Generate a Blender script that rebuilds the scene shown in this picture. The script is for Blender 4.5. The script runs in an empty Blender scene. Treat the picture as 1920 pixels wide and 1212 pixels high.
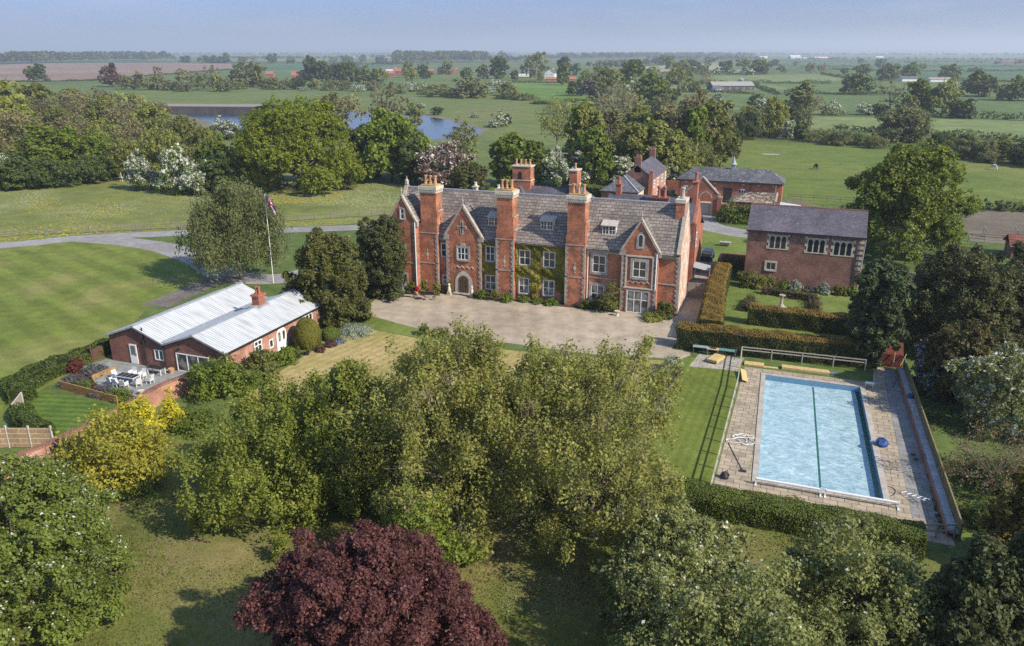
import bpy, math, random
import numpy as np
from mathutils import Vector, Matrix
R = math.radians
sc = bpy.context.scene
# ---------------------------------------------------------------- camera, sky, sun
CAMX, CAMY, CAMH = 13.282, -91.749, 30.0
FPX, PITCH, HEAD = 1493.0, math.atan(510 / 1493.0), 20.5
cd = bpy.data.cameras.new('camera'); cam = bpy.data.objects.new('camera', cd)
sc.collection.objects.link(cam)
cd.sensor_fit = 'HORIZONTAL'; cd.sensor_width = 36.0; cd.lens = 36.0 * FPX / 1920
cd.clip_start = 0.5; cd.clip_end = 90000
cam.location = (CAMX, CAMY, CAMH)
cam.rotation_euler = (R(90) - PITCH, 0, R(HEAD))
sc.camera = cam

HAZE = 0.00019
SUN_EL, SUN_AZ = 37.0, -13.0          # azimuth measured from +X (to the right along the manor's front)
w = bpy.data.worlds.new('World'); sc.world = w; w.use_nodes = True
nt = w.node_tree; nt.nodes.clear()
out = nt.nodes.new('ShaderNodeOutputWorld'); bg = nt.nodes.new('ShaderNodeBackground')
sky = nt.nodes.new('ShaderNodeTexSky'); sky.sky_type = 'NISHITA'; sky.sun_disc = False
sky.sun_elevation = R(SUN_EL); sky.sun_rotation = R(90 - SUN_AZ)
sky.altitude = 0; sky.air_density = 1.0; sky.dust_density = 0.5; sky.ozone_density = 2.0
tc = nt.nodes.new('ShaderNodeTexCoord'); mp = nt.nodes.new('ShaderNodeMapping')
mp.inputs['Scale'].default_value = (1.6, 1.6, 14.0)
cn = nt.nodes.new('ShaderNodeTexNoise'); cn.inputs['Scale'].default_value = 3.2; cn.inputs['Detail'].default_value = 7; cn.inputs['Roughness'].default_value = .62
cr_ = nt.nodes.new('ShaderNodeMapRange'); cr_.inputs['From Min'].default_value = .46; cr_.inputs['From Max'].default_value = .80
cr_.inputs['To Min'].default_value = 0; cr_.inputs['To Max'].default_value = .30
tint = nt.nodes.new('ShaderNodeMix'); tint.data_type = 'RGBA'; tint.blend_type = 'MULTIPLY'; tint.inputs['Factor'].default_value = 1.0
tint.inputs['B'].default_value = (0.64, 0.76, 1.0, 1)
cm = nt.nodes.new('ShaderNodeMix'); cm.data_type = 'RGBA'; cm.inputs['B'].default_value = (3.2, 3.5, 4.6, 1)
L = nt.links.new
sx = nt.nodes.new('ShaderNodeSeparateXYZ'); L(tc.outputs['Generated'], sx.inputs[0]); el = nt.nodes.new('ShaderNodeMapRange'); el.interpolation_type = 'SMOOTHSTEP'
el.inputs['From Min'].default_value = .0; el.inputs['From Max'].default_value = .40; L(sx.outputs['Z'], el.inputs['Value'])
tl = nt.nodes.new('ShaderNodeMix'); tl.data_type = 'RGBA'; tl.inputs['A'].default_value = (.215, .27, .53, 1); tl.inputs['B'].default_value = (.82, .92, 1.02, 1); L(el.outputs['Result'], tl.inputs['Factor']); L(tl.outputs['Result'], tint.inputs['B'])
L(tc.outputs['Generated'], mp.inputs['Vector']); L(mp.outputs['Vector'], cn.inputs['Vector'])
L(cn.outputs['Fac'], cr_.inputs['Value']); L(sky.outputs['Color'], tint.inputs['A'])
L(tint.outputs['Result'], cm.inputs['A']); L(cr_.outputs['Result'], cm.inputs['Factor'])
L(cm.outputs['Result'], bg.inputs['Color']); bg.inputs['Strength'].default_value = 0.15
L(bg.outputs['Background'], out.inputs['Surface'])
sd = bpy.data.lights.new('sun', 'SUN'); sd.energy = 4.7; sd.angle = R(0.6); sd.color = (1, .92, .78)
so = bpy.data.objects.new('sun', sd); sc.collection.objects.link(so)
e, a = R(SUN_EL), R(SUN_AZ)
so.rotation_euler = Vector((math.cos(e) * math.cos(a), math.cos(e) * math.sin(a), math.sin(e))).to_track_quat('Z', 'Y').to_euler()
so.location = (60, -40, 60)
sc.view_settings.view_transform = 'Standard'; sc.view_settings.look = 'None'
sc.view_settings.exposure = 0.55; sc.view_settings.gamma = 1.0
sc.cycles.max_bounces = 7; sc.cycles.transparent_max_bounces = 8; sc.cycles.volume_bounces = 0
sc.cycles.diffuse_bounces = 5; sc.cycles.glossy_bounces = 2; sc.cycles.transmission_bounces = 3
sc.cycles.caustics_reflective = False; sc.cycles.caustics_refractive = False
sc.cycles.use_denoising = False

# ---------------------------------------------------------------- surveying helpers
ch, sh = math.cos(R(HEAD)), math.sin(R(HEAD))
def at(px, py, z=0.0):
    """point of the level z under this sight line (the survey used to lay the place out)"""
    a_, b_ = px - 960.0, py - 606.0
    f = FPX * math.cos(PITCH) - b_ * math.sin(PITCH); dz = -FPX * math.sin(PITCH) - b_ * math.cos(PITCH)
    t = (z - CAMH) / dz
    X, Y = a_ * t, f * t
    return (CAMX + X * ch - Y * sh, CAMY + X * sh + Y * ch)
def depth(x, y):
    return (y - CAMY) * ch - (x - CAMX) * sh
def top_of(x, y, py):
    """height above ground at (x,y) whose row in the view is py"""
    Y = depth(x, y); lo, hi = -20.0, 70.0
    for _ in range(40):
        m = (lo + hi) / 2; dz = m - CAMH
        d = Y * math.cos(PITCH) - dz * math.sin(PITCH); v = Y * math.sin(PITCH) + dz * math.cos(PITCH)
        if 606 - FPX * v / d > py: lo = m
        else: hi = m
    return lo
def mpp(x, y):
    return math.hypot(depth(x, y), CAMH) / FPX     # metres per photo pixel

# ---------------------------------------------------------------- objects
COL = sc.collection
def tag(o, label=None, cat=None, group=None, kind=None):
    if label: o['label'] = label
    if cat: o['category'] = cat
    if group: o['group'] = group
    if kind: o['kind'] = kind
    return o
def empty(name, loc, label, cat, group=None, rz=0):
    o = bpy.data.objects.new(name, None); COL.objects.link(o)
    o.location = loc; o.rotation_euler = (0, 0, rz); o.empty_display_size = .3
    return tag(o, label, cat, group)
def link(name, me, parent=None):
    o = bpy.data.objects.new(name, me); COL.objects.link(o)
    if parent is not None: o.parent = parent
    return o
def copy_tree(o, parent=None):
    c = o.copy(); COL.objects.link(c)
    if parent is not None: c.parent = parent
    for k in list(o.children): copy_tree(k, c)
    return c
class MB:
    def __init__(s): s.v = []; s.f = []; s.m = []
    def poly(s, pts, mi=0):
        b = len(s.v); s.v += [tuple(p) for p in pts]; s.f.append(tuple(range(b, b + len(pts)))); s.m.append(mi); return s
    def box(s, x0, y0, z0, x1, y1, z1, mi=0):
        b = len(s.v)
        s.v += [(x0, y0, z0), (x1, y0, z0), (x1, y1, z0), (x0, y1, z0), (x0, y0, z1), (x1, y0, z1), (x1, y1, z1), (x0, y1, z1)]
        for q in ((0, 3, 2, 1), (4, 5, 6, 7), (0, 1, 5, 4), (1, 2, 6, 5), (2, 3, 7, 6), (3, 0, 4, 7)):
            s.f.append(tuple(b + i for i in q)); s.m.append(mi)
        return s
    def bar(s, p, q, w_, h_=None, mi=0):
        p = Vector(p); q = Vector(q); h_ = h_ or w_; d = (q - p).normalized()
        u = d.cross(Vector((0, 0, 1)))
        if u.length < 1e-3: u = Vector((1, 0, 0))
        u.normalize(); n = u.cross(d); b = len(s.v)
        for c in (p, q):
            for a_, b_ in ((-1, -1), (1, -1), (1, 1), (-1, 1)): s.v.append(tuple(c + u * a_ * w_ / 2 + n * b_ * h_ / 2))
        for q_ in ((0, 1, 2, 3), (7, 6, 5, 4), (0, 4, 5, 1), (1, 5, 6, 2), (2, 6, 7, 3), (3, 7, 4, 0)):
            s.f.append(tuple(b + i for i in q_)); s.m.append(mi)
        return s
    def tube(s, pts, rs, n=6, mi=0, cap=True):
        pts = [Vector(p) for p in pts]
        if not hasattr(rs, '__len__'): rs = [rs] * len(pts)
        rings = []
        for i, p in enumerate(pts):
            d = (pts[min(i + 1, len(pts) - 1)] - pts[max(i - 1, 0)])
            d = d.normalized() if d.length > 1e-6 else Vector((0, 0, 1))
            u = d.cross(Vector((0, 1, .1))); u.normalize(); v_ = d.cross(u); b = len(s.v)
            for k in range(n):
                t = 2 * math.pi * k / n; s.v.append(tuple(p + (u * math.cos(t) + v_ * math.sin(t)) * rs[i]))
            rings.append(b)
        for a_, b in zip(rings, rings[1:]):
            for k in range(n):
                s.f.append((a_ + k, a_ + (k + 1) % n, b + (k + 1) % n, b + k)); s.m.append(mi)
        if cap:
            s.f.append(tuple(rings[0] + k for k in range(n))); s.m.append(mi)
            s.f.append(tuple(rings[-1] + k for k in range(n))); s.m.append(mi)
        return s
    def lathe(s, c, prof, n=10, mi=0):
        rings = []
        for r, z in prof:
            b = len(s.v)
            for k in range(n):
                t = 2 * math.pi * k / n; s.v.append((c[0] + r * math.cos(t), c[1] + r * math.sin(t), c[2] + z))
            rings.append(b)
        for a_, b in zip(rings, rings[1:]):
            for k in range(n): s.f.append((a_ + k, a_ + (k + 1) % n, b + (k + 1) % n, b + k)); s.m.append(mi)
        s.f.append(tuple(rings[0] + k for k in range(n))); s.m.append(mi)
        s.f.append(tuple(rings[-1] + k for k in range(n))); s.m.append(mi)
        return s
    def build(s, name, mats, parent=None, smooth=False):
        me = bpy.data.meshes.new(name); me.from_pydata(s.v, [], s.f)
        if not isinstance(mats, (list, tuple)): mats = [mats]
        for m_ in mats: me.materials.append(m_)
        if len(mats) > 1: me.polygons.foreach_set('material_index', s.m)
        if smooth: me.polygons.foreach_set('use_smooth', [True] * len(s.f))
        me.update()
        o = link(name, me)
        if parent is not None:
            o.parent = parent; o.location = -parent.location if parent.type == 'EMPTY' and parent.rotation_euler.z == 0 and parent.parent is None else (0, 0, 0)
        return o

# ---------------------------------------------------------------- materials
MATS = {}
def nodes(name, rough=.8, spec=.3):
    m_ = bpy.data.materials.new(name); m_.use_nodes = True; n = m_.node_tree
    b = n.nodes['Principled BSDF']; b.inputs['Roughness'].default_value = rough; b.inputs['Specular IOR Level'].default_value = spec
    return m_, n, b
def c4(c): return (c[0], c[1], c[2], 1)
def N(n, t, **kw):
    x = n.nodes.new(t)
    for k, v_ in kw.items():
        k2 = k.replace('_', ' ')
        if k2 in x.inputs: x.inputs[k2].default_value = v_
        else: setattr(x, k, v_)
    return x
def ramp(n, stops):
    r_ = n.nodes.new('ShaderNodeValToRGB'); el = r_.color_ramp.elements
    while len(el) < len(stops): el.new(.5)
    for e_, (p, c) in zip(el, stops): e_.position = p; e_.color = c4(c)
    return r_
def mixc(n, fac, a_, b_, mode='MIX'):
    x = n.nodes.new('ShaderNodeMix'); x.data_type = 'RGBA'; x.blend_type = mode
    for k, v_ in (('Factor', fac), ('A', a_), ('B', b_)):
        if isinstance(v_, bpy.types.NodeSocket): n.links.new(v_, x.inputs[k])
        elif k == 'Factor': x.inputs[k].default_value = v_
        else: x.inputs[k].default_value = c4(v_)
    return x.outputs['Result']
def plain(name, c, rough=.7, spec=.3, metal=0, var=.12, scale=3.0):
    if name in MATS: return MATS[name]
    m_, n, b = nodes(name, rough, spec); b.inputs['Metallic'].default_value = metal
    t = N(n, 'ShaderNodeTexCoord'); z = N(n, 'ShaderNodeTexNoise', Scale=scale, Detail=5.0)
    n.links.new(t.outputs['Object'], z.inputs['Vector'])
    r_ = ramp(n, [(.3, [k * (1 - var) for k in c]), (.7, [min(1, k * (1 + var)) for k in c])])
    n.links.new(z.outputs['Fac'], r_.inputs['Fac']); n.links.new(r_.outputs['Color'], b.inputs['Base Color'])
    MATS[name] = m_; return m_
def bricky(name, c1, c2, mortar, bw, bh, axis='xy', var=.5, rough=.85, ms=.012, patch=None, pscale=.25, zs=1.0, bump=.3, msm=.1):
    """coursed masonry or slates, laid in courses along `axis`"""
    if name in MATS: return MATS[name]
    m_, n, b = nodes(name, rough, .25)
    t = N(n, 'ShaderNodeTexCoord'); s = N(n, 'ShaderNodeSeparateXYZ'); n.links.new(t.outputs['Object'], s.inputs[0])
    cb = N(n, 'ShaderNodeCombineXYZ')
    if axis == 'xy':
        ad = N(n, 'ShaderNodeMath', operation='ADD'); n.links.new(s.outputs['X'], ad.inputs[0]); n.links.new(s.outputs['Y'], ad.inputs[1]); n.links.new(ad.outputs[0], cb.inputs['X'])
    else: n.links.new(s.outputs[axis.upper()], cb.inputs['X'])
    mz = N(n, 'ShaderNodeMath', operation='MULTIPLY'); mz.inputs[1].default_value = zs
    n.links.new(s.outputs['Z'], mz.inputs[0]); n.links.new(mz.outputs[0], cb.inputs['Y'])
    bt = N(n, 'ShaderNodeTexBrick', Scale=1.0, Mortar_Size=ms, Mortar_Smooth=msm, Bias=0.0, Brick_Width=bw, Row_Height=bh)
    bt.inputs['Color1'].default_value = c4(c1); bt.inputs['Color2'].default_value = c4(c2); bt.inputs['Mortar'].default_value = c4(mortar)
    n.links.new(cb.outputs[0], bt.inputs['Vector'])
    z1 = N(n, 'ShaderNodeTexNoise', Scale=pscale, Detail=8.0, Roughness=.65); n.links.new(t.outputs['Object'], z1.inputs['Vector'])
    r1 = ramp(n, [(.35, (1 - var,) * 3), (.65, (1 + var * .6,) * 3)]); n.links.new(z1.outputs['Fac'], r1.inputs['Fac'])
    col = mixc(n, 1.0, bt.outputs['Color'], r1.outputs['Color'], 'MULTIPLY')
    z2 = N(n, 'ShaderNodeTexNoise', Scale=5.0, Detail=4.0); n.links.new(cb.outputs[0], z2.inputs['Vector'])
    r2 = ramp(n, [(.3, (.72,) * 3), (.7, (1.25,) * 3)]); n.links.new(z2.outputs['Fac'], r2.inputs['Fac'])
    col = mixc(n, .8, col, r2.outputs['Color'], 'MULTIPLY')
    if patch:
        z3 = N(n, 'ShaderNodeTexNoise', Scale=patch[1], Detail=8.0, Roughness=.7); n.links.new(t.outputs['Object'], z3.inputs['Vector'])
        r3 = ramp(n, [(patch[2], (0,) * 3), (patch[2] + .08, (patch[3],) * 3)]); n.links.new(z3.outputs['Fac'], r3.inputs['Fac'])
        col = mixc(n, r3.outputs['Color'], col, patch[0])
    n.links.new(col, b.inputs['Base Color'])
    bp = N(n, 'ShaderNodeBump', Strength=bump, Distance=.02); n.links.new(bt.outputs['Fac'], bp.inputs['Height']); bp.invert = True
    n.links.new(bp.outputs[0], b.inputs['Normal'])
    MATS[name] = m_; return m_
def turf(name, c1, c2, c3=None, patch=.05, stripes=None, dots=None, fine=6.0, rough=.9, streak=None):
    """grass/soil sheet: broad patches, fine mottling, optional mowing stripes (angle, width, amount) and flower flecks"""
    m_, n, b = nodes(name, rough, .15)
    t = N(n, 'ShaderNodeTexCoord'); V_ = t.outputs['Object']
    za = N(n, 'ShaderNodeTexNoise', Scale=patch, Detail=6.0, Roughness=.6, Distortion=.6); n.links.new(V_, za.inputs['Vector'])
    ra = ramp(n, [(.35, c1), (.62, c2)] if c3 is None else [(.3, c1), (.5, c2), (.66, c3)]); n.links.new(za.outputs['Fac'], ra.inputs['Fac'])
    zb = N(n, 'ShaderNodeTexNoise', Scale=fine, Detail=5.0, Roughness=.7); n.links.new(V_, zb.inputs['Vector'])
    rb = ramp(n, [(.3, (.68,) * 3), (.7, (1.3,) * 3)]); n.links.new(zb.outputs['Fac'], rb.inputs['Fac'])
    col = mixc(n, 1.0, ra.outputs['Color'], rb.outputs['Color'], 'MULTIPLY')
    zc = N(n, 'ShaderNodeTexNoise', Scale=patch * 9, Detail=5.0, Roughness=.6); n.links.new(V_, zc.inputs['Vector'])
    rc = ramp(n, [(.3, (.8,) * 3), (.7, (1.18,) * 3)]); n.links.new(zc.outputs['Fac'], rc.inputs['Fac'])
    col = mixc(n, 1.0, col, rc.outputs['Color'], 'MULTIPLY')
    if stripes:
        mpp_ = N(n, 'ShaderNodeMapping'); mpp_.inputs['Rotation'].default_value = (0, 0, R(stripes[0]))
        wv = N(n, 'ShaderNodeTexWave', wave_type='RINGS' if len(stripes) > 4 else 'BANDS', rings_direction='Z', Scale=.314 / stripes[1], Distortion=stripes[3] if len(stripes) > 3 else 1.2, Detail=2.0, Detail_Scale=.25)
        if len(stripes) > 4: mpp_.inputs['Location'].default_value = (-stripes[4][0], -stripes[4][1], 0); mpp_.inputs['Rotation'].default_value = (0, 0, 0)
        n.links.new(V_, mpp_.inputs['Vector']); n.links.new(mpp_.outputs[0], wv.inputs['Vector'])
        rs = ramp(n, [(.25, (1 - stripes[2],) * 3), (.75, (1 + stripes[2],) * 3)]); n.links.new(wv.outputs['Fac'], rs.inputs['Fac'])
        col = mixc(n, 1.0, col, rs.outputs['Color'], 'MULTIPLY')
    for d in (dots or []):   # (color, patch scale, threshold, fleck scale, amount)
        z1 = N(n, 'ShaderNodeTexNoise', Scale=d[1], Detail=3.0); n.links.new(V_, z1.inputs['Vector'])
        r1 = ramp(n, [(d[2], (0,) * 3), (d[2] + .12, (1,) * 3)]); n.links.new(z1.outputs['Fac'], r1.inputs['Fac'])
        z2 = N(n, 'ShaderNodeTexNoise', Scale=d[3], Detail=2.0); n.links.new(V_, z2.inputs['Vector'])
        r2 = ramp(n, [(d[4], (0,) * 3), (d[4] + .08, (1,) * 3)]); n.links.new(z2.outputs['Fac'], r2.inputs['Fac'])
        mm = N(n, 'ShaderNodeMath', operation='MULTIPLY'); n.links.new(r1.outputs['Color'], mm.inputs[0]); n.links.new(r2.outputs['Color'], mm.inputs[1])
        col = mixc(n, mm.outputs[0], col, d[0])
    n.links.new(col, b.inputs['Base Color'])
    bp = N(n, 'ShaderNodeBump', Strength=.5, Distance=.05); n.links.new(zb.outputs['Fac'], bp.inputs['Height']); n.links.new(bp.outputs[0], b.inputs['Normal'])
    MATS[name] = m_; return m_
def leafm(name, c1, c2, c3=None, trans=.25, ovar=.25, rough=.55, big=.35, tip=None):
    """leaf material: tint per leaf, clump-scale variation, variation from tree to tree; tip = colour of growth facing up"""
    m_, n, b = nodes(name, rough, .25)
    up_ = lambda c: (c[0] * 1.60, c[1] * 1.36, c[2] * 1.35) if max(c) < .3 else c
    c1, c2, c3 = up_(c1), up_(c2), up_(c3) if c3 else None; trans = trans + .17
    at_ = N(n, 'ShaderNodeAttribute', attribute_name='tint')
    r_ = ramp(n, [(0, c1), (1, c2)] if c3 is None else [(0, c1), (.55, c2), (1, c3)]); n.links.new(at_.outputs['Fac'], r_.inputs['Fac'])
    oi = N(n, 'ShaderNodeObjectInfo')
    r2 = ramp(n, [(0, (1 - ovar, 1 - ovar, 1 - ovar)), (.5, (1, 1, 1)), (1, (1 + ovar * .9, 1 + ovar, 1 + ovar * .2))]); n.links.new(oi.outputs['Random'], r2.inputs['Fac'])
    col = mixc(n, 1.0, r_.outputs['Color'], r2.outputs['Color'], 'MULTIPLY')
    t = N(n, 'ShaderNodeTexCoord'); z = N(n, 'ShaderNodeTexNoise', Scale=big, Detail=3.0); n.links.new(t.outputs['Object'], z.inputs['Vector'])
    r3 = ramp(n, [(.3, (.75, .78, .8)), (.7, (1.2, 1.2, 1.1))]); n.links.new(z.outputs['Fac'], r3.inputs['Fac'])
    col = mixc(n, 1.0, col, r3.outputs['Color'], 'MULTIPLY')
    n.links.new(col, b.inputs['Base Color'])
    tr = N(n, 'ShaderNodeBsdfTranslucent'); n.links.new(col, tr.inputs['Color'])
    mx = N(n, 'ShaderNodeMixShader'); mx.inputs[0].default_value = trans
    n.links.new(b.outputs[0], mx.inputs[1]); n.links.new(tr.outputs[0], mx.inputs[2])
    n.links.new(mx.outputs[0], n.nodes['Material Output'].inputs['Surface'])
    MATS[name] = m_; return m_

brick = bricky('brick_manor', (.52, .165, .072), (.36, .11, .055), (.34, .22, .15), .23, .08, var=.42, pscale=.8, patch=((.16, .085, .06), .55, .52, .6))
brick_gable = bricky('brick_gable_painted_glare', (.56, .33, .23), (.48, .25, .17), (.6, .5, .4), .23, .08, var=.25, pscale=.9, patch=((.66, .56, .46), .9, .50, .8))  # gable brick and its patches paled to paint in the sun's glare
brick_pale = bricky('pale_brick_sun_tint', (.42, .17, .11), (.36, .13, .085), (.42, .30, .22), .23, .08, var=.35, pscale=.6, patch=((.47, .36, .28), .8, .54, .8))  # pinkish garden wall brick; on side walls a sunlit copy, light in the colour
brick_old = bricky('brick_old', (.25, .10, .07), (.19, .075, .055), (.33, .25, .20), .25, .085, var=.35, pscale=.6, patch=((.36, .30, .25), 1.3, .6, .6))
brick_dark = bricky('brick_annex', (.24, .085, .055), (.17, .06, .042), (.30, .18, .13), .23, .08, var=.3, pscale=.9)
brick_stable = bricky('brick_stable', (.40, .12, .065), (.31, .09, .055), (.33, .2, .14), .23, .08, var=.3, pscale=.6)
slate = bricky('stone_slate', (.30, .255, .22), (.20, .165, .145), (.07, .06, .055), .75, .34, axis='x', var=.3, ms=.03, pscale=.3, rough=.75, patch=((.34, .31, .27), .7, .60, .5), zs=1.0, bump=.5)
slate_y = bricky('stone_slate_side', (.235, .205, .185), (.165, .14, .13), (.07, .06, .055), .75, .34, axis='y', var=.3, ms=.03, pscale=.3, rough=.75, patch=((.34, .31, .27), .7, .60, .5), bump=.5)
slate_b = bricky('blue_slate', (.135, .12, .145), (.10, .09, .11), (.05, .045, .05), .35, .14, axis='x', var=.3, ms=.012, pscale=.35, rough=.6, patch=((.30, .28, .27), 2.5, .6, .6))
slate_by = bricky('blue_slate_side', (.135, .12, .145), (.10, .09, .11), (.05, .045, .05), .35, .14, axis='y', var=.3, ms=.012, pscale=.35, rough=.6, patch=((.30, .28, .27), 2.5, .6, .6))
slate_g = bricky('lichen_slate', (.13, .13, .145), (.095, .095, .108), (.05, .05, .055), .4, .16, axis='x', var=.35, ms=.012, pscale=.5, rough=.7, patch=((.38, .37, .34), 1.8, .57, .75))
slate_gy = bricky('lichen_slate_side', (.13, .13, .145), (.095, .095, .108), (.05, .05, .055), .4, .16, axis='y', var=.35, ms=.012, pscale=.5, rough=.7, patch=((.38, .37, .34), 1.8, .57, .75))
pantile = bricky('red_pantile', (.26, .10, .07), (.20, .08, .055), (.12, .04, .03), .3, .3, axis='x', var=.25, ms=.04)
stone = plain('dressed_stone', (.36, .31, .25), .85, .2, var=.25, scale=2.5)
stone_d = plain('grey_stone', (.34, .30, .26), .9, .2, var=.3, scale=2.0)
cream = plain('cream_stone', (.50, .45, .36), .85, .2, var=.2, scale=3)
terracotta = plain('terracotta', (.42, .24, .13), .8, .2, var=.35, scale=5)
redpot = plain('red_clay', (.32, .11, .075), .7, .3, var=.2, scale=5)
white = plain('white_paint', (.80, .80, .78), .5, .4, var=.04)
lead = plain('lead', (.30, .31, .33), .5, .5, var=.2)
black_iron = plain('black_iron', (.02, .02, .022), .5, .5)
wood = plain('weathered_wood', (.30, .25, .20), .85, .2, var=.25, scale=8)
wood_new = plain('new_timber', (.52, .38, .17), .7, .3, var=.2, scale=4)
wood_warm = plain('sleeper_wood', (.30, .15, .06), .75, .3, var=.3, scale=4)
wood_door = plain('oak_door', (.10, .055, .035), .7, .3, var=.3, scale=6)
bark = plain('bark', (.10, .078, .058), .95, .1, var=.35, scale=4)
bark_l = plain('pale_bark', (.20, .165, .13), .95, .1, var=.35, scale=4)
m_, n, b = nodes('window_glass', .08, .8); oi = N(n, 'ShaderNodeObjectInfo'); r_ = ramp(n, [(0, (.015, .018, .02)), (.45, (.05, .05, .05)), (.75, (.04, .045, .05)), (1, (.20, .19, .17))]); n.links.new(oi.outputs['Random'], r_.inputs['Fac']); n.links.new(r_.outputs['Color'], b.inputs['Base Color']); glass = m_
m_, n, b = nodes('curtained_glass', .25, .6)
t = N(n, 'ShaderNodeTexCoord'); z = N(n, 'ShaderNodeTexNoise', Scale=1.1, Detail=2.0); n.links.new(t.outputs['Object'], z.inputs['Vector'])
r_ = ramp(n, [(.42, (.035, .035, .035)), (.55, (.22, .21, .19))]); n.links.new(z.outputs['Fac'], r_.inputs['Fac']); n.links.new(r_.outputs['Color'], b.inputs['Base Color']); glass_c = m_
# ---------------------------------------------------------------- foliage
def npmesh(name, V4, mats, tint=None, mi=None, nv=4):
    """mesh from an (n, nv, 3) array of separate faces"""
    n_ = len(V4); me = bpy.data.meshes.new(name)
    me.vertices.add(n_ * nv); me.vertices.foreach_set('co', np.ascontiguousarray(V4, dtype=np.float32).ravel())
    me.loops.add(n_ * nv); me.loops.foreach_set('vertex_index', np.arange(n_ * nv, dtype=np.int32))
    me.polygons.add(n_); me.polygons.foreach_set('loop_start', np.arange(0, n_ * nv, nv, dtype=np.int32))
    for m_ in (mats if isinstance(mats, (list, tuple)) else [mats]): me.materials.append(m_)
    if mi is not None: me.polygons.foreach_set('material_index', np.asarray(mi, dtype=np.int32))
    if tint is not None:
        at_ = me.attributes.new('tint', 'FLOAT', 'FACE'); at_.data.foreach_set('value', np.asarray(tint, dtype=np.float32))
    me.update(calc_edges=True); return me
def unit(a_): return a_ / np.maximum(np.linalg.norm(a_, axis=1, keepdims=True), 1e-6)
def leaf_quads(rng, P, Nn, size, long=1.5, droop=0.0):
    """diamond-shaped leaves at P facing Nn"""
    n_ = len(P); r_ = unit(rng.normal(size=(n_, 3)))
    t_ = unit(np.cross(Nn, r_))
    if droop: t_ = unit(t_ * (1 - droop) + np.array([0, 0, -1.0]) * droop); Nn = unit(Nn - t_ * np.sum(Nn * t_, axis=1, keepdims=True))
    b_ = np.cross(Nn, t_); s = (size * rng.uniform(.45, 1.5, (n_, 1)))
    return np.stack([P + t_ * s * long / 2, P + b_ * s / 2, P - t_ * s * long / 2, P - b_ * s / 2], axis=1)
def sph(rng, n_, zmin=-1.0):
    z_ = rng.uniform(zmin, 1, n_); t_ = rng.uniform(0, 2 * math.pi, n_); r_ = np.sqrt(1 - z_ * z_)
    return np.stack([r_ * np.cos(t_), r_ * np.sin(t_), z_], axis=1)
PROF = {
 'round': lambda t: np.sqrt(np.clip(1 - ((t - .42) / .60) ** 2, 0.02, 1)),
 'dome': lambda t: np.sqrt(np.clip(1 - ((t - .22) / .80) ** 2, 0.02, 1)),
 'cone': lambda t: np.clip(1.05 - t, .05, 1) ** .8 * np.clip(t * 6 + .5, 0, 1),
 'egg': lambda t: np.sqrt(np.clip(1 - ((t - .36) / .66) ** 2, .02, 1)) * (1 - .25 * t),
 'column': lambda t: np.clip(.75 + .25 * np.sin(t * 3.1), 0, 1) * np.clip((1.02 - t) * 6, .1, 1),
 'vase': lambda t: np.clip(.35 + .9 * t, 0, 1) * np.sqrt(np.clip(1 - ((t - .6) / .42) ** 2 * (t > .6), .02, 1)),
}
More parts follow.
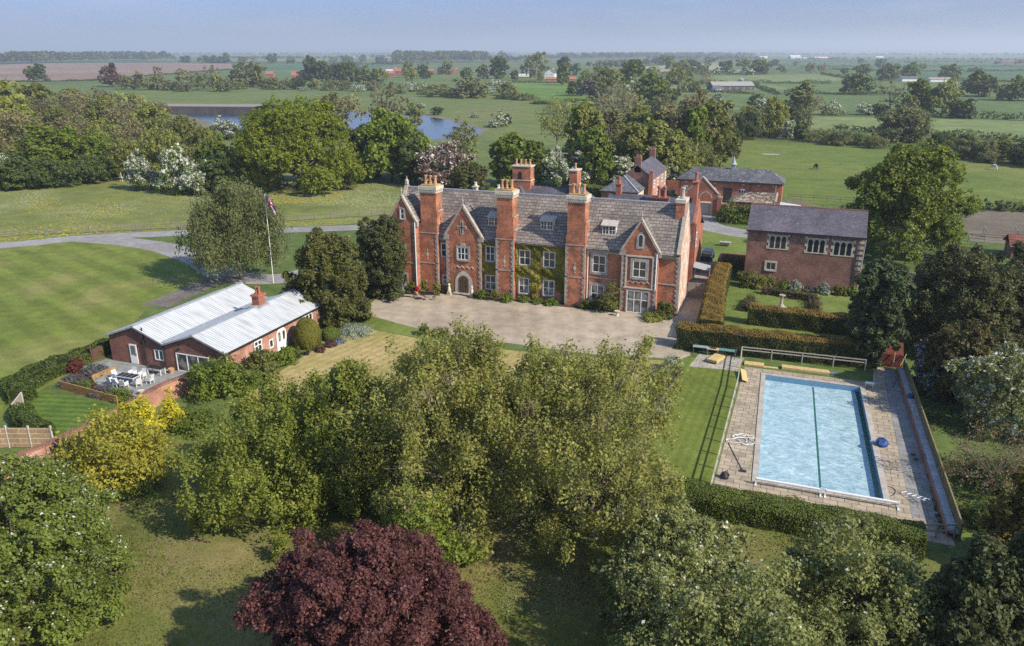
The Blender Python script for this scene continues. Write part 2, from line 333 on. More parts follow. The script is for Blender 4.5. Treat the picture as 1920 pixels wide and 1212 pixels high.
def crown(rng, H, Rr, zb=.18, prof='round', nc=60, cr=.26, nt=16, tr=.09, nl=10, ls=.12, up=.35, shell=.4, droop=0.0, lean=None, long=1.5, weep=0.0, lump=.25, thin=0.0, spray=.18):
    """leaves gathered in tufts, tufts in clumps, clumps through the crown; returns leaf faces, tints, clump centres"""
    f = PROF[prof]; z0 = zb * H; hh = H - z0
    t_ = rng.uniform(0, 1, nc * 4); keep = rng.uniform(0, 1, nc * 4) < f(t_) + .05; t_ = t_[keep][:nc]; nn = len(t_)
    th = np.arange(nn) * 2.39996 + rng.uniform(0, .9, nn)
    lob = 1 + lump * (np.sin(th * 2 + rng.uniform(0, 6)) * .5 + np.sin(th * 3 + t_ * 5 + rng.uniform(0, 6)) * .5)
    rr = f(t_) * lob * rng.uniform(0, 1, nn) ** shell * (Rr - cr * Rr * .75)
    C = np.stack([rr * np.cos(th), rr * np.sin(th), z0 + cr * Rr * .35 + t_ * (hh - cr * Rr * .95)], axis=1)
    if lean is not None: C[:, 0] += lean[0] * t_; C[:, 1] += lean[1] * t_
    crr = cr * Rr * rng.uniform(.65, 1.25, nn)
    if spray:                                   # small shoots standing out of the outline
        k_ = max(2, int(nn * spray)); j_ = rng.integers(0, nn, k_); o_ = C[j_] - np.array([0, 0, z0 + hh * .4]); o_ = unit(o_ * np.array([1, 1, .9])) + rng.normal(size=(k_, 3)) * .25
        C = np.concatenate([C, C[j_] + o_ * (crr[j_] * rng.uniform(.75, 1.25, k_))[:, None]]); crr = np.concatenate([crr, crr[j_] * rng.uniform(.3, .5, k_)]); rr = np.concatenate([rr, rr[j_]]); nn = len(C)
    ntt = int(nt)
    D = sph(rng, nn * ntt, -.75); ci = np.repeat(np.arange(nn), ntt)
    T = C[ci] + D * (crr[ci] * rng.uniform(.7, 1.08, nn * ntt))[:, None] * np.array([1, 1, .82])
    if thin: k = rng.uniform(size=len(T)) > thin; T, D, ci = T[k], D[k], ci[k]
    if weep: T[:, 2] -= weep * rng.uniform(0, 1, len(T)) ** 1.5 * (rr[ci] / max(Rr, 1e-3))
    li = np.repeat(np.arange(len(T)), nl); nL = len(li)
    off = rng.normal(size=(nL, 3)) * tr * Rr * .5
    if droop: off[:, 2] *= 2.2
    P = T[li] + off
    P[:, 2] = np.maximum(P[:, 2], .05)
    ax = P - C[ci][li]
    Nn = unit(unit(ax) * .55 + np.array([0, 0, up]) + rng.normal(size=(nL, 3)) * .45)
    tint = np.clip(rng.normal(.5, .2, nL) + rng.normal(0, .12, len(T))[li], 0, 1)
    return leaf_quads(rng, P, Nn, ls, long, droop), tint, C, T
def limbs(rng, H, C, T, zb, tw=.03, n1=10, ntw=0, base=None, bend=.06):
    """tapered trunk, limbs to the clumps and twigs to the tufts, as one mesh builder"""
    mb = MB(); r0 = tw * H; fork = np.array([rng.normal() * .02 * H, rng.normal() * .02 * H, max(zb * H * 1.15, .12 * H)])
    top = np.array([C[:, 0].mean(), C[:, 1].mean(), H * .82])
    mid = (fork + top) / 2 + rng.normal(size=3) * bend * H * .4
    mb.tube([(0, 0, -.1), (fork * [.4, .4, .12]), fork, mid, top], [r0 * 1.5, r0 * 1.05, r0 * .85, r0 * .45, r0 * .1], 8)
    order = rng.permutation(len(C))[:n1]
    for i in order:
        s_ = rng.uniform(0, .55); st = fork * (1 - s_) + mid * s_ if s_ < .9 else mid
        c = C[i]; m1 = st * .5 + c * .5 + np.array([0, 0, -.04 * H]) + rng.normal(size=3) * bend * H * .5
        r1 = r0 * rng.uniform(.28, .42)
        mb.tube([st, m1, c], [r1, r1 * .6, r1 * .18], 5, cap=False)
        if ntw:
            k = np.argsort(np.sum((T - c) ** 2, axis=1))[:ntw]
            for j in k: mb.tube([m1 * .25 + c * .75, (c + T[j]) / 2 + rng.normal(size=3) * .02 * H, T[j]], [r1 * .2, r1 * .14, r1 * .06], 3, cap=False)
    return mb

LEAF = {
 'fresh': leafm('leaf_fresh', (.10, .155, .015), (.16, .225, .03)),
 'green': leafm('leaf_green', (.065, .105, .016), (.12, .17, .028)),
 'dark': leafm('leaf_dark', (.045, .072, .018), (.08, .12, .03)),
 'olive': leafm('leaf_olive', (.115, .145, .037), (.18, .21, .062), trans=.3),
 'brown': leafm('leaf_brown', (.13, .13, .065), (.18, .18, .085), trans=.25),
 'willow': leafm('leaf_willow', (.105, .14, .05), (.17, .195, .078)),
 'yellow': leafm('leaf_yellowgreen', (.125, .155, .035), (.185, .21, .05), trans=.3),
 'plum': leafm('leaf_plum', (.075, .045, .042), (.13, .08, .07)),
 'russet': leafm('leaf_russet', (.06, .038, .028), (.11, .07, .045)),
 'yew': leafm('leaf_yew', (.035, .05, .014), (.095, .10, .026), trans=.1, ovar=.12),
}
blossom = leafm('blossom', (.55, .54, .48), (.85, .84, .80), trans=.3, ovar=.05)
# kind: (leaf, profile, crown base, clumps, clump size, tufts, leaves, leaf size, options)
KINDS = {
 'oak': ('green', 'round', .10, 70, .27, 14, 12, .040, {}),
 'fresh': ('fresh', 'dome', .06, 80, .25, 14, 12, .038, {}),
 'olive': ('olive', 'round', .12, 60, .26, 12, 9, .036, dict(thin=.15)),
 'brown': ('brown', 'round', .10, 60, .30, 12, 8, .026, dict(thin=.1)),
 'willow': ('willow', 'dome', .02, 80, .24, 12, 11, .034, dict(lump=.3)),
 'yellow': ('yellow', 'dome', .03, 70, .25, 12, 11, .038, {}),
 'dark': ('dark', 'round', .04, 70, .26, 14, 11, .042, {}),
 'thorn': ('green', 'dome', .03, 50, .28, 12, 9, .040, dict(flower=.62)),
 'plum': ('plum', 'dome', .05, 60, .26, 12, 9, .036, dict(flower=.33)),
 'russet': ('russet', 'round', .05, 60, .26, 12, 10, .036, {}),
 'bare': ('olive', 'vase', .25, 46, .24, 8, 5, .028, dict(thin=.2, twigs=12)),
 'conifer': ('dark', 'cone', .04, 70, .22, 14, 10, .040, {}),
 'yewbush': ('yew', 'dome', .0, 70, .24, 14, 11, .040, {}),
}
PROTO = {}
def proto(kind, lod, var, ratio):
    """shared meshes for one kind of tree, 10 m tall"""
    key = (kind, lod, var, ratio)
    if key in PROTO: return PROTO[key]
    lf, pr, zb, nc, cr, nt, nl, ls, op = KINDS[kind]; op = dict(op)
    fl = op.pop('flower', 0); tw = op.pop('twigs', 0)
    rng = np.random.default_rng(abs(hash((len(kind), sum(map(ord, kind)), lod, var, int(ratio * 10)))) % 99991)
    H = 10.0; Rr = 5.0 * ratio
    if lod == 1: nc, nt, nl, ls = int(nc * .6), int(nt * .6), int(nl * .5), ls * 1.9
    if lod == 2: nc, nt, nl, ls = int(nc * .35), 6, 3, ls * 4
    q, tint, C, T = crown(rng, H, Rr, zb, pr, nc, cr, nt, .10, nl, ls * H, **op)
    parts = []
    if fl:
        zt = q[:, 0, 2]; k = (rng.uniform(size=len(q)) < fl) & (zt > H * .15)
        cl = np.repeat(rng.uniform(size=len(q) // nl + 1) < .75, nl)[:len(q)]; k &= cl
        parts.append(('blossom', npmesh('blossom', q[k] + np.array([0, 0, .08]), blossom, tint[k]))); q, tint = q[~k], tint[~k]
    parts.append(('crown', npmesh('crown', q, LEAF[lf], tint)))
    if lod < 2:
        mb = limbs(rng, H, C, T, zb, .022, 16 if tw else 8, tw)
        me = bpy.data.meshes.new('trunk'); me.from_pydata(mb.v, [], mb.f); me.materials.append(bark_l if kind in ('bare', 'brown') else bark); parts.append(('trunk', me))
    PROTO[key] = parts; return parts
TREES = []
def tree(px, py, ty, wpx, kind, label=None, cat='tree', name=None, group=None, lod=None, hmax=40):
    x, y = at(px, py); Y = depth(x, y); h = min(hmax, max(.6, top_of(x, y, ty))); wd = wpx * mpp(x, y)
    place_tree(x, y, h, wd, kind, label, cat, name, group, lod if lod is not None else (0 if Y < 330 else 1 if Y < 1000 else 2), px)
NAMES = {'russet': 'russet_tree', 'oak': 'broadleaf_tree', 'fresh': 'broadleaf_tree', 'olive': 'budding_tree', 'brown': 'budding_tree', 'willow': 'willow_tree', 'yellow': 'willow_tree', 'dark': 'dark_tree',
         'thorn': 'hawthorn_tree', 'plum': 'plum_tree', 'bare': 'bare_tree', 'conifer': 'conifer_tree', 'yewbush': 'yew_bush'}
def place_tree(x, y, h, wd, kind, label, cat, name, group, lod, px=0):
    ratio = 1.6 if wd / h > 1.9 else 1.15 if wd / h > .9 else .7
    i = len(TREES); parts = proto(kind, lod, i % 2 if lod < 2 else 0, ratio)
    root = empty(name or NAMES[kind], (x, y, 0), label, cat, group, rz=(i * 2.4) % 6.28)
    s = wd / (10 * ratio); root.scale = (s, s, h / 10)
    for nm, me in parts: link(nm, me, root)
    TREES.append((px, root)); return root
ORD = ['leftmost', 'second', 'third', 'fourth', 'fifth', 'sixth', 'seventh', 'eighth', 'ninth', 'tenth', 'eleventh', 'twelfth', 'thirteenth', 'fourteenth', 'fifteenth', 'sixteenth', 'seventeenth', 'eighteenth', 'nineteenth', 'twentieth']
ORD += ['twenty-' + o for o in ['first'] + ORD[1:9]] + ['thirtieth'] + ['thirty-' + o for o in ['first'] + ORD[1:9]] + ['fortieth'] + ['forty-' + o for o in ['first'] + ORD[1:9]] + ['fiftieth'] + ['fifty-' + o for o in ['first'] + ORD[1:9]]
ADJ = {'russet': 'brownish-red tree', 'oak': 'rounded green tree', 'fresh': 'bright green domed tree', 'olive': 'olive-green spring tree', 'brown': 'brownish twiggy tree', 'willow': 'grey-green willow', 'yellow': 'pale yellow-green willow',
       'dark': 'dark green tree', 'thorn': 'white-blossomed hawthorn', 'plum': 'purplish blossoming tree', 'bare': 'bare-limbed tree', 'conifer': 'dark pointed conifer', 'yewbush': 'dark yew bush'}
def rows(specs, where, group, cat='tree', **kw):
    """a stand of trees: each label gives its kind and its place counted from the left among its like"""
    by = {}
    for s in specs: by.setdefault(s[4], []).append(s)
    for k, lst in by.items():
        lst.sort(key=lambda s: s[0])
        for i, s in enumerate(lst):
            if len(lst) == 1: lb = 'the only %s %s' % (ADJ[k], where)
            else: lb = '%s %s, %s' % (ADJ[k], where, 'leftmost' if i == 0 else 'rightmost' if i == len(lst) - 1 else ORD[i] + ' from left')
            tree(s[0], s[1], s[2], s[3], k, lb, 'bush' if k == 'yewbush' else cat, group=(group + ', ' + ADJ[k]) , **kw)

def big_tree(name, label, x, y, H, Rr, leaf_mat, seed, cat='tree', trunk=bark, tw=.02, n1=26, ntw=8, zb=.12, blossoms=None, group=None, **kw):
    rng = np.random.default_rng(seed)
    root = empty(name, (x, y, 0), label, cat, group)
    q, tint, C, T = crown(rng, H, Rr, zb, **kw)
    if blossoms:
        nl = kw.get('nl', 10)
        k = rng.uniform(size=len(q)) < blossoms[0]
        cl = np.repeat(rng.uniform(size=len(q) // nl + 1) < blossoms[1], nl)[:len(q)]; k &= cl & (q[:, 0, 2] > H * blossoms[2])
        b_ = q[k]; c_ = b_.mean(axis=1, keepdims=True); b_ = c_ + (b_ - c_) * blossoms[3] + np.array([0, 0, .1])
        link('blossom', npmesh('blossom', b_, blossom, tint[k]), root); q, tint = q[~k], tint[~k]
    link('crown', npmesh('crown', q, leaf_mat, tint), root)
    mb = limbs(rng, H, C, T, zb, tw, n1, ntw)
    me = bpy.data.meshes.new('trunk'); me.from_pydata(mb.v, [], mb.f); me.materials.append(trunk); link('trunk', me, root)
    return root

def surface_leaves(rng, quads, dens, ls, jit=.06, bump=.15):
    """leaf faces scattered on a list of quad patches (4 corner points each, outward normal by winding)"""
    Ps = []; Ns = []
    for q in quads:
        a_, b_, c_, d_ = [np.array(k, float) for k in q]
        nn = np.cross(b_ - a_, d_ - a_); ar = np.linalg.norm(nn); nn = nn / max(ar, 1e-6)
        ar = .5 * (ar + np.linalg.norm(np.cross(c_ - b_, c_ - d_))); k = max(4, int(ar * dens)); u_ = rng.uniform(size=(k, 1)); v_ = rng.uniform(size=(k, 1))
        P = a_ * (1 - u_) * (1 - v_) + b_ * u_ * (1 - v_) + c_ * u_ * v_ + d_ * (1 - u_) * v_
        w_ = np.sin(P[:, :1] * 1.9 + P[:, 1:2] * 1.3) * np.sin(P[:, 2:3] * 2.1 + P[:, :1] * .7 + P[:, 1:2])
        P = P + nn * (w_ * bump + rng.normal(size=(k, 1)) * jit); Ps.append(P); Ns.append(np.repeat(nn[None], k, 0))
    P = np.concatenate(Ps); Nn = np.concatenate(Ns)
    Nf = unit(Nn + rng.normal(size=P.shape) * .5)
    return leaf_quads(rng, P, Nf, ls), Nn
hedge_side = leafm('hedge_leaf', (.03, .045, .012), (.06, .075, .02), trans=.1, ovar=.1)
hedge_gold = leafm('hedge_new_growth', (.12, .092, .022), (.20, .15, .035), trans=.15, ovar=.1, big=.5)
hedge_green = leafm('hedge_green_leaf', (.035, .06, .012), (.075, .115, .025), trans=.15, ovar=.1)
hedge_core = plain('hedge_core', (.02, .025, .01), .95, .05)
def hedge(name, label, pts, wd, h, top, side, seed, dens=150, ls=.10, cat='hedge', round_=.25, bump=.12, group=None, jit=.05):
    """clipped hedge swept along pts (x, y): solid core and a skin of leaves"""
    rng = np.random.default_rng(seed); pts = [np.array(p, float) for p in pts]; wds = wd if hasattr(wd, '__len__') else [wd] * len(pts)
    L_ = []; Rt = []
    for i, p in enumerate(pts):
        d = pts[min(i + 1, len(pts) - 1)] - pts[max(i - 1, 0)]; d = d / np.linalg.norm(d); n_ = np.array([-d[1], d[0]])
        L_.append(p + n_ * wds[i] / 2); Rt.append(p - n_ * wds[i] / 2)
    def p3(p, z_): return (p[0], p[1], z_)
    qs = []; qt = []; core = MB(); k = .88
    for i in range(len(pts) - 1):
        a_, b_, c_, d_ = L_[i], L_[i + 1], Rt[i + 1], Rt[i]
        m = lambda p, q: p + (q - p) * round_ / max(wds[i], .1) * .8
        zt, zs = h, h - round_ * .8
        qt += [[p3(m(d_, a_), zt), p3(m(c_, b_), zt), p3(m(b_, c_), zt), p3(m(a_, d_), zt)]]
        qt += [[p3(d_, zs), p3(c_, zs), p3(m(c_, b_), zt), p3(m(d_, a_), zt)], [p3(b_, zs), p3(a_, zs), p3(m(a_, d_), zt), p3(m(b_, c_), zt)]]
        qs += [[p3(d_, 0), p3(c_, 0), p3(c_, zs), p3(d_, zs)], [p3(b_, 0), p3(a_, 0), p3(a_, zs), p3(b_, zs)]]
        ctr = lambda p, o_: p * .86 + o_ * .14
        A, B, C2, D = ctr(a_, d_), ctr(b_, c_), ctr(c_, b_), ctr(d_, a_)
        z2 = h - .22
        for q in ([p3(D, 0), p3(C2, 0), p3(C2, z2), p3(D, z2)], [p3(B, 0), p3(A, 0), p3(A, z2), p3(B, z2)], [p3(D, z2), p3(C2, z2), p3(B, z2), p3(A, z2)]): core.poly(q)
    for a_, d_ in ((L_[0], Rt[0]), (Rt[-1], L_[-1])):
        qs.append([p3(a_, 0), p3(d_, 0), p3(d_, h - .1), p3(a_, h - .1)]); core.poly([p3(a_ * .9 + d_ * .1, 0), p3(d_ * .9 + a_ * .1, 0), p3(d_ * .9 + a_ * .1, h - .22), p3(a_ * .9 + d_ * .1, h - .22)])
    q1, _ = surface_leaves(rng, qs, dens, ls, jit, bump); q2, _ = surface_leaves(rng, qt, dens, ls, jit, bump)
    V4 = np.concatenate([q1, q2]); mi = np.concatenate([np.zeros(len(q1)), np.ones(len(q2))])
    cv = np.array([[core.v[i] for i in f] for f in core.f])
    V4 = np.concatenate([V4, cv]); mi = np.concatenate([mi, np.full(len(cv), 2)]); V4[:, :, 2] = np.maximum(V4[:, :, 2], .01)
    return tag(link(name, npmesh(name, V4, [side, top, hedge_core], rng.uniform(size=len(V4)), mi)), label, cat, group)
def shrub(name, label, x, y, h, wd, mat, seed, cat='shrub', nc=26, cr=.34, nt=10, nl=9, ls=None, flowers=None, prof='dome', zb=0.0, group=None, up=.4):
    """one small plant: leaves in clumps, with optional flower faces"""
    rng = np.random.default_rng(seed)
    q, tint, C, T = crown(rng, h, wd / 2, zb, prof, nc, cr, nt, .12, nl, ls or max(.07, wd * .055), up=up)
    mi = np.zeros(len(q)); mats = [mat]
    if flowers: mats.append(flowers[0]); k = rng.uniform(size=len(q)) < flowers[1]; mi[k] = 1
    st = MB().tube([(0, 0, 0), (0, 0, h * .6)], [.05, .02], 4)
    o = link(name, npmesh(name, q, mats, tint, mi)); o.location = (x, y, 0)
    return tag(o, label, cat, group)
# ---------------------------------------------------------------- ground, roads, water
def sheet(name, pts, z_, mat, kind='structure', label=None, cat=None):
    mb = MB().poly([(p[0], p[1], z_) for p in pts]); o = mb.build(name, mat)
    o['kind'] = kind
    if label: o['label'] = label; o['category'] = cat
    return o
def pxs(name, pp, z_, mat): return sheet(name, [at(*p) for p in pp], z_, mat)
def smooth_line(pts, n_=6):
    P = [np.array(p, float) for p in pts]; P = [2 * P[0] - P[1]] + P + [2 * P[-1] - P[-2]]; o_ = []
    for i in range(1, len(P) - 2):
        for k in range(n_):
            t_ = k / n_; o_.append(.5 * ((2 * P[i]) + (-P[i - 1] + P[i + 1]) * t_ + (2 * P[i - 1] - 5 * P[i] + 4 * P[i + 1] - P[i + 2]) * t_ ** 2 + (-P[i - 1] + 3 * P[i] - 3 * P[i + 1] + P[i + 2]) * t_ ** 3))
    return o_ + [P[-2]]
def strip(name, pts, wd, z_, mat, smooth=True):
    P = smooth_line(pts) if smooth else [np.array(p, float) for p in pts]; mb = MB(); A = []; B = []
    for i, p in enumerate(P):
        d = P[min(i + 1, len(P) - 1)] - P[max(i - 1, 0)]; d = d / np.linalg.norm(d); n_ = np.array([-d[1], d[0]]); w_ = wd if not hasattr(wd, '__len__') else wd[0] + (wd[1] - wd[0]) * i / (len(P) - 1)
        A.append(p + n_ * w_ / 2); B.append(p - n_ * w_ / 2)
    for i in range(len(P) - 1): mb.poly([(*B[i], z_), (*B[i + 1], z_), (*A[i + 1], z_), (*A[i], z_)])
    o = mb.build(name, mat); o['kind'] = 'structure'; return o
PU0, PU1, PV0, PV1 = 11.28, 19.82, -36.7, -15.62
def PX(u, y): return u + (PV1 - y) * .0394      # the long sides run slightly off square        # the pool
BIG = 45000
g_rough = turf('rough_grass', (.075, .11, .028), (.115, .15, .042), patch=.004, fine=.6)
mb = MB()
def ring(mb, x0, y0, x1, y1, z_):
    mb.poly([(x0, y0, z_), (x1, y0, z_), (x1, PV0, z_), (x0, PV0, z_)]); mb.poly([(x0, PV1, z_), (x1, PV1, z_), (x1, y1, z_), (x0, y1, z_)])
    mb.poly([(x0, PV0, z_), (PX(PU0, PV0), PV0, z_), (PX(PU0, PV1), PV1, z_), (x0, PV1, z_)]); mb.poly([(PX(PU1, PV0), PV0, z_), (x1, PV0, z_), (x1, PV1, z_), (PX(PU1, PV1), PV1, z_)])
ring(mb, -BIG, -BIG, BIG, BIG, 0)
o = mb.build('ground', g_rough); o['kind'] = 'structure'
_p, _q = at(37, 539), at(173, 618); STR = 90 - math.degrees(math.atan2(_q[1] - _p[1], _q[0] - _p[0]))
g_lawn = turf('mown_lawn', (.10, .13, .024), (.135, .165, .03), (.20, .19, .06), patch=.07, stripes=(STR, 4.2, .095, 4.5), fine=5)
g_mead = turf('meadow', (.12, .14, .035), (.18, .19, .055), patch=.03, fine=3, dots=[((.55, .43, .02), .022, .58, 1.6, .54), ((.62, .62, .52), .03, .50, 2.1, .60)])
g_dry = turf('dry_lawn', (.22, .20, .06), (.30, .245, .09), (.37, .28, .125), patch=.09, stripes=(12, 1.0, .07, 1.0), fine=5)
g_low = turf('orchard_lawn', (.085, .10, .022), (.125, .135, .034), (.21, .175, .07), patch=.11, fine=6, dots=[((.17, .135, .06), .25, .52, 1.4, .5)])
g_strip = turf('pool_lawn', (.10, .13, .022), (.135, .165, .03), patch=.15, stripes=(2, .8, .07, .5), fine=6)
g_rose = turf('garden_lawn', (.105, .14, .028), (.155, .19, .045), patch=.15, fine=6)
g_pad = turf('paddock', (.08, .12, .022), (.12, .155, .03), (.155, .165, .045), patch=.02, fine=1.5)
g_bare = turf('bare_earth', (.13, .105, .075), (.19, .155, .115), patch=.05, fine=2)
g_bank = turf('river_meadow', (.085, .125, .035), (.125, .155, .045), (.15, .155, .055), patch=.012, fine=.8)
gravel = turf('gravel_surface', (.28, .225, .165), (.385, .315, .235), (.33, .275, .205), patch=.07, fine=16, stripes=(-20, 2.4, .04, 7.0), rough=.95)
gravel_r = turf('gravel_path', (.30, .245, .21), (.38, .32, .28), patch=.12, fine=9, rough=.95)
tarmac = turf('tarmac', (.22, .205, .195), (.30, .285, .275), patch=.08, fine=4, rough=.9)
tarmac_d = turf('old_track', (.115, .10, .085), (.17, .15, .13), patch=.15, fine=3, rough=.95)
soil = turf('bed_soil', (.05, .04, .028), (.09, .07, .045), patch=.4, fine=4)
G = .004
pxs('lawn', [(-420, 900), (-300, 480), (0, 466), (110, 452), (180, 448), (260, 458), (330, 471), (385, 494), (395, 520), (330, 545), (280, 575), (215, 640), (160, 690), (60, 740), (0, 790)], G, g_lawn)
pxs('meadow', [(-600, 470), (-400, 360), (0, 345), (220, 330), (330, 345), (560, 340), (760, 345), (730, 415), (600, 424), (350, 430), (150, 441), (0, 456)], G, g_mead)
strip('driveway', [at(-500, 500), at(0, 461), at(150, 447), at(340, 437), at(520, 432), at(660, 427), at(760, 420)], 4.6, 2 * G, tarmac)
strip('side_driveway', [at(150, 447), at(230, 453), at(300, 463), at(345, 476), at(385, 492), at(415, 512), at(470, 523), at(540, 521), at(600, 505)], 5.0, 3 * G, tarmac)
strip('dirt_track', [at(290, 574), at(345, 551), at(400, 528), at(450, 524)], [4.0, 3.2], 4 * G, tarmac_d)
sheet('orchard_grass', [(-37.5, -100), (4, -100), (26, -100), (26, -42), (5, -42), (3.6, -18), (-6, -17), (-20, -30), (-30, -45), (-37.5, -50)], G, g_low)
pxs('dry_lawn', [(640, 625), (700, 619), (790, 636), (900, 652), (1120, 672), (1245, 676), (1235, 800), (1000, 800), (600, 800), (440, 760), (520, 700), (600, 650)], 2 * G, g_dry)
sheet('green_lawn', [(-37.0, -20), (-33, -17), at(690, 590), at(760, 606), at(820, 622), at(900, 636), at(880, 650), at(700, 619), at(640, 626), at(600, 650), (-37.0, -27)], 3 * G, g_rose)
sheet('gravel_forecourt', [at(680, 588), at(694, 570), at(712, 556), at(740, 547), (-37.6, -1.6), (-33.6, -.6), (0, -.3), (-0.1, 8.0), (2.1, 8.0), (2.6, -2), (3.3, -9.3), (1.7, -9.6), (1.4, -11.6), (3.4, -11.8), (3.6, -12.8), at(1275, 674), at(1100, 664), at(1000, 650), at(880, 634), at(800, 621), at(740, 605)], 4 * G, gravel)
sheet('flower_bed_soil', [(-36.5, -2.6), (-31.5, -2.2), (-30.6, -1.6), (-25, -1.4), (-15, -1.5), (-9.5, -1.4), (-6.9, -1.6), (-6.9, .05), (-37.3, .05)], 5 * G, soil)
sheet('flower_bed_soil', [(-2.2, -2.4), (-.4, -2.2), (0, .2), (-2.3, 0)], 5 * G, soil)
sheet('path', [(0.1, 8.0), (2.1, 8.0), (1.6, 28), (-1.5, 30), (-.5, 8)], 2 * G, gravel_r)
sheet('rose_garden_lawn', [(3.5, -9), (20.5, -8.5), (22, 17.5), (4.5, 17.5)], G, g_rose)
sheet('lawn_strip', [(3.6, -13.2), (9.0, -13.2), (9.2, -38.5), (3.9, -40.0)], 2 * G, g_strip)
sheet('rear_lawn', [at(1310, 430), at(1330, 428), at(1440, 446), at(1425, 515), at(1300, 520)], 1.7 * G, g_rose)
pxs('paddock', [(1200, 365), (1290, 300), (1410, 262), (1560, 274), (1740, 290), (1950, 305), (2400, 340), (2400, 392), (1930, 388), (1600, 384), (1480, 380)], G, g_pad)
pxs('riding_arena', [(1800, 398), (1930, 392), (2400, 402), (2400, 470), (1920, 462), (1820, 452)], 2 * G, g_bare)
pxs('paddock_fringe', [(1470, 372), (1500, 376), (1545, 388), (1480, 384)], 3 * G, g_bare)
strip('lane', [at(1320, 396), at(1313, 410), at(1322, 422), at(1370, 434), at(1420, 441), at(1560, 450)], 6.0, 2 * G, tarmac)
strip('farm_track', [at(1345, 190), at(1370, 184), at(1395, 180), at(1425, 172)], 3.0, .02, plain('chalk_track', (.42, .38, .30), .95))
pxs('grass', [(1000, 350), (1180, 320), (1180, 378), (1120, 385), (930, 372), (920, 345)], 2.5 * G, g_rose)
pxs('riverside_grass', [(180, 178), (330, 165), (800, 165), (1000, 185), (1080, 215), (1050, 330), (700, 345), (300, 330), (150, 260)], 1.5 * G, g_bank)
pxs('mound_field', [(960, 156), (1060, 156), (1135, 175), (1090, 196), (1000, 190), (950, 175)], .02, turf('mound_grass', (.085, .15, .025), (.13, .20, .035), patch=.01, fine=.5))
# water of the lake and its far bank
m_, n, b = nodes('lake_water', .12, .5); b.inputs['Base Color'].default_value = (.02, .035, .06, 1)
t = N(n, 'ShaderNodeTexCoord'); z = N(n, 'ShaderNodeTexNoise', Scale=1.2, Detail=4.0); n.links.new(t.outputs['Object'], z.inputs['Vector'])
bp = N(n, 'ShaderNodeBump', Strength=.25, Distance=.1); n.links.new(z.outputs['Fac'], bp.inputs['Height']); n.links.new(bp.outputs[0], b.inputs['Normal']); lake = m_
pxs('lake_shore', [(262, 206), (280, 200), (450, 206), (660, 207), (780, 211), (870, 227), (920, 246), (885, 259), (800, 267), (690, 270), (600, 262), (430, 248), (300, 225)], .02, turf('mud_shore', (.13, .12, .07), (.2, .175, .12), patch=.02, fine=.8))
pxs('lake', [(272, 208), (450, 210), (660, 210), (780, 215), (860, 229), (908, 246), (880, 256), (800, 263), (690, 266), (600, 258), (430, 243), (370, 222)], .05, lake)
bk = MB(); A = at(255, 212); B = at(475, 213.5)
for i in range(12):
    p = [A[k] + (B[k] - A[k]) * i / 12 for k in (0, 1)]; q = [A[k] + (B[k] - A[k]) * (i + 1) / 12 for k in (0, 1)]
    bk.poly([(*p, 0), (*q, 0), (q[0] - 1, q[1] + 2.5, 3.2), (p[0] - 1, p[1] + 2.5, 3.2)]); bk.poly([(p[0] - 1, p[1] + 2.5, 3.2), (q[0] - 1, q[1] + 2.5, 3.2), (q[0] - 6, q[1] + 22, 3.2), (p[0] - 6, p[1] + 22, 3.2)], 1)
    bk.poly([(p[0] - 6, p[1] + 22, 3.2), (q[0] - 6, q[1] + 22, 3.2), (q[0] - 20, q[1] + 60, 0), (p[0] - 20, p[1] + 60, 0)], 2)
o = bk.build('embankment', [bricky('revetment', (.05, .045, .045), (.035, .03, .03), (.12, .11, .10), 6, 3, var=.3), plain('bank_top', (.24, .21, .17), .9), g_bank]); o['kind'] = 'structure'
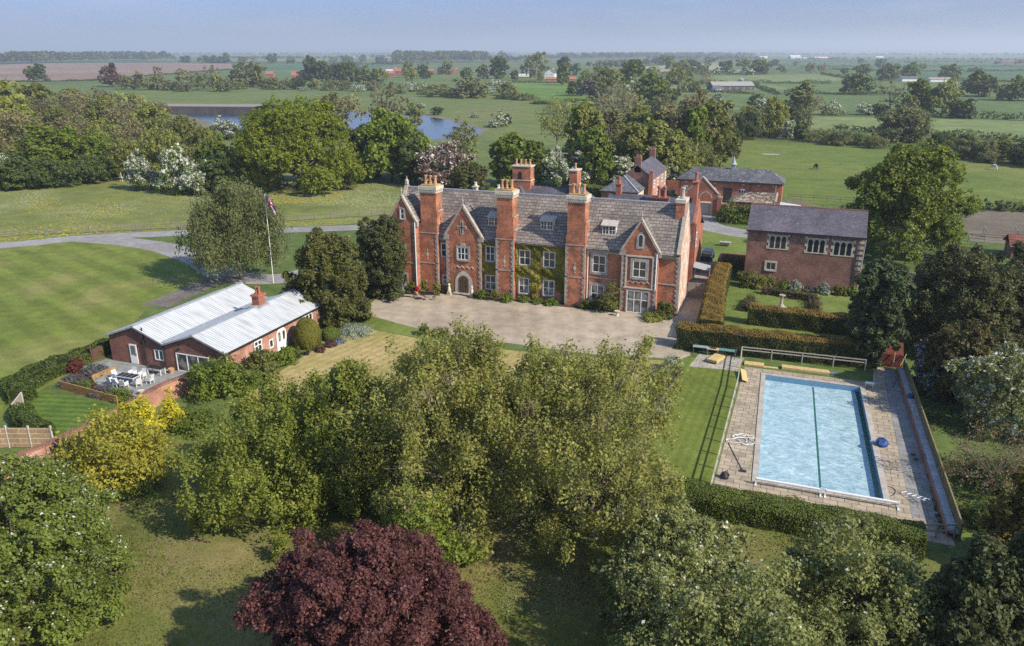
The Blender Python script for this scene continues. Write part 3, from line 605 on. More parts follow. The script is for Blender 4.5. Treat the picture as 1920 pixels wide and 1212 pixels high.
# fields to the horizon
F_ = {k: turf('field_' + k, *c, patch=.004, fine=.15) for k, c in dict(plough=((.20, .135, .10), (.26, .18, .135)), green=((.085, .13, .04), (.115, .155, .05)),
      pale=((.14, .18, .06), (.165, .20, .072)), blue=((.06, .115, .05), (.08, .135, .06)), dark=((.05, .085, .04), (.07, .105, .05)), straw=((.24, .23, .12), (.29, .27, .15))).items()}
for i, (k, pp) in enumerate([
    ('plough', [(-900, 160), (-900, 128), (0, 122), (60, 119), (330, 118), (432, 119.5), (450, 127), (300, 139), (170, 150), (0, 153)]),
    ('blue', [(330, 118.4), (620, 119.5), (720, 121), (700, 130), (460, 129), (432, 119.8)]), ('dark', [(0, 116), (300, 115), (480, 117.5), (60, 118.6), (-300, 121)]),
    ('green', [(450, 131), (700, 131), (760, 158), (500, 165), (300, 160), (250, 150)]),
    ('green', [(1130, 160), (1300, 157), (1560, 158), (1560, 178), (1400, 200), (1130, 190)]),
    ('pale', [(1330, 143), (1540, 139.5), (1588, 147), (1560, 155), (1320, 156)]), ('straw', [(1180, 127), (1340, 119), (1380, 122), (1330, 133), (1200, 137)]),
    ('blue', [(1440, 117), (1900, 118), (2300, 123), (2300, 132), (1700, 134), (1500, 128)]), ('green', [(1560, 157), (2300, 150), (2300, 190), (1560, 178)]),
    ('blue', [(1640, 136), (2300, 134), (2300, 147), (1640, 148)]), ('pale', [(1250, 160), (1420, 158), (1500, 166), (1300, 178), (1240, 172)]),
    ('green', [(1340, 181), (1600, 180), (2300, 196), (2300, 232), (1700, 218), (1500, 216), (1340, 205)]),
    ('pale', [(1480, 218), (2400, 238), (2400, 268), (1900, 262), (1500, 245)]), ('pale', [(900, 106), (1200, 105.5), (1230, 108), (930, 109)]),
    ('straw', [(640, 107), (800, 106.5), (820, 109), (650, 110)]), ('pale', [(1500, 108), (1900, 107.5), (1900, 110), (1540, 111)]), ('dark', [(1450, 112), (2000, 111.5), (2100, 115), (1500, 116)]),
    ('green', [(700, 112), (1000, 111), (1000, 117), (720, 119)]), ('pale', [(380, 111), (640, 111), (620, 115), (400, 116)]), ('dark', [(1150, 111), (1400, 110), (1400, 114), (1150, 116)])]):
    pxs('field', pp, (.03 + .006 * i) if max(p[1] for p in pp) > 140 else .25 + .03 * i, F_[k])
# low hills on the skyline
rng = np.random.default_rng(5); mb = MB(); nH = 90
hill = turf('hill_woods', (.05, .075, .04), (.09, .11, .06), patch=.0008, fine=.01)
for rowi, (dist, hh) in enumerate(((15500, 62), (19500, 120))):
    prev = None
    for i in range(nH + 1):
        ang = R(HEAD + 90) + R(40) - R(80) * i / nH
        zz = hh * (.45 + .3 * math.sin(i * .21 + rowi) + .2 * math.sin(i * .53 + 2 * rowi) + rng.uniform(0, .10)) * (0.35 + .65 * min(1, i / 40))
        p = (CAMX + dist * math.cos(ang), CAMY + dist * math.sin(ang)); q = (CAMX + (dist + 2500) * math.cos(ang), CAMY + (dist + 2500) * math.sin(ang)); m1 = (CAMX + (dist - 1500) * math.cos(ang), CAMY + (dist - 1500) * math.sin(ang))
        cur = [(*m1, 0), (*p, zz * .8), (*q, zz)]
        if prev:
            for k in range(2): mb.poly([prev[k], cur[k], cur[k + 1], prev[k + 1]])
        prev = cur
o = mb.build('hills', hill, smooth=True); o['kind'] = 'structure'

# ---------------------------------------------------------------- building helpers
class TS:                                   # wall facing -y at y = c
    def __init__(s, c): s.c = c
    def __call__(s, a_, d, z_): return (a_, s.c - d, z_)
class TE:                                   # wall facing +x at x = c
    def __init__(s, c): s.c = c
    def __call__(s, a_, d, z_): return (s.c + d, a_, z_)
def lbox(mb, T, a0, a1, d0, d1, z0, z1, mi=0):
    p = T(a0, d0, z0); q = T(a1, d1, z1)
    return mb.box(min(p[0], q[0]), min(p[1], q[1]), z0, max(p[0], q[0]), max(p[1], q[1]), z1, mi)
def window(par, T, a0, a1, z0, z1, nx=2, tr=(.5,), surround=stone, sw=.2, gm=None, fr=white, name='window', bw=.07, glaze=0):
    """stone-dressed (or plain) casement: surround > frame, pane"""
    s = MB(); d = .09
    if surround is not None:
        lbox(s, T, a0 - sw, a0, 0, d, z0 - sw, z1 + sw); lbox(s, T, a1, a1 + sw, 0, d, z0 - sw, z1 + sw)
        lbox(s, T, a0, a1, 0, d, z1, z1 + sw); lbox(s, T, a0, a1, 0, d + .05, z0 - sw, z0)
        o = s.build(name, surround, par)
    else:
        lbox(s, T, a0, a1, 0, .03, z0 - .06, z0); o = s.build(name, fr, par)
    f = MB(); e_ = .004
    lbox(f, T, a0, a0 + bw, 0.01, .07, z0 + e_, z1 - e_); lbox(f, T, a1 - bw, a1, .01, .07, z0 + e_, z1 - e_)
    lbox(f, T, a0 + bw, a1 - bw, .01, .068, z0 + e_, z0 + bw); lbox(f, T, a0 + bw, a1 - bw, .01, .068, z1 - bw, z1 - e_)
    for i in range(1, nx):
        c = a0 + (a1 - a0) * i / nx; lbox(f, T, c - bw * .55, c + bw * .55, .01, .064, z0 + bw, z1 - bw)
    for t_ in tr:
        c = z0 + (z1 - z0) * t_; lbox(f, T, a0 + bw, a1 - bw, .01, .060, c - bw * .45, c + bw * .45)
    for g_ in range(glaze):
        c = a0 + (a1 - a0) * (g_ + .5) / max(1, glaze); lbox(f, T, c - .012, c + .012, .01, .05, z0 + bw, z1 - bw)
    f.build('frame', fr, o)
    MB().poly([T(a0 + .02, .03, z0 + .02), T(a1 - .02, .03, z0 + .02), T(a1 - .02, .03, z1 - .02), T(a0 + .02, .03, z1 - .02)]).build('pane', gm or glass, o)
    return o
def pointed(T, a0, a1, z0, z1, d, round_=False, n_=6):
    c = (a0 + a1) / 2; r_ = (a1 - a0) / 2; sp = z1 - (r_ if round_ else r_ * 1.35); P = [T(a0, d, z0), T(a1, d, z0), T(a1, d, sp)]
    for i in range(1, n_):
        t_ = i / n_
        if round_: P.append(T(c + r_ * math.cos(t_ * math.pi / 2), d, sp + r_ * math.sin(t_ * math.pi / 2)))
        else: P.append(T(a1 - r_ * (1 - math.cos(t_ * 1.2)) / (1 - math.cos(1.2)), d, sp + (z1 - sp) * math.sin(t_ * 1.2) / math.sin(1.2)))
    P.append(T(c, d, z1))
    for i in range(n_ - 1, 0, -1):
        t_ = i / n_
        if round_: P.append(T(c - r_ * math.cos(t_ * math.pi / 2), d, sp + r_ * math.sin(t_ * math.pi / 2)))
        else: P.append(T(a0 + r_ * (1 - math.cos(t_ * 1.2)) / (1 - math.cos(1.2)), d, sp + (z1 - sp) * math.sin(t_ * 1.2) / math.sin(1.2)))
    P.append(T(a0, d, sp)); return P
def slab(mb, P, th=.14, mi=0):
    """a roof slope: polygon with thickness"""
    P = [Vector(p) for p in P]; n_ = (P[1] - P[0]).cross(P[-1] - P[0]).normalized()
    if n_.z < 0: n_ = -n_
    Q = [p + n_ * th for p in P]; mb.poly(Q, mi)
    for i in range(len(P)): j = (i + 1) % len(P); mb.poly([P[i], P[j], Q[j], Q[i]], mi)
    mb.poly(P[::-1], mi)
def gable_x(mb, x0, x1, y0, y1, ze, zr, ov=.25, mi=0, yr=None):      # ridge along x
    yr = (y0 + y1) / 2 if yr is None else yr; k0 = (zr - ze) / (yr - y0); k1 = (zr - ze) / (y1 - yr)
    slab(mb, [(x0, y0 - ov, ze - ov * k0), (x1, y0 - ov, ze - ov * k0), (x1, yr, zr), (x0, yr, zr)], mi=mi)
    slab(mb, [(x0, y1 + ov, ze - ov * k1), (x1, y1 + ov, ze - ov * k1), (x1, yr, zr), (x0, yr, zr)], mi=mi)
def gable_y(mb, x0, x1, y0, y1, ze, zr, ov=.2, mi=0, y1r=None):      # ridge along y
    xr = (x0 + x1) / 2; k = (zr - ze) / (xr - x0); y1r = y1 if y1r is None else y1r
    slab(mb, [(x0 - ov, y0, ze - ov * k), (x0 - ov, y1, ze - ov * k), (xr, y1r, zr), (xr, y0, zr)], mi=mi)
    slab(mb, [(x1 + ov, y0, ze - ov * k), (x1 + ov, y1, ze - ov * k), (xr, y1r, zr), (xr, y0, zr)], mi=mi)
def hip(mb, x0, x1, y0, y1, ze, zr, ov=.3, mi=(0, 1), ends=(1, 1), along='x'):
    x0 -= ov; x1 += ov; y0 -= ov; y1 += ov
    if along == 'x':
        ym = (y0 + y1) / 2; h_ = (y1 - y0) / 2; a_ = x0 + (h_ if ends[0] else 0); b_ = x1 - (h_ if ends[1] else 0)
        slab(mb, [(x0, y0, ze), (x1, y0, ze), (b_, ym, zr), (a_, ym, zr)], mi=mi[0]); slab(mb, [(x1, y1, ze), (x0, y1, ze), (a_, ym, zr), (b_, ym, zr)], mi=mi[0])
        if ends[0]: slab(mb, [(x0, y1, ze), (x0, y0, ze), (a_, ym, zr)], mi=mi[1])
        if ends[1]: slab(mb, [(x1, y0, ze), (x1, y1, ze), (b_, ym, zr)], mi=mi[1])
    else:
        xm = (x0 + x1) / 2; h_ = (x1 - x0) / 2; a_ = y0 + (h_ if ends[0] else 0); b_ = y1 - (h_ if ends[1] else 0)
        slab(mb, [(x0, y1, ze), (x0, y0, ze), (xm, a_, zr), (xm, b_, zr)], mi=mi[1]); slab(mb, [(x1, y0, ze), (x1, y1, ze), (xm, b_, zr), (xm, a_, zr)], mi=mi[1])
        if ends[0]: slab(mb, [(x0, y0, ze), (x1, y0, ze), (xm, a_, zr)], mi=mi[0])
        if ends[1]: slab(mb, [(x1, y1, ze), (x0, y1, ze), (xm, b_, zr)], mi=mi[0])
def pots(par, c0, c1, y, z_, n_, mat=terracotta, h=1.1, r_=.2, T=None):
    for i in range(n_):
        x = c0 + (c1 - c0) * (i + .5) / n_
        MB().lathe((x, y, z_), [(r_ * 1.25, 0), (r_ * 1.25, .12), (r_, .2), (r_ * .85, h * .55), (r_ * .8, h * .8), (r_ * 1.15, h * .86), (r_ * 1.1, h), (r_ * .7, h)], 10).build('pot', mat, par)
def quoins(par, T, a_, z0, z1, s=1, wd=.42, mat=stone_d):
    mb = MB(); z_ = z0; i = 0
    while z_ < z1 - .1:
        w_ = wd if i % 2 else wd * .6; zz = min(z_ + .30, z1); lbox(mb, T, a_, a_ + s * w_, 0, .05, z_ + .008, zz - .008); z_ += .30; i += 1
    return mb.build('quoin_strip', mat, par)
def coping(par, pts, wd=.42, th=.22, mat=stone, name='coping'):
    mb = MB()
    for p, q in zip(pts, pts[1:]): mb.bar(p, q, wd, th)
    return mb.build(name, mat, par)

# ---------------------------------------------------------------- the manor house
EA, RG, RV = 7.6, 12.65, 3.4; KP = (RG - EA) / RV
H = empty('manor_house', (0, 0, 0), 'long red brick manor house with steep slate roof, gables and tall chimneys facing gravel forecourt', 'house')
wm = MB(); wm.box(-37.5, 0, 0, 0, 6.8, EA)
def gabwall(mb, x, y0, y1, ze, zr, th):        # gable triangle, wall across y at x
    ym = (y0 + y1) / 2
    for xx in (x, x + th): mb.poly([(xx, y0, ze), (xx, y1, ze), (xx, ym, zr)])
    mb.poly([(x, y0, ze), (x, ym, zr), (x + th, ym, zr), (x + th, y0, ze)]); mb.poly([(x, y1, ze), (x, ym, zr), (x + th, ym, zr), (x + th, y1, ze)])
def gabwall_y(mb, y, x0, x1, ze, zr, th):
    xm = (x0 + x1) / 2
    for yy in (y, y + th): mb.poly([(x0, yy, ze), (x1, yy, ze), (xm, yy, zr)])
    mb.poly([(x0, y, ze), (xm, y, zr), (xm, y + th, zr), (x0, y + th, ze)]); mb.poly([(x1, y, ze), (xm, y, zr), (xm, y + th, zr), (x1, y + th, ze)])
gabwall(wm, -37.5, 0, 6.8, EA, RG + .35, .4)
wm.box(-37.5, -1.5, 0, -33.7, -.003, 9.3); gabwall_y(wm, -1.5, -37.5, -33.7, 9.3, 12.55, .35)                # left wing
wm.box(-29.95, -.5, 0, -25.05, -.003, 7.75); gabwall_y(wm, -.5, -29.95, -25.05, 7.75, 11.55, .35)             # porch gable
wm.box(-6.8, -.7, 0, -2.45, -.003, 7.75); gabwall_y(wm, -.7, -6.8, -2.45, 7.75, 11.35, .35)                    # garden bay
wm.box(-34.3, -.9, 3.0, -33.702, -.004, 8.9)
wm.build('wall', brick, H)
gw = MB(); gw.box(.002, 0.002, 0, .05, 6.798, EA); gabwall(gw, -.36, -.001, 6.801, EA, RG + .35, .41); gw.build('gable_wall', brick_gable, H)  # thin skin in the paler brick that carries painted sun glare
rf = MB(); gable_x(rf, -37.15, -.36, 0, 6.8, EA, RG, .3)
rf.build('roof', slate, H)
rg = MB(); rg.bar((-37.1, RV, RG + .18), (-.4, RV, RG + .18), .3, .16); rg.build('ridge', lead, H)
def gable_roof(x0, x1, yf, ze, zr, nm='gable_roof'):
    r_ = MB(); yb = (zr - .15 - EA) / KP; k = (zr - ze) / ((x1 - x0) / 2); ye = max((ze - EA) / KP, 0.0) + .05; xm = (x0 + x1) / 2
    slab(r_, [(x0 - .1, yf + .3, ze - .1 * k), (x0 - .1, ye, ze - .1 * k), (xm, yb + .1, zr - .12), (xm, yf + .3, zr - .12)]); slab(r_, [(x1 + .1, yf + .3, ze - .1 * k), (x1 + .1, ye, ze - .1 * k), (xm, yb + .1, zr - .12), (xm, yf + .3, zr - .12)])
    o = r_.build(nm, slate_y, H)
    v_ = MB(); v_.bar((x1 + .16, ye, ze + .14), (xm, yb + .35, zr + .12), .22, .05); v_.bar((x0 - .16, ye, ze + .14), (xm, yb + .35, zr + .12), .22, .05); v_.build('valley_flashing', lead, o)
    coping(o, [(x0 - .12, yf + .1, ze - .12), (xm, yf + .1, zr + .12), (x1 + .12, yf + .1, ze - .12)], .5, .24)
    kn = MB(); kn.box(x0 - .3, yf - .08, ze - .7, x0 + .42, yf + .33, ze - .08); kn.build('kneeler', stone_d, o); kn = MB(); kn.box(x1 - .42, yf - .08, ze - .7, x1 + .3, yf + .33, ze - .08); kn.build('kneeler', stone_d, o)
    MB().lathe((xm, yf + .1, zr + .15), [(.16, 0), (.1, .15), (.05, .4), (.12, .5), (.10, .6), (.02, 1.0)], 6).build('finial', stone, o)
gable_roof(-37.5, -33.7, -1.5, 9.3, 12.4); gable_roof(-29.95, -25.05, -.5, 7.75, 11.45); gable_roof(-6.8, -2.45, -.7, 7.75, 11.25)
coping(H, [(-.16, -.35, EA - .1), (-.16, RV, RG + .5), (-.16, 7.1, EA - .1)], .45, .26)
coping(H, [(-37.3, -.1, EA + .1), (-37.3, RV, RG + .5), (-37.3, 7.0, EA)], .45, .26)
MB().lathe((-37.3, RV, RG + .5), [(.3, 0), (.28, .5), (.1, .7), (.05, 1.1)], 6).build('finial', stone, H)
S0 = TS(0)
st = MB()
for a0, a1, d in ((-33.65, -30.0, 0), (-25.0, -22.95, 0), (-20.65, -13.85, 0), (-11.3, -6.85, 0), (-2.4, 0, 0)):
    lbox(st := MB(), S0, a0, a1, .0, .07, 3.66, 3.80); st.build('string_course', stone_d, H)
lbox(st := MB(), TS(-1.5), -37.45, -33.75, 0, .06, 3.66, 3.8)
st.build('string_course', stone_d, H)
cs = MB()
for a0, a1 in ((-33.65, -30.0), (-25.0, -22.95), (-20.65, -13.85), (-11.3, -6.85), (-2.4, -.1)):
    lbox(cs, S0, a0, a1, .0, .14, 7.02, 7.16); lbox(cs, S0, a0, a1, .0, .08, 6.86, 6.94)
cs.build('cornice', cream, H)
gt = MB()
for a0, a1 in ((-33.6, -30.1), (-25.0, -22.95), (-20.6, -13.9), (-11.3, -6.9), (-2.35, -.1)): lbox(gt, S0, a0, a1, .22, .40, 7.2, 7.36)
gt.build('gutter', black_iron, H)
# quoins
quoins(H, TS(-1.5), -37.5, .3, 9.2, 1); quoins(H, TS(-1.5), -33.7, .3, 9.2, -1); quoins(H, TS(-.5), -29.95, .2, 7.2, 1); quoins(H, TS(-.5), -25.05, .2, 7.2, -1)
quoins(H, TS(-.7), -6.8, .2, 7.2, 1); quoins(H, TS(-.7), -2.45, .2, 7.2, -1); quoins(H, S0, 0.0, .2, 7.0, -1); quoins(H, TE(.05), 0.0, .2, 7.0, 1)
# tall front chimneys
def stack(c0, c1, y0=-.7, y1=1.3, seed=0, base=None):
    o = MB(); b0, b1 = base or (c0 - .16, c1 + .2)
    o.box(b0, y0, 0, b1, y1, 7.7); o.box(b0 + .05, y0 + .03, 7.7, b1 - .02, y1, 8.9); o.box(c0, y0 + .06, 8.9, c1 + .12, y1, 10.6); o.box(c0, y0 + .08, 10.6, c1, y1 - .1, 12.9)
    ck = o.build('chimney', brick, H)
    cp = MB(); cp.box(c0 - .12, y0 - .04, 12.9, c1 + .12, y1 + .02, 13.05); cp.box(c0 - .2, y0 - .12, 13.3, c1 + .2, y1 + .1, 13.72); cp.box(c0 - .08, y0 + .0, 13.05, c1 + .08, y1 - .02, 13.3, 0)
    k = c0 - .1
    while k < c1 + .05: cp.box(k, y0 - .09, 13.06, k + .12, y0 - .002, 13.29); k += .24
    k = y0 + .05
    while k < y1 - .1: cp.box(c1 + .082, k, 13.06, c1 + .17, k + .12, 13.29); k += .24
    cp.box(c0 + .05, y0 + .15, 13.72, c1 - .05, y1 - .2, 13.9, 1)
    cp.build('chimney_cap', [cream, bricky('lichen_cap', (.42, .26, .08), (.34, .24, .13), (.3, .25, .2), .4, .3)], ck)
    pots(ck, c0 + .1, c1 - .1, (y0 + y1) / 2, 13.9, 3)
    TSy = TS(y0)
    bd = MB(); lbox(bd, TSy, b0 - .02, b1 + .02, 0, .05, 7.68, 7.8); bd.box(b1 + .021, y0 - .05, 7.68, b1 + .05, y1, 7.8); bd.build('stone_band', stone_d, ck); bd = MB(); lbox(bd, TSy, b0, b1, 0, .05, 3.66, 3.8); bd.build('stone_band', stone_d, ck)
    MB().box(c1 + .12, y0 + .2, 10.5, c1 + .2, y1 - .1, 10.66).build('stone_band', stone_d, ck); MB().box(b1 - .02, y0 + .2, 8.84, b1 + .1, y1 - .1, 9.0).build('stone_band', stone_d, ck)
    quoins(ck, TSy, b0, .25, 7.6, 1, .36); quoins(ck, TSy, b1, .25, 7.6, -1, .36)
    m = (b0 + b1) / 2; dm = MB(); dm.poly([TSy(m, .03, 4.5), TSy(m + .22, .03, 4.9), TSy(m, .03, 5.3), TSy(m - .22, .03, 4.9)]); lbox(dm, TSy, m - .05, m + .05, 0, .028, 5.35, 5.6); lbox(dm, TSy, m - .05, m + .05, 0, .028, 4.2, 4.45); dm.build('stone_diamond', cream, ck)
stack(-33.35, -31.15, base=(-34.0, -31.05)); stack(-22.8, -20.75); stack(-13.65, -11.5)
ck = MB(); ck.box(-1.25, 2.2, 10.6, -.2, 4.6, 13.1); ck = ck.build('chimney', brick, H)
MB().box(-1.35, 2.1, 13.1, -.1, 4.7, 13.5).build('chimney_cap', cream, ck); pots(ck, -1.0, -.4, 3.4, 13.5, 1, stone, 1.3, .26)
# windows of the front
for a0, a1, z0, z1 in ((-30.85, -30.12, 4.6, 6.35), (-24.55, -23.35, 4.55, 6.5), (-20.0, -18.55, 4.5, 6.4), (-16.8, -15.3, 4.5, 6.45)): window(H, S0, a0, a1, z0, z1, 2 if a1 - a0 > 1 else 1, surround=stone_d, sw=.12)
for a0, a1, z0, z1 in ((-30.75, -30.15, .8, 2.1), (-24.65, -23.25, .8, 2.7), (-20.05, -18.75, .75, 2.8), (-16.8, -15.35, .8, 2.8)): window(H, S0, a0, a1, z0, z1, 2 if a1 - a0 > 1 else 1, surround=stone_d, sw=.12, gm=glass_c)
window(H, S0, -10.5, -8.9, 4.45, 6.55, 2, surround=stone_d, sw=.28); window(H, S0, -10.6, -8.98, .75, 2.78, 2, surround=stone_d, sw=.28, gm=glass_c)
B7 = TS(-.7); window(H, B7, -5.38, -3.8, 4.5, 6.45, 2, surround=stone_d, sw=.3)
o = window(H, B7, -5.95, -3.32, .05, 2.75, 3, tr=(.6,), surround=stone_d, sw=.14, gm=glass_c, name='garden_door')
zz = MB()
for i in range(8): zz.bar(B7(-6.0 + i * .34, .04, 3.75 + .28 * (i % 2)), B7(-6.0 + (i + 1) * .34, .04, 3.75 + .28 * ((i + 1) % 2)), .06, .09)
zz.build('zigzag_ornament', cream, H)
fr = MB(); lbox(fr, B7, -6.3, -6.12, 0, .1, 3.2, 6.95); lbox(fr, B7, -3.1, -2.92, 0, .1, 3.2, 6.95); lbox(fr, B7, -6.3, -2.92, 0, .12, 6.95, 7.12); lbox(fr, B7, -6.4, -2.85, 0, .14, 3.05, 3.2); fr.build('stone_panel_frame', cream, H)
def lancet(par, T, a0, a1, z0, z1, rnd=False, sw=.2, n_=1):
    s = MB(); s.poly(pointed(T, a0 - sw, a1 + sw, z0 - sw, z1 + sw * 1.2, .06, rnd)); o = s.build('window', stone_d, par)
    f = MB(); f.poly(pointed(T, a0, a1, z0, z1, .075, rnd)); f.build('frame', white, o)
    g_ = MB(); k = (a1 - a0) / n_
    for i in range(n_): g_.poly(pointed(T, a0 + i * k + .06, a0 + (i + 1) * k - .06, z0 + .07, z1 - .08, .085, rnd))
    g_.build('pane', glass, o); return o
lancet(H, B7, -4.9, -4.3, 8.15, 9.75); P5 = TS(-.5)
W15 = TS(-1.5); lancet(H, W15, -35.78, -35.28, 5.3, 6.3, True); window(H, W15, -35.8, -35.3, 9.5, 10.8, 1, (.5,), stone, .16); window(H, W15, -35.85, -35.3, 1.1, 2.1, 1, (), stone_d, .2)
o = window(H, P5, -28.3, -26.8, 4.55, 6.15, 3, (.5,), stone_d, .2); hd = MB(); lbox(hd, P5, -27.86, -27.24, 0, .1, 6.352, 6.75); hd.build('window_head', stone_d, H); window(H, P5, -27.76, -27.34, 6.18, 6.65, 1, (), None)
zz = MB()
for i in range(8): zz.bar(P5(-28.75 + i * .34, .04, 3.4 + .28 * (i % 2)), P5(-28.75 + (i + 1) * .34, .04, 3.4 + .28 * ((i + 1) % 2)), .06, .09)
zz.build('zigzag_ornament', cream, H)
cx = MB(); lbox(cx, P5, -27.85, -27.45, 0, .06, 7.85, 9.6); lbox(cx, P5, -28.3, -27.852, 0, .06, 8.55, 8.95); lbox(cx, P5, -27.448, -27.0, 0, .06, 8.55, 8.95); cx = cx.build('cross_window', stone, H)
c2 = MB(); lbox(c2, P5, -27.71, -27.59, .06, .075, 8.0, 9.45); lbox(c2, P5, -28.15, -27.15, .076, .085, 8.69, 8.81); c2.build('pane', glass, cx)
dr = MB(); dr.poly(pointed(P5, -28.75, -26.25, 0, 3.1, .05)); dr = dr.build('door_surround', cream, H); MB().poly(pointed(P5, -28.3, -26.75, .1, 2.5, .07, True)).build('arch', stone_d, dr)
dd = MB().poly(pointed(P5, -28.2, -26.85, .1, 2.4, .10, True)).build('door', wood_door, H)
bb = MB()
for i in range(1, 4): lbox(bb, P5, -28.2 + i * .34 - .02, -28.2 + i * .34 + .02, .10, .13, .15, 1.9)
bb.build('door_batten', wood_door, dd); MB().box(-27.1, -.66, 1.1, -27.02, -.6, 1.2).build('handle', black_iron, dd)
MB().box(-28.9, -1.15, 0, -26.1, -.5, .12).build('doorstep', stone_d, H)
for a_, y, z0, z1 in ((-33.78, -1.62, .1, 9.2), (-2.6, -.82, 3.1, 7.5), (-2.5, -.16, .1, 3.0), (-11.1, -.12, .1, 7.2)): MB().tube([(a_, y, z0), (a_, y, z1)], .055, 6).build('drainpipe', white if a_ > -12 or a_ < -30 else black_iron, H)
# dormers
for a0, a1 in ((-24.5, -22.95), (-17.5, -15.9), (-9.65, -8.05)):
    yf = .85; dm = MB(); z0 = EA + KP * yf + .12; zt = z0 + 1.12; yb = (zt + .45 - EA) / KP
    for xx in (a0 - .08, a1 + .02): dm.poly([(xx, yf, z0), (xx, yf, zt), (xx, yb, zt + .45)]); dm.poly([(xx + .06, yf, z0), (xx + .06, yf, zt), (xx + .06, yb, zt + .45)])
    dm.box(a0 - .08, yf - .03, z0 - .14, a1 + .08, yf + .03, z0 + .02); dm = dm.build('dormer', white, H)
    r_ = MB(); slab(r_, [(a0 - .2, yf - .2, zt - .06), (a1 + .2, yf - .2, zt - .06), (a1 + .2, yb + .05, zt + .47), (a0 - .2, yb + .05, zt + .47)], .1); r_.build('dormer_roof', plain('pale_slate', (.42, .38, .33), .8, .2, var=.2), dm)
    TT = TS(yf); f = MB(); lbox(f, TT, a0, a1, 0, .05, z0, z0 + .1); lbox(f, TT, a0, a1, 0, .05, zt - .1, zt)
    for k in (0, .25, .5, .75, 1): c = a0 + (a1 - a0) * k; w_ = .05 if k in (0, .5, 1) else .02; lbox(f, TT, max(a0, c - w_), min(a1, c + w_), 0, .052, z0 + .1, zt - .1)
    lbox(f, TT, a0, a1, 0, .048, (z0 + zt) / 2 - .02, (z0 + zt) / 2 + .02); f.build('frame', white, dm); MB().poly([TT(a0, .01, z0), TT(a1, .01, z0), TT(a1, .01, zt), TT(a0, .01, zt)]).build('pane', glass, dm)
    fl = MB(); k = (1, KP); fl.bar((a0 - .25, yb + .2, EA + KP * (yb + .2) + .2), (a0 - .25, .6, EA + KP * .6 + .2), .12, .03); fl.bar((a1 + .25, yb + .2, EA + KP * (yb + .2) + .2), (a1 + .25, .6, EA + KP * .6 + .2), .12, .03); fl.build('flashing', lead, dm)
# rear ranges
rr = MB(); rr.box(-27, 6.81, 0, -21.7, 17, 8.3); rr.box(-19.2, 6.81, 0, -12.8, 17, 8.3); rr.box(-21.69, 9.6, 0, -19.21, 16.4, 8.3); rr.box(-12.9, 15.5, 0, -.6, 21.2, 8.2); gabwall(rr, -.95, 15.5, 21.2, 8.2, 11.0, .35); rr.box(-6, 6.81, 0, -1.2, 15.49, 5.2); rr.box(-3, 21.21, 0, -.9, 27, 6)
rr.build('rear_wall', brick_stable, H)
r_ = MB(); hip(r_, -27, -21.7, 9, 17, 8.7, 12.2, along='y'); hip(r_, -19.2, -12.8, 9, 17, 8.6, 12.3, along='y'); gable_x(r_, -24.3, -16, 10.2, 15.8, 8.7, 12.25); r_.build('rear_roof', [slate_b, slate_by], H)
r_ = MB(); gable_x(r_, -13.2, -.95, 15.5, 21.2, 8.2, 10.95); slab(r_, [(-6.2, 6.9, 6.6), (-1.0, 6.9, 6.6), (-1.0, 15.4, 5.2), (-6.2, 15.4, 5.2)]); gable_x(r_, -3, -.8, 21.3, 27, 6, 7.6); r_.build('wing_roof', slate_b, H)
def rear_stack(x0, x1, y0, y1, z0, z1, npot, pm=terracotta, cap=True, mat=brick, ph=.8, pr=.16):
    c = MB().box(x0, y0, z0, x1, y1, z1).build('chimney', mat, H); k = MB().box(x0 - .1, y0 - .1, z1, x1 + .1, y1 + .1, z1 + .16)
    if cap: k.box(x0 - .06, y0 - .06, z1 - 1.9, x1 + .06, y1 + .06, z1 - 1.78)
    k.build('chimney_cap', cream if cap else mat, c); pots(c, x0, x1, (y0 + y1) / 2, z1 + .16, npot, pm, ph, pr); return c
c = rear_stack(-25.6, -22.95, 12.4, 14.0, 8.5, 14.9, 4); TTc = TS(12.4); MB().poly(pointed(TTc, -24.75, -24.2, 13.0, 14.3, .02)).build('arched_recess', black_iron, c)  # recess is a flat black shape, its shade painted rather than hollowed
rear_stack(-17.3, -16.25, 12.2, 14.2, 8.5, 14.7, 1); rear_stack(-28.6, -28.1, 5.5, 6.1, 10, 12.9, 1, cream, False, cream, .5, .2); rear_stack(-26.5, -26.0, 8.5, 9.1, 10, 12.2, 1, cream, False, cream, .5, .2)
rear_stack(-12.2, -11.5, 18, 18.8, 9, 12.3, 1, redpot, False, brick_stable, .9, .22); rear_stack(-7.0, -4.6, 16.8, 17.8, 8.5, 10.9, 0, redpot, False, brick_dark); pots(H, -6.4, -4.8, 17.3, 11.05, 2, redpot, 1.5, .24)
rear_stack(-1.55, -.9, 17.6, 18.9, 9, 13.2, 1, redpot, False, brick_stable, 1.2, .25)
E6 = TE(-.6); window(H, E6, 17.2, 18.1, 4.5, 6.5, 1, (.5,), None, name='side_window'); MB().tube([(-.5, 15.7, .2), (-.5, 15.7, 8)], .06, 6).build('drainpipe', black_iron, H)

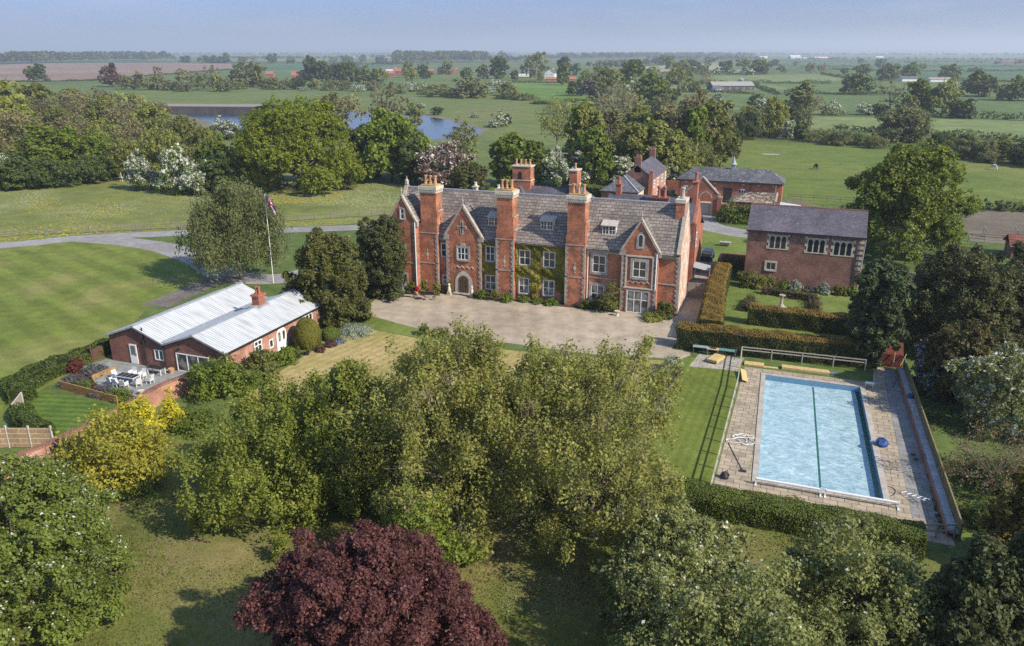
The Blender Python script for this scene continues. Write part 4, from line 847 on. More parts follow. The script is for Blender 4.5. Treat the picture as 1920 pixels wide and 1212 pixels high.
# ---------------------------------------------------------------- chapel-like brick building in the rose garden
CH = empty('chapel_building', (13.4, 17.8, 0), 'two-storey old brick building with pointed three-light stone windows and slate roof behind rose garden', 'building')
c = MB(); c.box(6.15, 17.8, 0, 20.65, 25.4, 7.45); gabwall(c, 6.15, 17.8, 25.4, 7.45, 10.0, .3); gabwall(c, 20.35, 17.8, 25.4, 7.45, 10.0, .3); c.build('wall', brick_old, CH)
r_ = MB(); gable_x(r_, 6.0, 20.8, 17.8, 25.4, 7.45, 10.0, .25); r_.build('roof', slate_b, CH); MB().bar((6, 21.6, 10.16), (20.8, 21.6, 10.16), .3, .16).build('ridge', brick_old, CH)
C7 = TS(17.8)
for a0, a1, z0, z1 in ((9.0, 11.2, 5.0, 6.85), (13.8, 16.0, 4.85, 6.75), (17.05, 19.3, 4.75, 6.65)):
    s = MB(); lbox(s, C7, a0 - .1, a1 + .1, 0, .05, z0 - .05, z1 + .1)
    for i, k in enumerate(np.arange(z0 - .05, z1, .45)):
        if i % 2 == 0: lbox(s, C7, a0 - .34, a0 - .102, 0, .045, k, k + .42); lbox(s, C7, a1 + .102, a1 + .34, 0, .045, k, k + .42)
    s = s.build('window', cream, CH); g_ = MB(); k = (a1 - a0) / 3
    for i in range(3): g_.poly(pointed(C7, a0 + i * k + .09, a0 + (i + 1) * k - .09, z0 + .12, z1 - .08, .06))
    g_.build('pane', glass, s)
window(CH, C7, 8.9, 10.1, 2.1, 3.1, 2, (), cream, .2, fr=cream)
q = MB()
for i, k in enumerate(np.arange(3.0, 7, .7)): lbox(q, C7, 19.9, 20.66, 0, .05, k, k + .35)
q.build('quoin_strip', cream, CH); MB().tube([(20.5, 17.65, .1), (20.75, 17.55, 7.2)], .07, 6).build('drainpipe', lead, CH); MB().box(5.95, 17.4, 7.16, 20.85, 17.54, 7.28).build('gutter', black_iron, CH)

# ---------------------------------------------------------------- annex with two white metal roofs
AX = empty('brick_annex', (-44, -27, 0), 'low brick annex with twin white corrugated metal roofs and terrace', 'building')
c = MB(); c.box(-51.75, -34.8, 0, -44.72, -18.6, 2.75); c.box(-44.718, -34.8, 0, -37.4, -18.6, 2.75)
for x0, x1, xm, zr in ((-51.75, -44.72, -48.2, 4.0), (-44.718, -37.4, -40.85, 3.95)):
    for y in (-34.8, -18.9): c.poly([(x0, y, 2.75), (x1, y, 2.75), (xm, y, zr)])
c.build('wall', brick_dark, AX)
sd_ = MB(); sd_.box(-37.42, -34.78, 0, -37.36, -18.62, 2.72); sd_.build('side_wall', brick_pale, AX)  # sun-facing wall skinned in paler brick, sunlight painted into its colour
m_, n, b = nodes('white_metal_roof', .45, .5); t = N(n, 'ShaderNodeTexCoord'); s = N(n, 'ShaderNodeSeparateXYZ'); n.links.new(t.outputs['Object'], s.inputs[0])
mm = N(n, 'ShaderNodeMath', operation='MULTIPLY'); mm.inputs[1].default_value = 6.2832 / .33; n.links.new(s.outputs['Y'], mm.inputs[0]); sn = N(n, 'ShaderNodeMath', operation='SINE'); n.links.new(mm.outputs[0], sn.inputs[0])
bp = N(n, 'ShaderNodeBump', Strength=.8, Distance=.05); n.links.new(sn.outputs[0], bp.inputs['Height']); n.links.new(bp.outputs[0], b.inputs['Normal'])
z = N(n, 'ShaderNodeTexNoise', Scale=.9, Detail=5.0); n.links.new(t.outputs['Object'], z.inputs['Vector']); mq = N(n, 'ShaderNodeMapping'); mq.inputs['Scale'].default_value = (.35, 2.4, 1); n.links.new(t.outputs['Object'], mq.inputs[0]); n.links.new(mq.outputs[0], z.inputs['Vector'])
r_ = ramp(n, [(.25, (.40, .41, .41)), (.5, (.52, .53, .53)), (.7, (.60, .61, .62))]); n.links.new(z.outputs['Fac'], r_.inputs['Fac'])
rs = ramp(n, [(.80, (1, 1, 1)), (.97, (.72, .73, .74))]); n.links.new(sn.outputs[0], rs.inputs['Fac']); n.links.new(mixc(n, 1.0, r_.outputs['Color'], rs.outputs['Color'], 'MULTIPLY'), b.inputs['Base Color']); metalroof = m_
for x0, x1, xm, zr in ((-52.05, -44.6, -48.2, 4.12), (-44.6, -37.05, -40.85, 4.07)):
    r_ = MB(); slab(r_, [(x0, -35.05, 2.72), (x0, -18.4, 2.72), (xm, -18.4, zr), (xm, -35.05, zr)], .06); slab(r_, [(x1, -35.05, 2.72), (x1, -18.4, 2.72), (xm, -18.4, zr), (xm, -35.05, zr)], .06)
    ro = r_.build('roof', metalroof, AX); MB().bar((xm, -35.1, zr + .09), (xm, -18.35, zr + .09), .35, .05).build('ridge_cap', lead, ro)
    f = MB(); f.bar((x0, -35.08, 2.68), (xm, -35.08, zr - .02), .06, .16); f.bar((xm, -35.08, zr - .02), (x1, -35.08, 2.68), .06, .16); f.build('fascia', lead, ro)
MB().box(-44.95, -35.0, 2.72, -44.25, -18.5, 2.9).build('valley_gutter', lead, AX)
MB().box(-37.15, -35.05, 2.56, -37.0, -18.45, 2.68).build('gutter', black_iron, AX)
A8 = TS(-34.8)
for x in (-47.13, -44.7): MB().tube([(x, -34.92, .1), (x, -34.92, 4.1 if x < -46 else 2.7)], .07, 6).build('drainpipe', black_iron, AX)
MB().tube([(-37.25, -34.9, .1), (-37.25, -34.9, 2.6)], .06, 6).build('drainpipe', black_iron, AX)
d = MB(); lbox(d, A8, -49.2, -48.3, .0, .06, .05, 2.1); d = d.build('door', white, AX); MB().poly([A8(-49.05, .065, .95), A8(-48.45, .065, .95), A8(-48.45, .065, 1.95), A8(-49.05, .065, 1.95)]).build('pane', glass, d); MB().box(-48.42, -34.92, 1.0, -48.34, -34.87, 1.1).build('handle', black_iron, d)
window(AX, A8, -46.0, -44.9, .85, 1.95, 2, (), None, bw=.09); o = window(AX, A8, -43.3, -39.3, .05, 1.95, 3, (), None, name='patio_door', bw=.09, gm=glass_c)
AE = TE(-37.36)
for a0, a1, z0, z1 in ((-30.5, -29.3, 1.1, 2.3), (-22.2, -20.3, .6, 2.4)):
    o = window(AX, AE, a0, a1, z0, z1, 2 if a1 - a0 < 1.5 else 3, (.55,), None, bw=.1)
window(AX, AE, -28.15, -27.5, .8, 1.7, 1, (), None, bw=.09)
d = MB(); d.poly(pointed(AE, -26.9, -25.2, .05, 2.45, .05, True)); d = d.build('door', white, AX)
for a_ in (-26.6, -25.85): MB().poly([AE(a_, .06, 1.0), AE(a_ + .42, .06, 1.0), AE(a_ + .42, .06, 2.0), AE(a_, .06, 2.0)]).build('pane', glass_c, d)
ck = MB().box(-41.5, -25.0, 3.7, -40.6, -23.9, 5.1).build('chimney', brick_stable, AX); MB().box(-41.6, -25.1, 5.1, -40.5, -23.8, 5.3).build('chimney_cap', redpot, ck); pots(ck, -41.4, -40.7, -24.45, 5.3, 2, redpot, .8, .15)
MB().box(-41.8, -25.4, 3.95, -40.3, -23.6, 3.99 + .12).build('flashing', lead, AX)
for x in (-47.6, -42.9): MB().box(x, -34.95, 2.3, x + .15, -34.8, 2.5).build('wall_lamp', black_iron, AX)
# ---------------------------------------------------------------- stable yard behind the manor
SB = empty('stable_block', (-2.6, 79, 0), 'brick stable range with hipped lichened slate roof and small spired cupola', 'stable')
MB().box(-13.0, 79, 0, 8.0, 85, 4.45).build('wall', brick_stable, SB)
r_ = MB(); hip(r_, -13.0, 8.0, 79, 85, 4.4, 6.7); r_.build('roof', [slate_g, slate_gy], SB)
cu = MB().box(-2.6, 81.6, 6.5, -1.8, 82.4, 7.6).build('cupola', lead, SB)
MB().lathe((-2.2, 82, 7.6), [(.75, 0), (.5, .25), (.3, .7), (.12, 1.3), (.04, 1.7), (.03, 2.6)], 8).build('spire', lead, cu); MB().bar((-2.7, 82, 9.9), (-1.7, 82, 9.9), .05, .05).bar((-2.2, 82, 10.1), (-1.8, 82.0, 10.25), .3, .03).build('weather_vane', cream, cu)
S9 = TS(79)
lbox(dm := MB(), S9, -3.5, -1.8, 0, .04, .05, 3.1); dm.build('doorway', black_iron, SB)  # black panel painting the shade inside the open doorway
for a0, a1, z0, z1 in ((-.4, .97, 2.0, 3.1), (-5.93, -4.93, 1.9, 3.1), (-12.0, -10.6, 1.7, 3.2)):
    o = MB().poly(pointed(S9, a0, a1, z0, z1, .03, True)).build('window', white, SB); k = (a1 - a0) / 3
    g_ = MB()
    for i in range(3): lbox(g_, S9, a0 + i * k + .05, a0 + (i + 1) * k - .05, .03, .045, z0 + .08, z1 - .35)
    g_.build('pane', glass, o)
vb = MB()
for a_ in (-11.3, -5.4, .3, 3.4, 6.2): lbox(vb, S9, a_ - .25, a_ + .25, 0, .05, 3.8, 4.1)
vb.build('stone_vent', cream, SB)
MB().box(-13.2, 78.5, 4.14, 8.2, 78.68, 4.3).build('gutter', black_iron, SB)
for x in (1.8, -12.5): MB().tube([(x, 78.9, .1), (x, 78.9, 4.2)], .06, 6).build('drainpipe', black_iron, SB)
sheet('stable_yard', [(-16, 64.5), (8, 64.5), (8, 79), (-16.5, 79)], 2 * G, gravel)
AG = empty('yard_archway', (-6, 63.5, 0), 'steep brick gable with stone coping over the arched yard entrance', 'archway')
a_ = MB(); T = TS(63.5)
a_.box(-8.7, 63.5, 0, -6.4, 64.1, 3.5); a_.box(-4.1, 63.5, 0, -3.0, 64.1, 3.5); a_.box(-3.0, 63.3, 0, -2.2, 64.3, 3.5)
for y in (63.5, 64.1):
    a_.poly([(-8.7, y, 3.5), (-8.7, y, 4.6), (-6.0, y, 7.1), (-5.25, y, 6.4), (-5.25, y, 4.6), (-6.2, y, 4.1), (-6.4, y, 3.5)]); a_.poly([(-3.0, y, 3.5), (-3.0, y, 4.2), (-5.25, y, 6.4), (-5.25, y, 4.6), (-4.3, y, 4.1), (-4.1, y, 3.5)])
a_.build('wall', brick_stable, AG)
coping(AG, [(-8.9, 63.8, 4.6), (-6.0, 63.8, 7.35), (-2.9, 63.8, 4.25), (-2.9, 63.8, 3.65), (-2.1, 63.8, 3.65)], .75, .22)
vr = MB(); vr.bar((-6.45, 63.45, 3.4), (-6.2, 63.45, 4.1), .1, .22); vr.bar((-6.2, 63.45, 4.1), (-5.25, 63.45, 4.7), .1, .22); vr.bar((-5.25, 63.45, 4.7), (-4.3, 63.45, 4.1), .1, .22); vr.bar((-4.3, 63.45, 4.1), (-4.05, 63.45, 3.4), .1, .22); vr.build('arch_ring', stone, AG)
tag(MB().poly([(-6.38, 64.3, .05), (-4.12, 64.3, .05), (-4.12, 64.3, 2.3), (-6.38, 64.3, 2.3)]).poly([(-6.38, 64.36, .05), (-4.12, 64.36, .05), (-4.12, 64.36, 2.3), (-6.38, 64.36, 2.3)]).build('yard_gate', plain('cream_boards', (.45, .40, .31), .8)), 'pale boarded gate standing in the arched yard entrance', 'gate')
SHD = empty('low_shed', (3, 70, 0), 'low brick outbuilding with mossy tiled roof in front of the stable', 'shed')
c = MB(); c.box(-.8, 66.6, 0, 7.4, 73, 2.45); c.build('wall', brick_stable, SHD)
r_ = MB(); hip(r_, -.8, 7.4, 66.6, 73, 2.45, 3.9, ends=(1, 0)); r_.build('roof', [bricky('mossy_tile', (.20, .13, .09), (.13, .10, .08), (.06, .05, .04), .3, .2, axis='x', var=.5, patch=((.42, .38, .30), 1.6, .50, .8))] * 2, SHD)
coping(SHD, [(7.5, 66.2, 2.4), (7.5, 69.8, 4.1), (7.5, 73.4, 2.4)], .3, .2)
tag(MB().poly([(7.9, 65.5, .1), (12.4, 66.0, .1), (12.0, 70.5, 1.9), (8.2, 70.5, 2.3)]).poly([(12.4, 66, .1), (12.0, 70.5, 1.9), (12, 70.5, .05)]).box(8.2, 70.5, 0, 12.0, 70.6, 1.9).build('tarpaulin_cover', plain('grey_sheet', (.42, .47, .50), .5, .4)), 'pale grey sheeted lean-to behind chapel-like building roof', 'cover')
tag(MB().box(-2.2, 63.6, 0, 7.9, 64.0, 2.0).box(-2.2, 63.5, 2.0, 7.9, 64.1, 2.12).build('yard_wall', brick_stable), 'brick yard wall behind the two round bushes', 'wall')
tag(MB().tube([(7.3, 64.8, 0), (7.3, 64.8, 6.2)], .07, 6).build('wooden_post', wood), 'thin tall pole at the corner of the mossy-roofed outbuilding', 'post')
CT = empty('cottage', (-20, 75, 0), 'red brick cottage with purple slate roof, two chimneys and sunlit window wall', 'house')
c = MB(); c.box(-23.4, 71, 0, -17, 87, 5.35); gabwall_y(c, 71, -23.4, -17, 5.35, 7.9, .3); gabwall_y(c, 86.7, -23.4, -17, 5.35, 7.9, .3); c.build('wall', brick_old, CT)
MB().box(-17.002, 71.002, 0, -16.95, 86.998, 5.3).build('side_wall', brick_pale, CT)  # paler brick skin on this side puts the sunlight into the colour
r_ = MB(); gable_y(r_, -23.4, -17, 70.9, 87.1, 5.35, 7.9); r_.build('roof', slate_by, CT)
for y in (71.0, 86.0): k = MB().box(-20.8, y, 6.5, -19.5, y + .8, 9.6).build('chimney', brick_old, CT); pots(k, -20.7, -19.6, y + .4, 9.6, 3, redpot, .5, .14)
E7 = TE(-16.95)
for a0, a1, z0, z1 in ((72, 73.5, 3.4, 4.8), (76, 77.6, 3.3, 4.8), (81, 82.6, 3.3, 4.8), (85, 86.3, 3.3, 4.8), (76, 77.4, .9, 2.3), (84, 85.5, .9, 2.4)): window(CT, E7, a0, a1, z0, z1, 2, (.5,), None, bw=.12)
LR = empty('hipped_outbuilding', (-22, 66, 0), 'low outbuilding with grey hipped slate roof in front of the cottage', 'building')
c = MB().box(-26, 64.6, 0, -18.6, 76, 3.3).build('wall', brick_stable, LR)
MB().box(-18.602, 64.602, 0, -18.55, 75.9, 3.2).build('side_wall', plain('cream_render', (.55, .47, .34), .8), LR)
r_ = MB(); hip(r_, -26, -18.6, 64.6, 76, 3.35, 5.9, along='y', ends=(1, 0)); r_.build('roof', [slate_g, slate_gy], LR)
MB().bar((-18.3, 64.3, 3.55), (-22.3, 68.3, 6.1), .25, .12).build('hip_tile', lead, LR)
k = MB().box(-17.6, 70.2, 0, -16.8, 71, 7.0).build('brick_stack', brick_stable); tag(k, 'tall square brick chimney stack at the cottage front corner', 'chimney')
tag(MB().box(-17, 88, 0, -13, 88.4, 2.6).build('garden_wall', brick_stable), 'brick wall between the cottage and the stable block', 'wall')
tag(MB().lathe((-15.3, 84, 0), [(1.0, 0), (1.0, 1.1), (.9, 1.3), (.2, 1.5)], 10).build('oil_tank', plain('tank_green', (.16, .22, .18), .5)), 'round green and white tank beside the cottage', 'tank')
# ---------------------------------------------------------------- passage beside the manor
def board_fence(name, label, pts, h, mat, bay=1.83, post=wood, rail=True, cat='fence'):
    f = MB(); pp = []
    for p, q in zip(pts, pts[1:]):
        L_ = math.dist(p, q); n_ = max(1, round(L_ / bay)); d = ((q[0] - p[0]) / L_, (q[1] - p[1]) / L_)
        f.bar((p[0], p[1], h / 2), (q[0], q[1], h / 2), .04, h - .06) if False else None
        k = int(L_ / .15)
        for i in range(k):
            a_ = L_ * i / k; o_ = .012 * (i % 2); f.box(0, 0, 0, 0, 0, 0) if False else None
            x0, y0 = p[0] + d[0] * a_, p[1] + d[1] * a_; x1, y1 = p[0] + d[0] * (a_ + .14), p[1] + d[1] * (a_ + .14)
            nx_, ny_ = -d[1] * (.02 + o_), d[0] * (.02 + o_); b = len(f.v); hh = h - .03 * ((i * 7) % 3)
            f.v += [(x0 - nx_, y0 - ny_, .04), (x1 - nx_, y1 - ny_, .04), (x1 + nx_, y1 + ny_, .04), (x0 + nx_, y0 + ny_, .04), (x0 - nx_, y0 - ny_, hh), (x1 - nx_, y1 - ny_, hh), (x1 + nx_, y1 + ny_, hh), (x0 + nx_, y0 + ny_, hh)]
            for qd in ((0, 1, 5, 4), (1, 2, 6, 5), (2, 3, 7, 6), (3, 0, 4, 7), (4, 5, 6, 7)): f.f.append(tuple(b + j for j in qd)); f.m.append(0)
        pp += [(p[0] + d[0] * L_ * i / n_, p[1] + d[1] * L_ * i / n_) for i in range(n_ + (q == pts[-1]))]
    root = empty(name, (pts[0][0], pts[0][1], 0), label, cat); f.build('panel', mat, root)
    for x, y in pp: MB().box(x - .06, y - .06, 0, x + .06, y + .06, h + .08).build('post', post, root)
    if rail:
        r_ = MB()
        for p, q in zip(pts, pts[1:]): r_.bar((*p, h + .03), (*q, h + .03), .1, .05)
        r_.build('cap_rail', post, root)
    return root
board_fence('timber_gate', 'weathered boarded double gates closing passage beside manor', [(.1, 8.0), (2.2, 8.3)], 1.9, wood, 1.05, cat='gate')
board_fence('board_fence', 'grey boarded fence further back along the passage beside manor', [(-.6, 21), (1.8, 20.8)], 1.4, wood, 1.2)
tag(MB().box(-.6, 16.2, .0, -.5, 18.4, 1.5).poly([(-.7, 16, 2.0), (1.6, 16, 1.6), (1.6, 18.4, 1.8), (-.7, 18.4, 2.2)]).poly([(-.7, 16, 1.94), (1.6, 16, 1.54), (1.6, 18.4, 1.74), (-.7, 18.4, 2.14)]).tube([(1.5, 16.1, 0), (1.5, 16.1, 1.6)], .05, 5).tube([(1.5, 18.3, 0), (1.5, 18.3, 1.8)], .05, 5).tube([(-.6, 16.1, 0), (-.6, 16.1, 1.95)], .05, 5).build('lean_to_shelter', plain('grey_felt', (.30, .31, .31), .7)), 'small flat grey shelter behind the boarded gates', 'shelter')
cr = empty('parked_car', (-.2, 29.2, 0), 'dark car parked in passage behind the manor', 'car')
b_ = MB(); pf = [(-.85, .3), (.85, .3), (.88, .8), (.7, 1.0), (.62, 1.42), (-.62, 1.42), (-.7, 1.0), (-.88, .8)]
for y0, y1, pa in ((27.2, 31.2, [(x, min(z_, .85)) for x, z_ in pf]), (28.3, 30.7, pf)):
    A_ = [(x - .2, y0, z_) for x, z_ in pa]; B_ = [(x - .2, y1, z_) for x, z_ in pa]
    for i in range(8): j = (i + 1) % 8; b_.poly([A_[i], A_[j], B_[j], B_[i]])
    b_.poly(A_); b_.poly(B_[::-1])
b_.build('body', plain('car_paint', (.015, .018, .03), .25, .6), cr)
for x in (-1.05, .65):
    for y in (27.9, 30.4): MB().tube([(x - .1, y, .32), (x + .1, y, .32)], .32, 12).build('wheel', black_iron, cr)
MB().poly([(-.8, 28.28, .95), (.4, 28.28, .95), (.35, 28.29, 1.35), (-.75, 28.29, 1.35)]).build('windscreen', glass, cr)
tag(MB().box(2.2, 27.5, 0, 6.6, 27.8, 1.5).box(1.9, 24, 0, 2.2, 27.8, 1.5).build('low_wall', brick_old), 'low old brick wall behind the golden hedge', 'wall')
# ---------------------------------------------------------------- pool terrace
paving = None
def flags(name, c1, c2, mortar, w_, h_, rot=0):
    m_, n, b = nodes(name, .9, .2); t = N(n, 'ShaderNodeTexCoord'); mp_ = N(n, 'ShaderNodeMapping'); mp_.inputs['Rotation'].default_value = (0, 0, R(rot)); n.links.new(t.outputs['Object'], mp_.inputs[0])
    bt = N(n, 'ShaderNodeTexBrick', Scale=1.0, Mortar_Size=.025, Mortar_Smooth=.2, Brick_Width=w_, Row_Height=h_, Bias=0.0)
    bt.inputs['Color1'].default_value = c4(c1); bt.inputs['Color2'].default_value = c4(c2); bt.inputs['Mortar'].default_value = c4(mortar); n.links.new(mp_.outputs[0], bt.inputs['Vector'])
    z = N(n, 'ShaderNodeTexNoise', Scale=.7, Detail=8.0, Roughness=.7); n.links.new(t.outputs['Object'], z.inputs['Vector']); r_ = ramp(n, [(.3, (.62, .62, .60)), (.7, (1.2, 1.2, 1.18))]); n.links.new(z.outputs['Fac'], r_.inputs['Fac'])
    z2 = N(n, 'ShaderNodeTexNoise', Scale=9, Detail=4.0, Roughness=.7); n.links.new(t.outputs['Object'], z2.inputs['Vector']); r2 = ramp(n, [(.3, (.85,) * 3), (.62, (1.05,) * 3), (.72, (1.5,) * 3)]); n.links.new(z2.outputs['Fac'], r2.inputs['Fac'])
    n.links.new(mixc(n, 1.0, mixc(n, 1.0, bt.outputs['Color'], r_.outputs['Color'], 'MULTIPLY'), r2.outputs['Color'], 'MULTIPLY'), b.inputs['Base Color']); return m_
flag_t = flags('york_stone', (.44, .355, .26), (.345, .28, .21), (.11, .095, .075), .95, .62)
flag_g = flags('grey_slabs', (.30, .30, .29), (.25, .255, .25), (.16, .16, .15), .9, .6)
flag_p = flags('pale_slabs', (.42, .38, .32), (.36, .32, .27), (.15, .13, .11), .8, .6)
mb = MB(); DZ = .012; x0, x1, y0, y1 = 9.15, 23.6, -41.0, -14.0
ring(mb, x0, y0, x1, y1, DZ)
mb.poly([(21.0, -14.0, DZ), (23.6, -14.0, DZ), (23.4, -9.5, DZ), (21.3, -9.5, DZ)]); mb.poly([(23.6, -38.3, DZ), (24.4, -38.3, DZ), (24.6, -41, DZ), (23.6, -41, DZ)])
o = mb.build('pool_terrace', flag_t); o['kind'] = 'structure'
sheet('slab_path', [(22.3, -38.2), (24.25, -38.2), (23.45, -9.6), (22.0, -9.6)], DZ + .004, flags('narrow_slabs', (.27, .26, .25), (.23, .22, .21), (.12, .11, .10), 1.2, .9))
mb = MB(); e_ = .42; z0, z1 = .018, .075
for q in ((PU0 - e_, PV0 - e_, PU0, PV1 + e_), (PU1, PV0 - e_, PU1 + e_, PV1 + e_), (PU0, PV0 - e_, PU1, PV0), (PU0, PV1, PU1, PV1 + e_)): mb.box(q[0], q[1], z0 - .005, q[2], q[3], z1)
mb.v = [(PX(a_, b_), b_, c_) for a_, b_, c_ in mb.v]
cop = plain('pool_coping', (.38, .34, .29), .8, .2, var=.2, scale=1.5)
PL = empty('swimming_pool', ((PU0 + PU1) / 2, (PV0 + PV1) / 2, 0), 'long rectangular pale blue swimming pool with stone coping and green lane lines', 'pool'); mb.build('coping', cop, PL)
m_, n, b = nodes('pool_liner', .5, .3); t = N(n, 'ShaderNodeTexCoord'); z = N(n, 'ShaderNodeTexNoise', Scale=.55, Detail=3.0, Distortion=2.2); n.links.new(t.outputs['Object'], z.inputs['Vector'])
mp_ = N(n, 'ShaderNodeMapping'); mp_.inputs['Scale'].default_value = (.5, 1.1, 1); n.links.new(t.outputs['Object'], mp_.inputs[0]); z2 = N(n, 'ShaderNodeTexNoise', Scale=.8, Detail=3.0, Distortion=4.0); n.links.new(mp_.outputs[0], z2.inputs['Vector'])
r_ = ramp(n, [(.3, (.40, .49, .50)), (.45, (.52, .59, .595)), (.5, (.27, .37, .39)), (.55, (.54, .61, .61)), (.75, (.60, .71, .72))]); n.links.new(z2.outputs['Fac'], r_.inputs['Fac'])  # liner mottling; the swirled lines also paint caustic-like ripples into its colour
r2 = ramp(n, [(.35, (.8, .86, .9)), (.65, (1.15, 1.12, 1.1))]); n.links.new(z.outputs['Fac'], r2.inputs['Fac'])
n.links.new(mixc(n, 1.0, r_.outputs['Color'], r2.outputs['Color'], 'MULTIPLY'), b.inputs['Base Color'])
liner = m_; DP = -.5
mb = MB(); mb.poly([(PU0, PV0, DP), (PU1, PV0, DP), (PU1, PV1, DP), (PU0, PV1, DP)])
for q in (((PU0, PV0), (PU1, PV0)), ((PU1, PV0), (PU1, PV1)), ((PU1, PV1), (PU0, PV1)), ((PU0, PV1), (PU0, PV0))): mb.poly([(*q[0], DP), (*q[1], DP), (*q[1], z0), (*q[0], z0)], 1)
mb.v = [(PX(a_, b_), b_, c_) for a_, b_, c_ in mb.v]; mb.build('basin', [liner, plain('blue_tiles', (.16, .30, .44), .4, .5, scale=6)], PL)
gl = plain('green_line', (.02, .12, .07), .6, .2); x = (PU0 + PU1) / 2 + .15
MB().poly([(PX(x - .06, PV0), PV0 + .2, DP + .006), (PX(x + .09, PV0), PV0 + .2, DP + .006), (x + .09, PV1 - .2, DP + .006), (x - .06, PV1 - .2, DP + .006)]).build('lane_line', gl, PL)
MB().poly([(PX(PU1 - .35, PV0), PV0, DP + .012), (PX(PU1 - .01, PV0), PV0, DP + .012), (PU1 - .01, PV1, DP + .012), (PU1 - .35, PV1, DP + .012)]).build('edge_line', gl, PL)
m_, n, b = nodes('pool_surface'); n.nodes.remove(b); t = N(n, 'ShaderNodeTexCoord'); mp_ = N(n, 'ShaderNodeMapping'); mp_.inputs['Scale'].default_value = (.45, 1.7, 1); n.links.new(t.outputs['Object'], mp_.inputs[0])
z = N(n, 'ShaderNodeTexNoise', Scale=2.0, Detail=3.0, Distortion=1.2); n.links.new(mp_.outputs[0], z.inputs['Vector']); bp = N(n, 'ShaderNodeBump', Strength=.38, Distance=.12); n.links.new(z.outputs['Fac'], bp.inputs['Height'])
tp = N(n, 'ShaderNodeBsdfTransparent'); tp.inputs[0].default_value = (.90, .97, .99, 1); gs = N(n, 'ShaderNodeBsdfGlossy', Roughness=.06); fz = N(n, 'ShaderNodeFresnel', IOR=1.33); mx = N(n, 'ShaderNodeMixShader')
n.links.new(bp.outputs[0], gs.inputs['Normal']); n.links.new(bp.outputs[0], fz.inputs['Normal']); mx.inputs[0].default_value = .1; n.links.new(tp.outputs[0], mx.inputs[1]); n.links.new(gs.outputs[0], mx.inputs[2]); n.links.new(mx.outputs[0], n.nodes['Material Output'].inputs['Surface'])
MB().poly([(PX(PU0, PV0) + .001, PV0 + .001, -.12), (PX(PU1, PV0) - .001, PV0 + .001, -.12), (PU1 - .001, PV1 - .001, -.12), (PU0 + .001, PV1 - .001, -.12)]).build('water', m_, PL)
sheet('slab_patio', [(3.9, -15.9), (8.6, -15.5), (8.9, -11.6), (4.4, -11.7)], DZ, flag_p)
def rail_fence(name, label, pts, h, mat, bay=2.0, rails=(.95, .5), pw=.1, rw=.1, mesh=False, group=None, rt=.04):
    root = empty(name, (pts[0][0], pts[0][1], 0), label, 'fence', group); P0 = MB().box(-pw / 2, -pw / 2, 0, pw / 2, pw / 2, h); me = None
    r_ = MB()
    for i, (p, q) in enumerate(zip(pts, pts[1:])):
        L_ = math.dist(p, q); n_ = max(1, round(L_ / bay))
        for k in range(n_ + (i == len(pts) - 2)):
            x, y = p[0] + (q[0] - p[0]) * k / n_, p[1] + (q[1] - p[1]) * k / n_
            if me is None: o = P0.build('post', mat); me = o.data; o.parent = root
            else: o = link('post', me, root)
            o.location = (x - pts[0][0], y - pts[0][1], 0)
        for f in rails: r_.bar((*p, h * f), (*q, h * f), rt, rw)
    r_.build('rail', mat, root); return root
pale_w = plain('silvered_wood', (.42, .38, .32), .85, .2, var=.2, scale=8)
rail_fence('pool_side_fence', 'silvered post and rail fence between the pool terrace and lawn strip', [(8.6, -11.8), (9.0, -20), (9.1, -40.8)], 1.25, pale_w, 2.4, (.97, .62), .1, .1)
rail_fence('poolhead_fence', 'silvered rail fence in front of the long dark hedge above pool', [(8.6, -11.5), (14.5, -11.2), (20.4, -11.0)], 1.2, pale_w, 2.9, (.97, .72), .1, .1)
rail_fence('poolend_gate', 'short dark rail barrier at the foot of the pool terrace', [(22.4, -40.8), (24.6, -40.0)], 1.1, wood, 1.1, (.9, .5), .12, .1)
fence_o = plain('olive_boards', (.20, .165, .085), .85, .2, var=.25, scale=4)
board_fence('boundary_fence', 'long yellowish board fence down right side of pool terrace', [(23.95, -9.6), (24.9, -40.2)], 1.25, fence_o, 2.4, fence_o)
W_ = empty('retaining_bench_wall', (23.6, -25, 0), 'low red-edged wall with pale coping slabs along right fence by the pool', 'wall')
w0 = MB(); w0.bar((23.35, -10, .2), (24.25, -40, .2), .12, .4); w0.build('wall', brick_stable, W_)
w0 = MB(); w0.bar((23.68, -10, .38), (24.58, -40, .38), .52, .08); w0.build('coping', flags('coping_slabs', (.50, .49, .50), (.44, .43, .45), (.2, .2, .2), 4, .9), W_)
rc = empty('rust_panel_shed', (22.2, -9, 0), 'rusty red sheet lean-to in dark corner at the top of pool terrace', 'shed')
MB().poly([(21.0, -8.9, 1.3), (23.9, -8.9, 1.3), (23.9, -7.2, 2.1), (21.0, -7.2, 2.1)]).poly([(21.0, -8.95, 0), (23.9, -8.95, 0), (23.9, -8.9, 1.28), (21.0, -8.9, 1.28)]).box(21, -7.2, 0, 23.9, -7.1, 2.05).build('sheet', plain('rust', (.13, .035, .025), .8, .2, var=.4), rc)
tb = MB()
for x0, x1 in ((20.7, 21.2), (23.0, 23.1), (23.5, 24.1)): tb.bar((x0, -9.6, .0), (x1, -9.0, 1.6), .06, .06)
tb.build('leaning_batten', wood_new, rc)
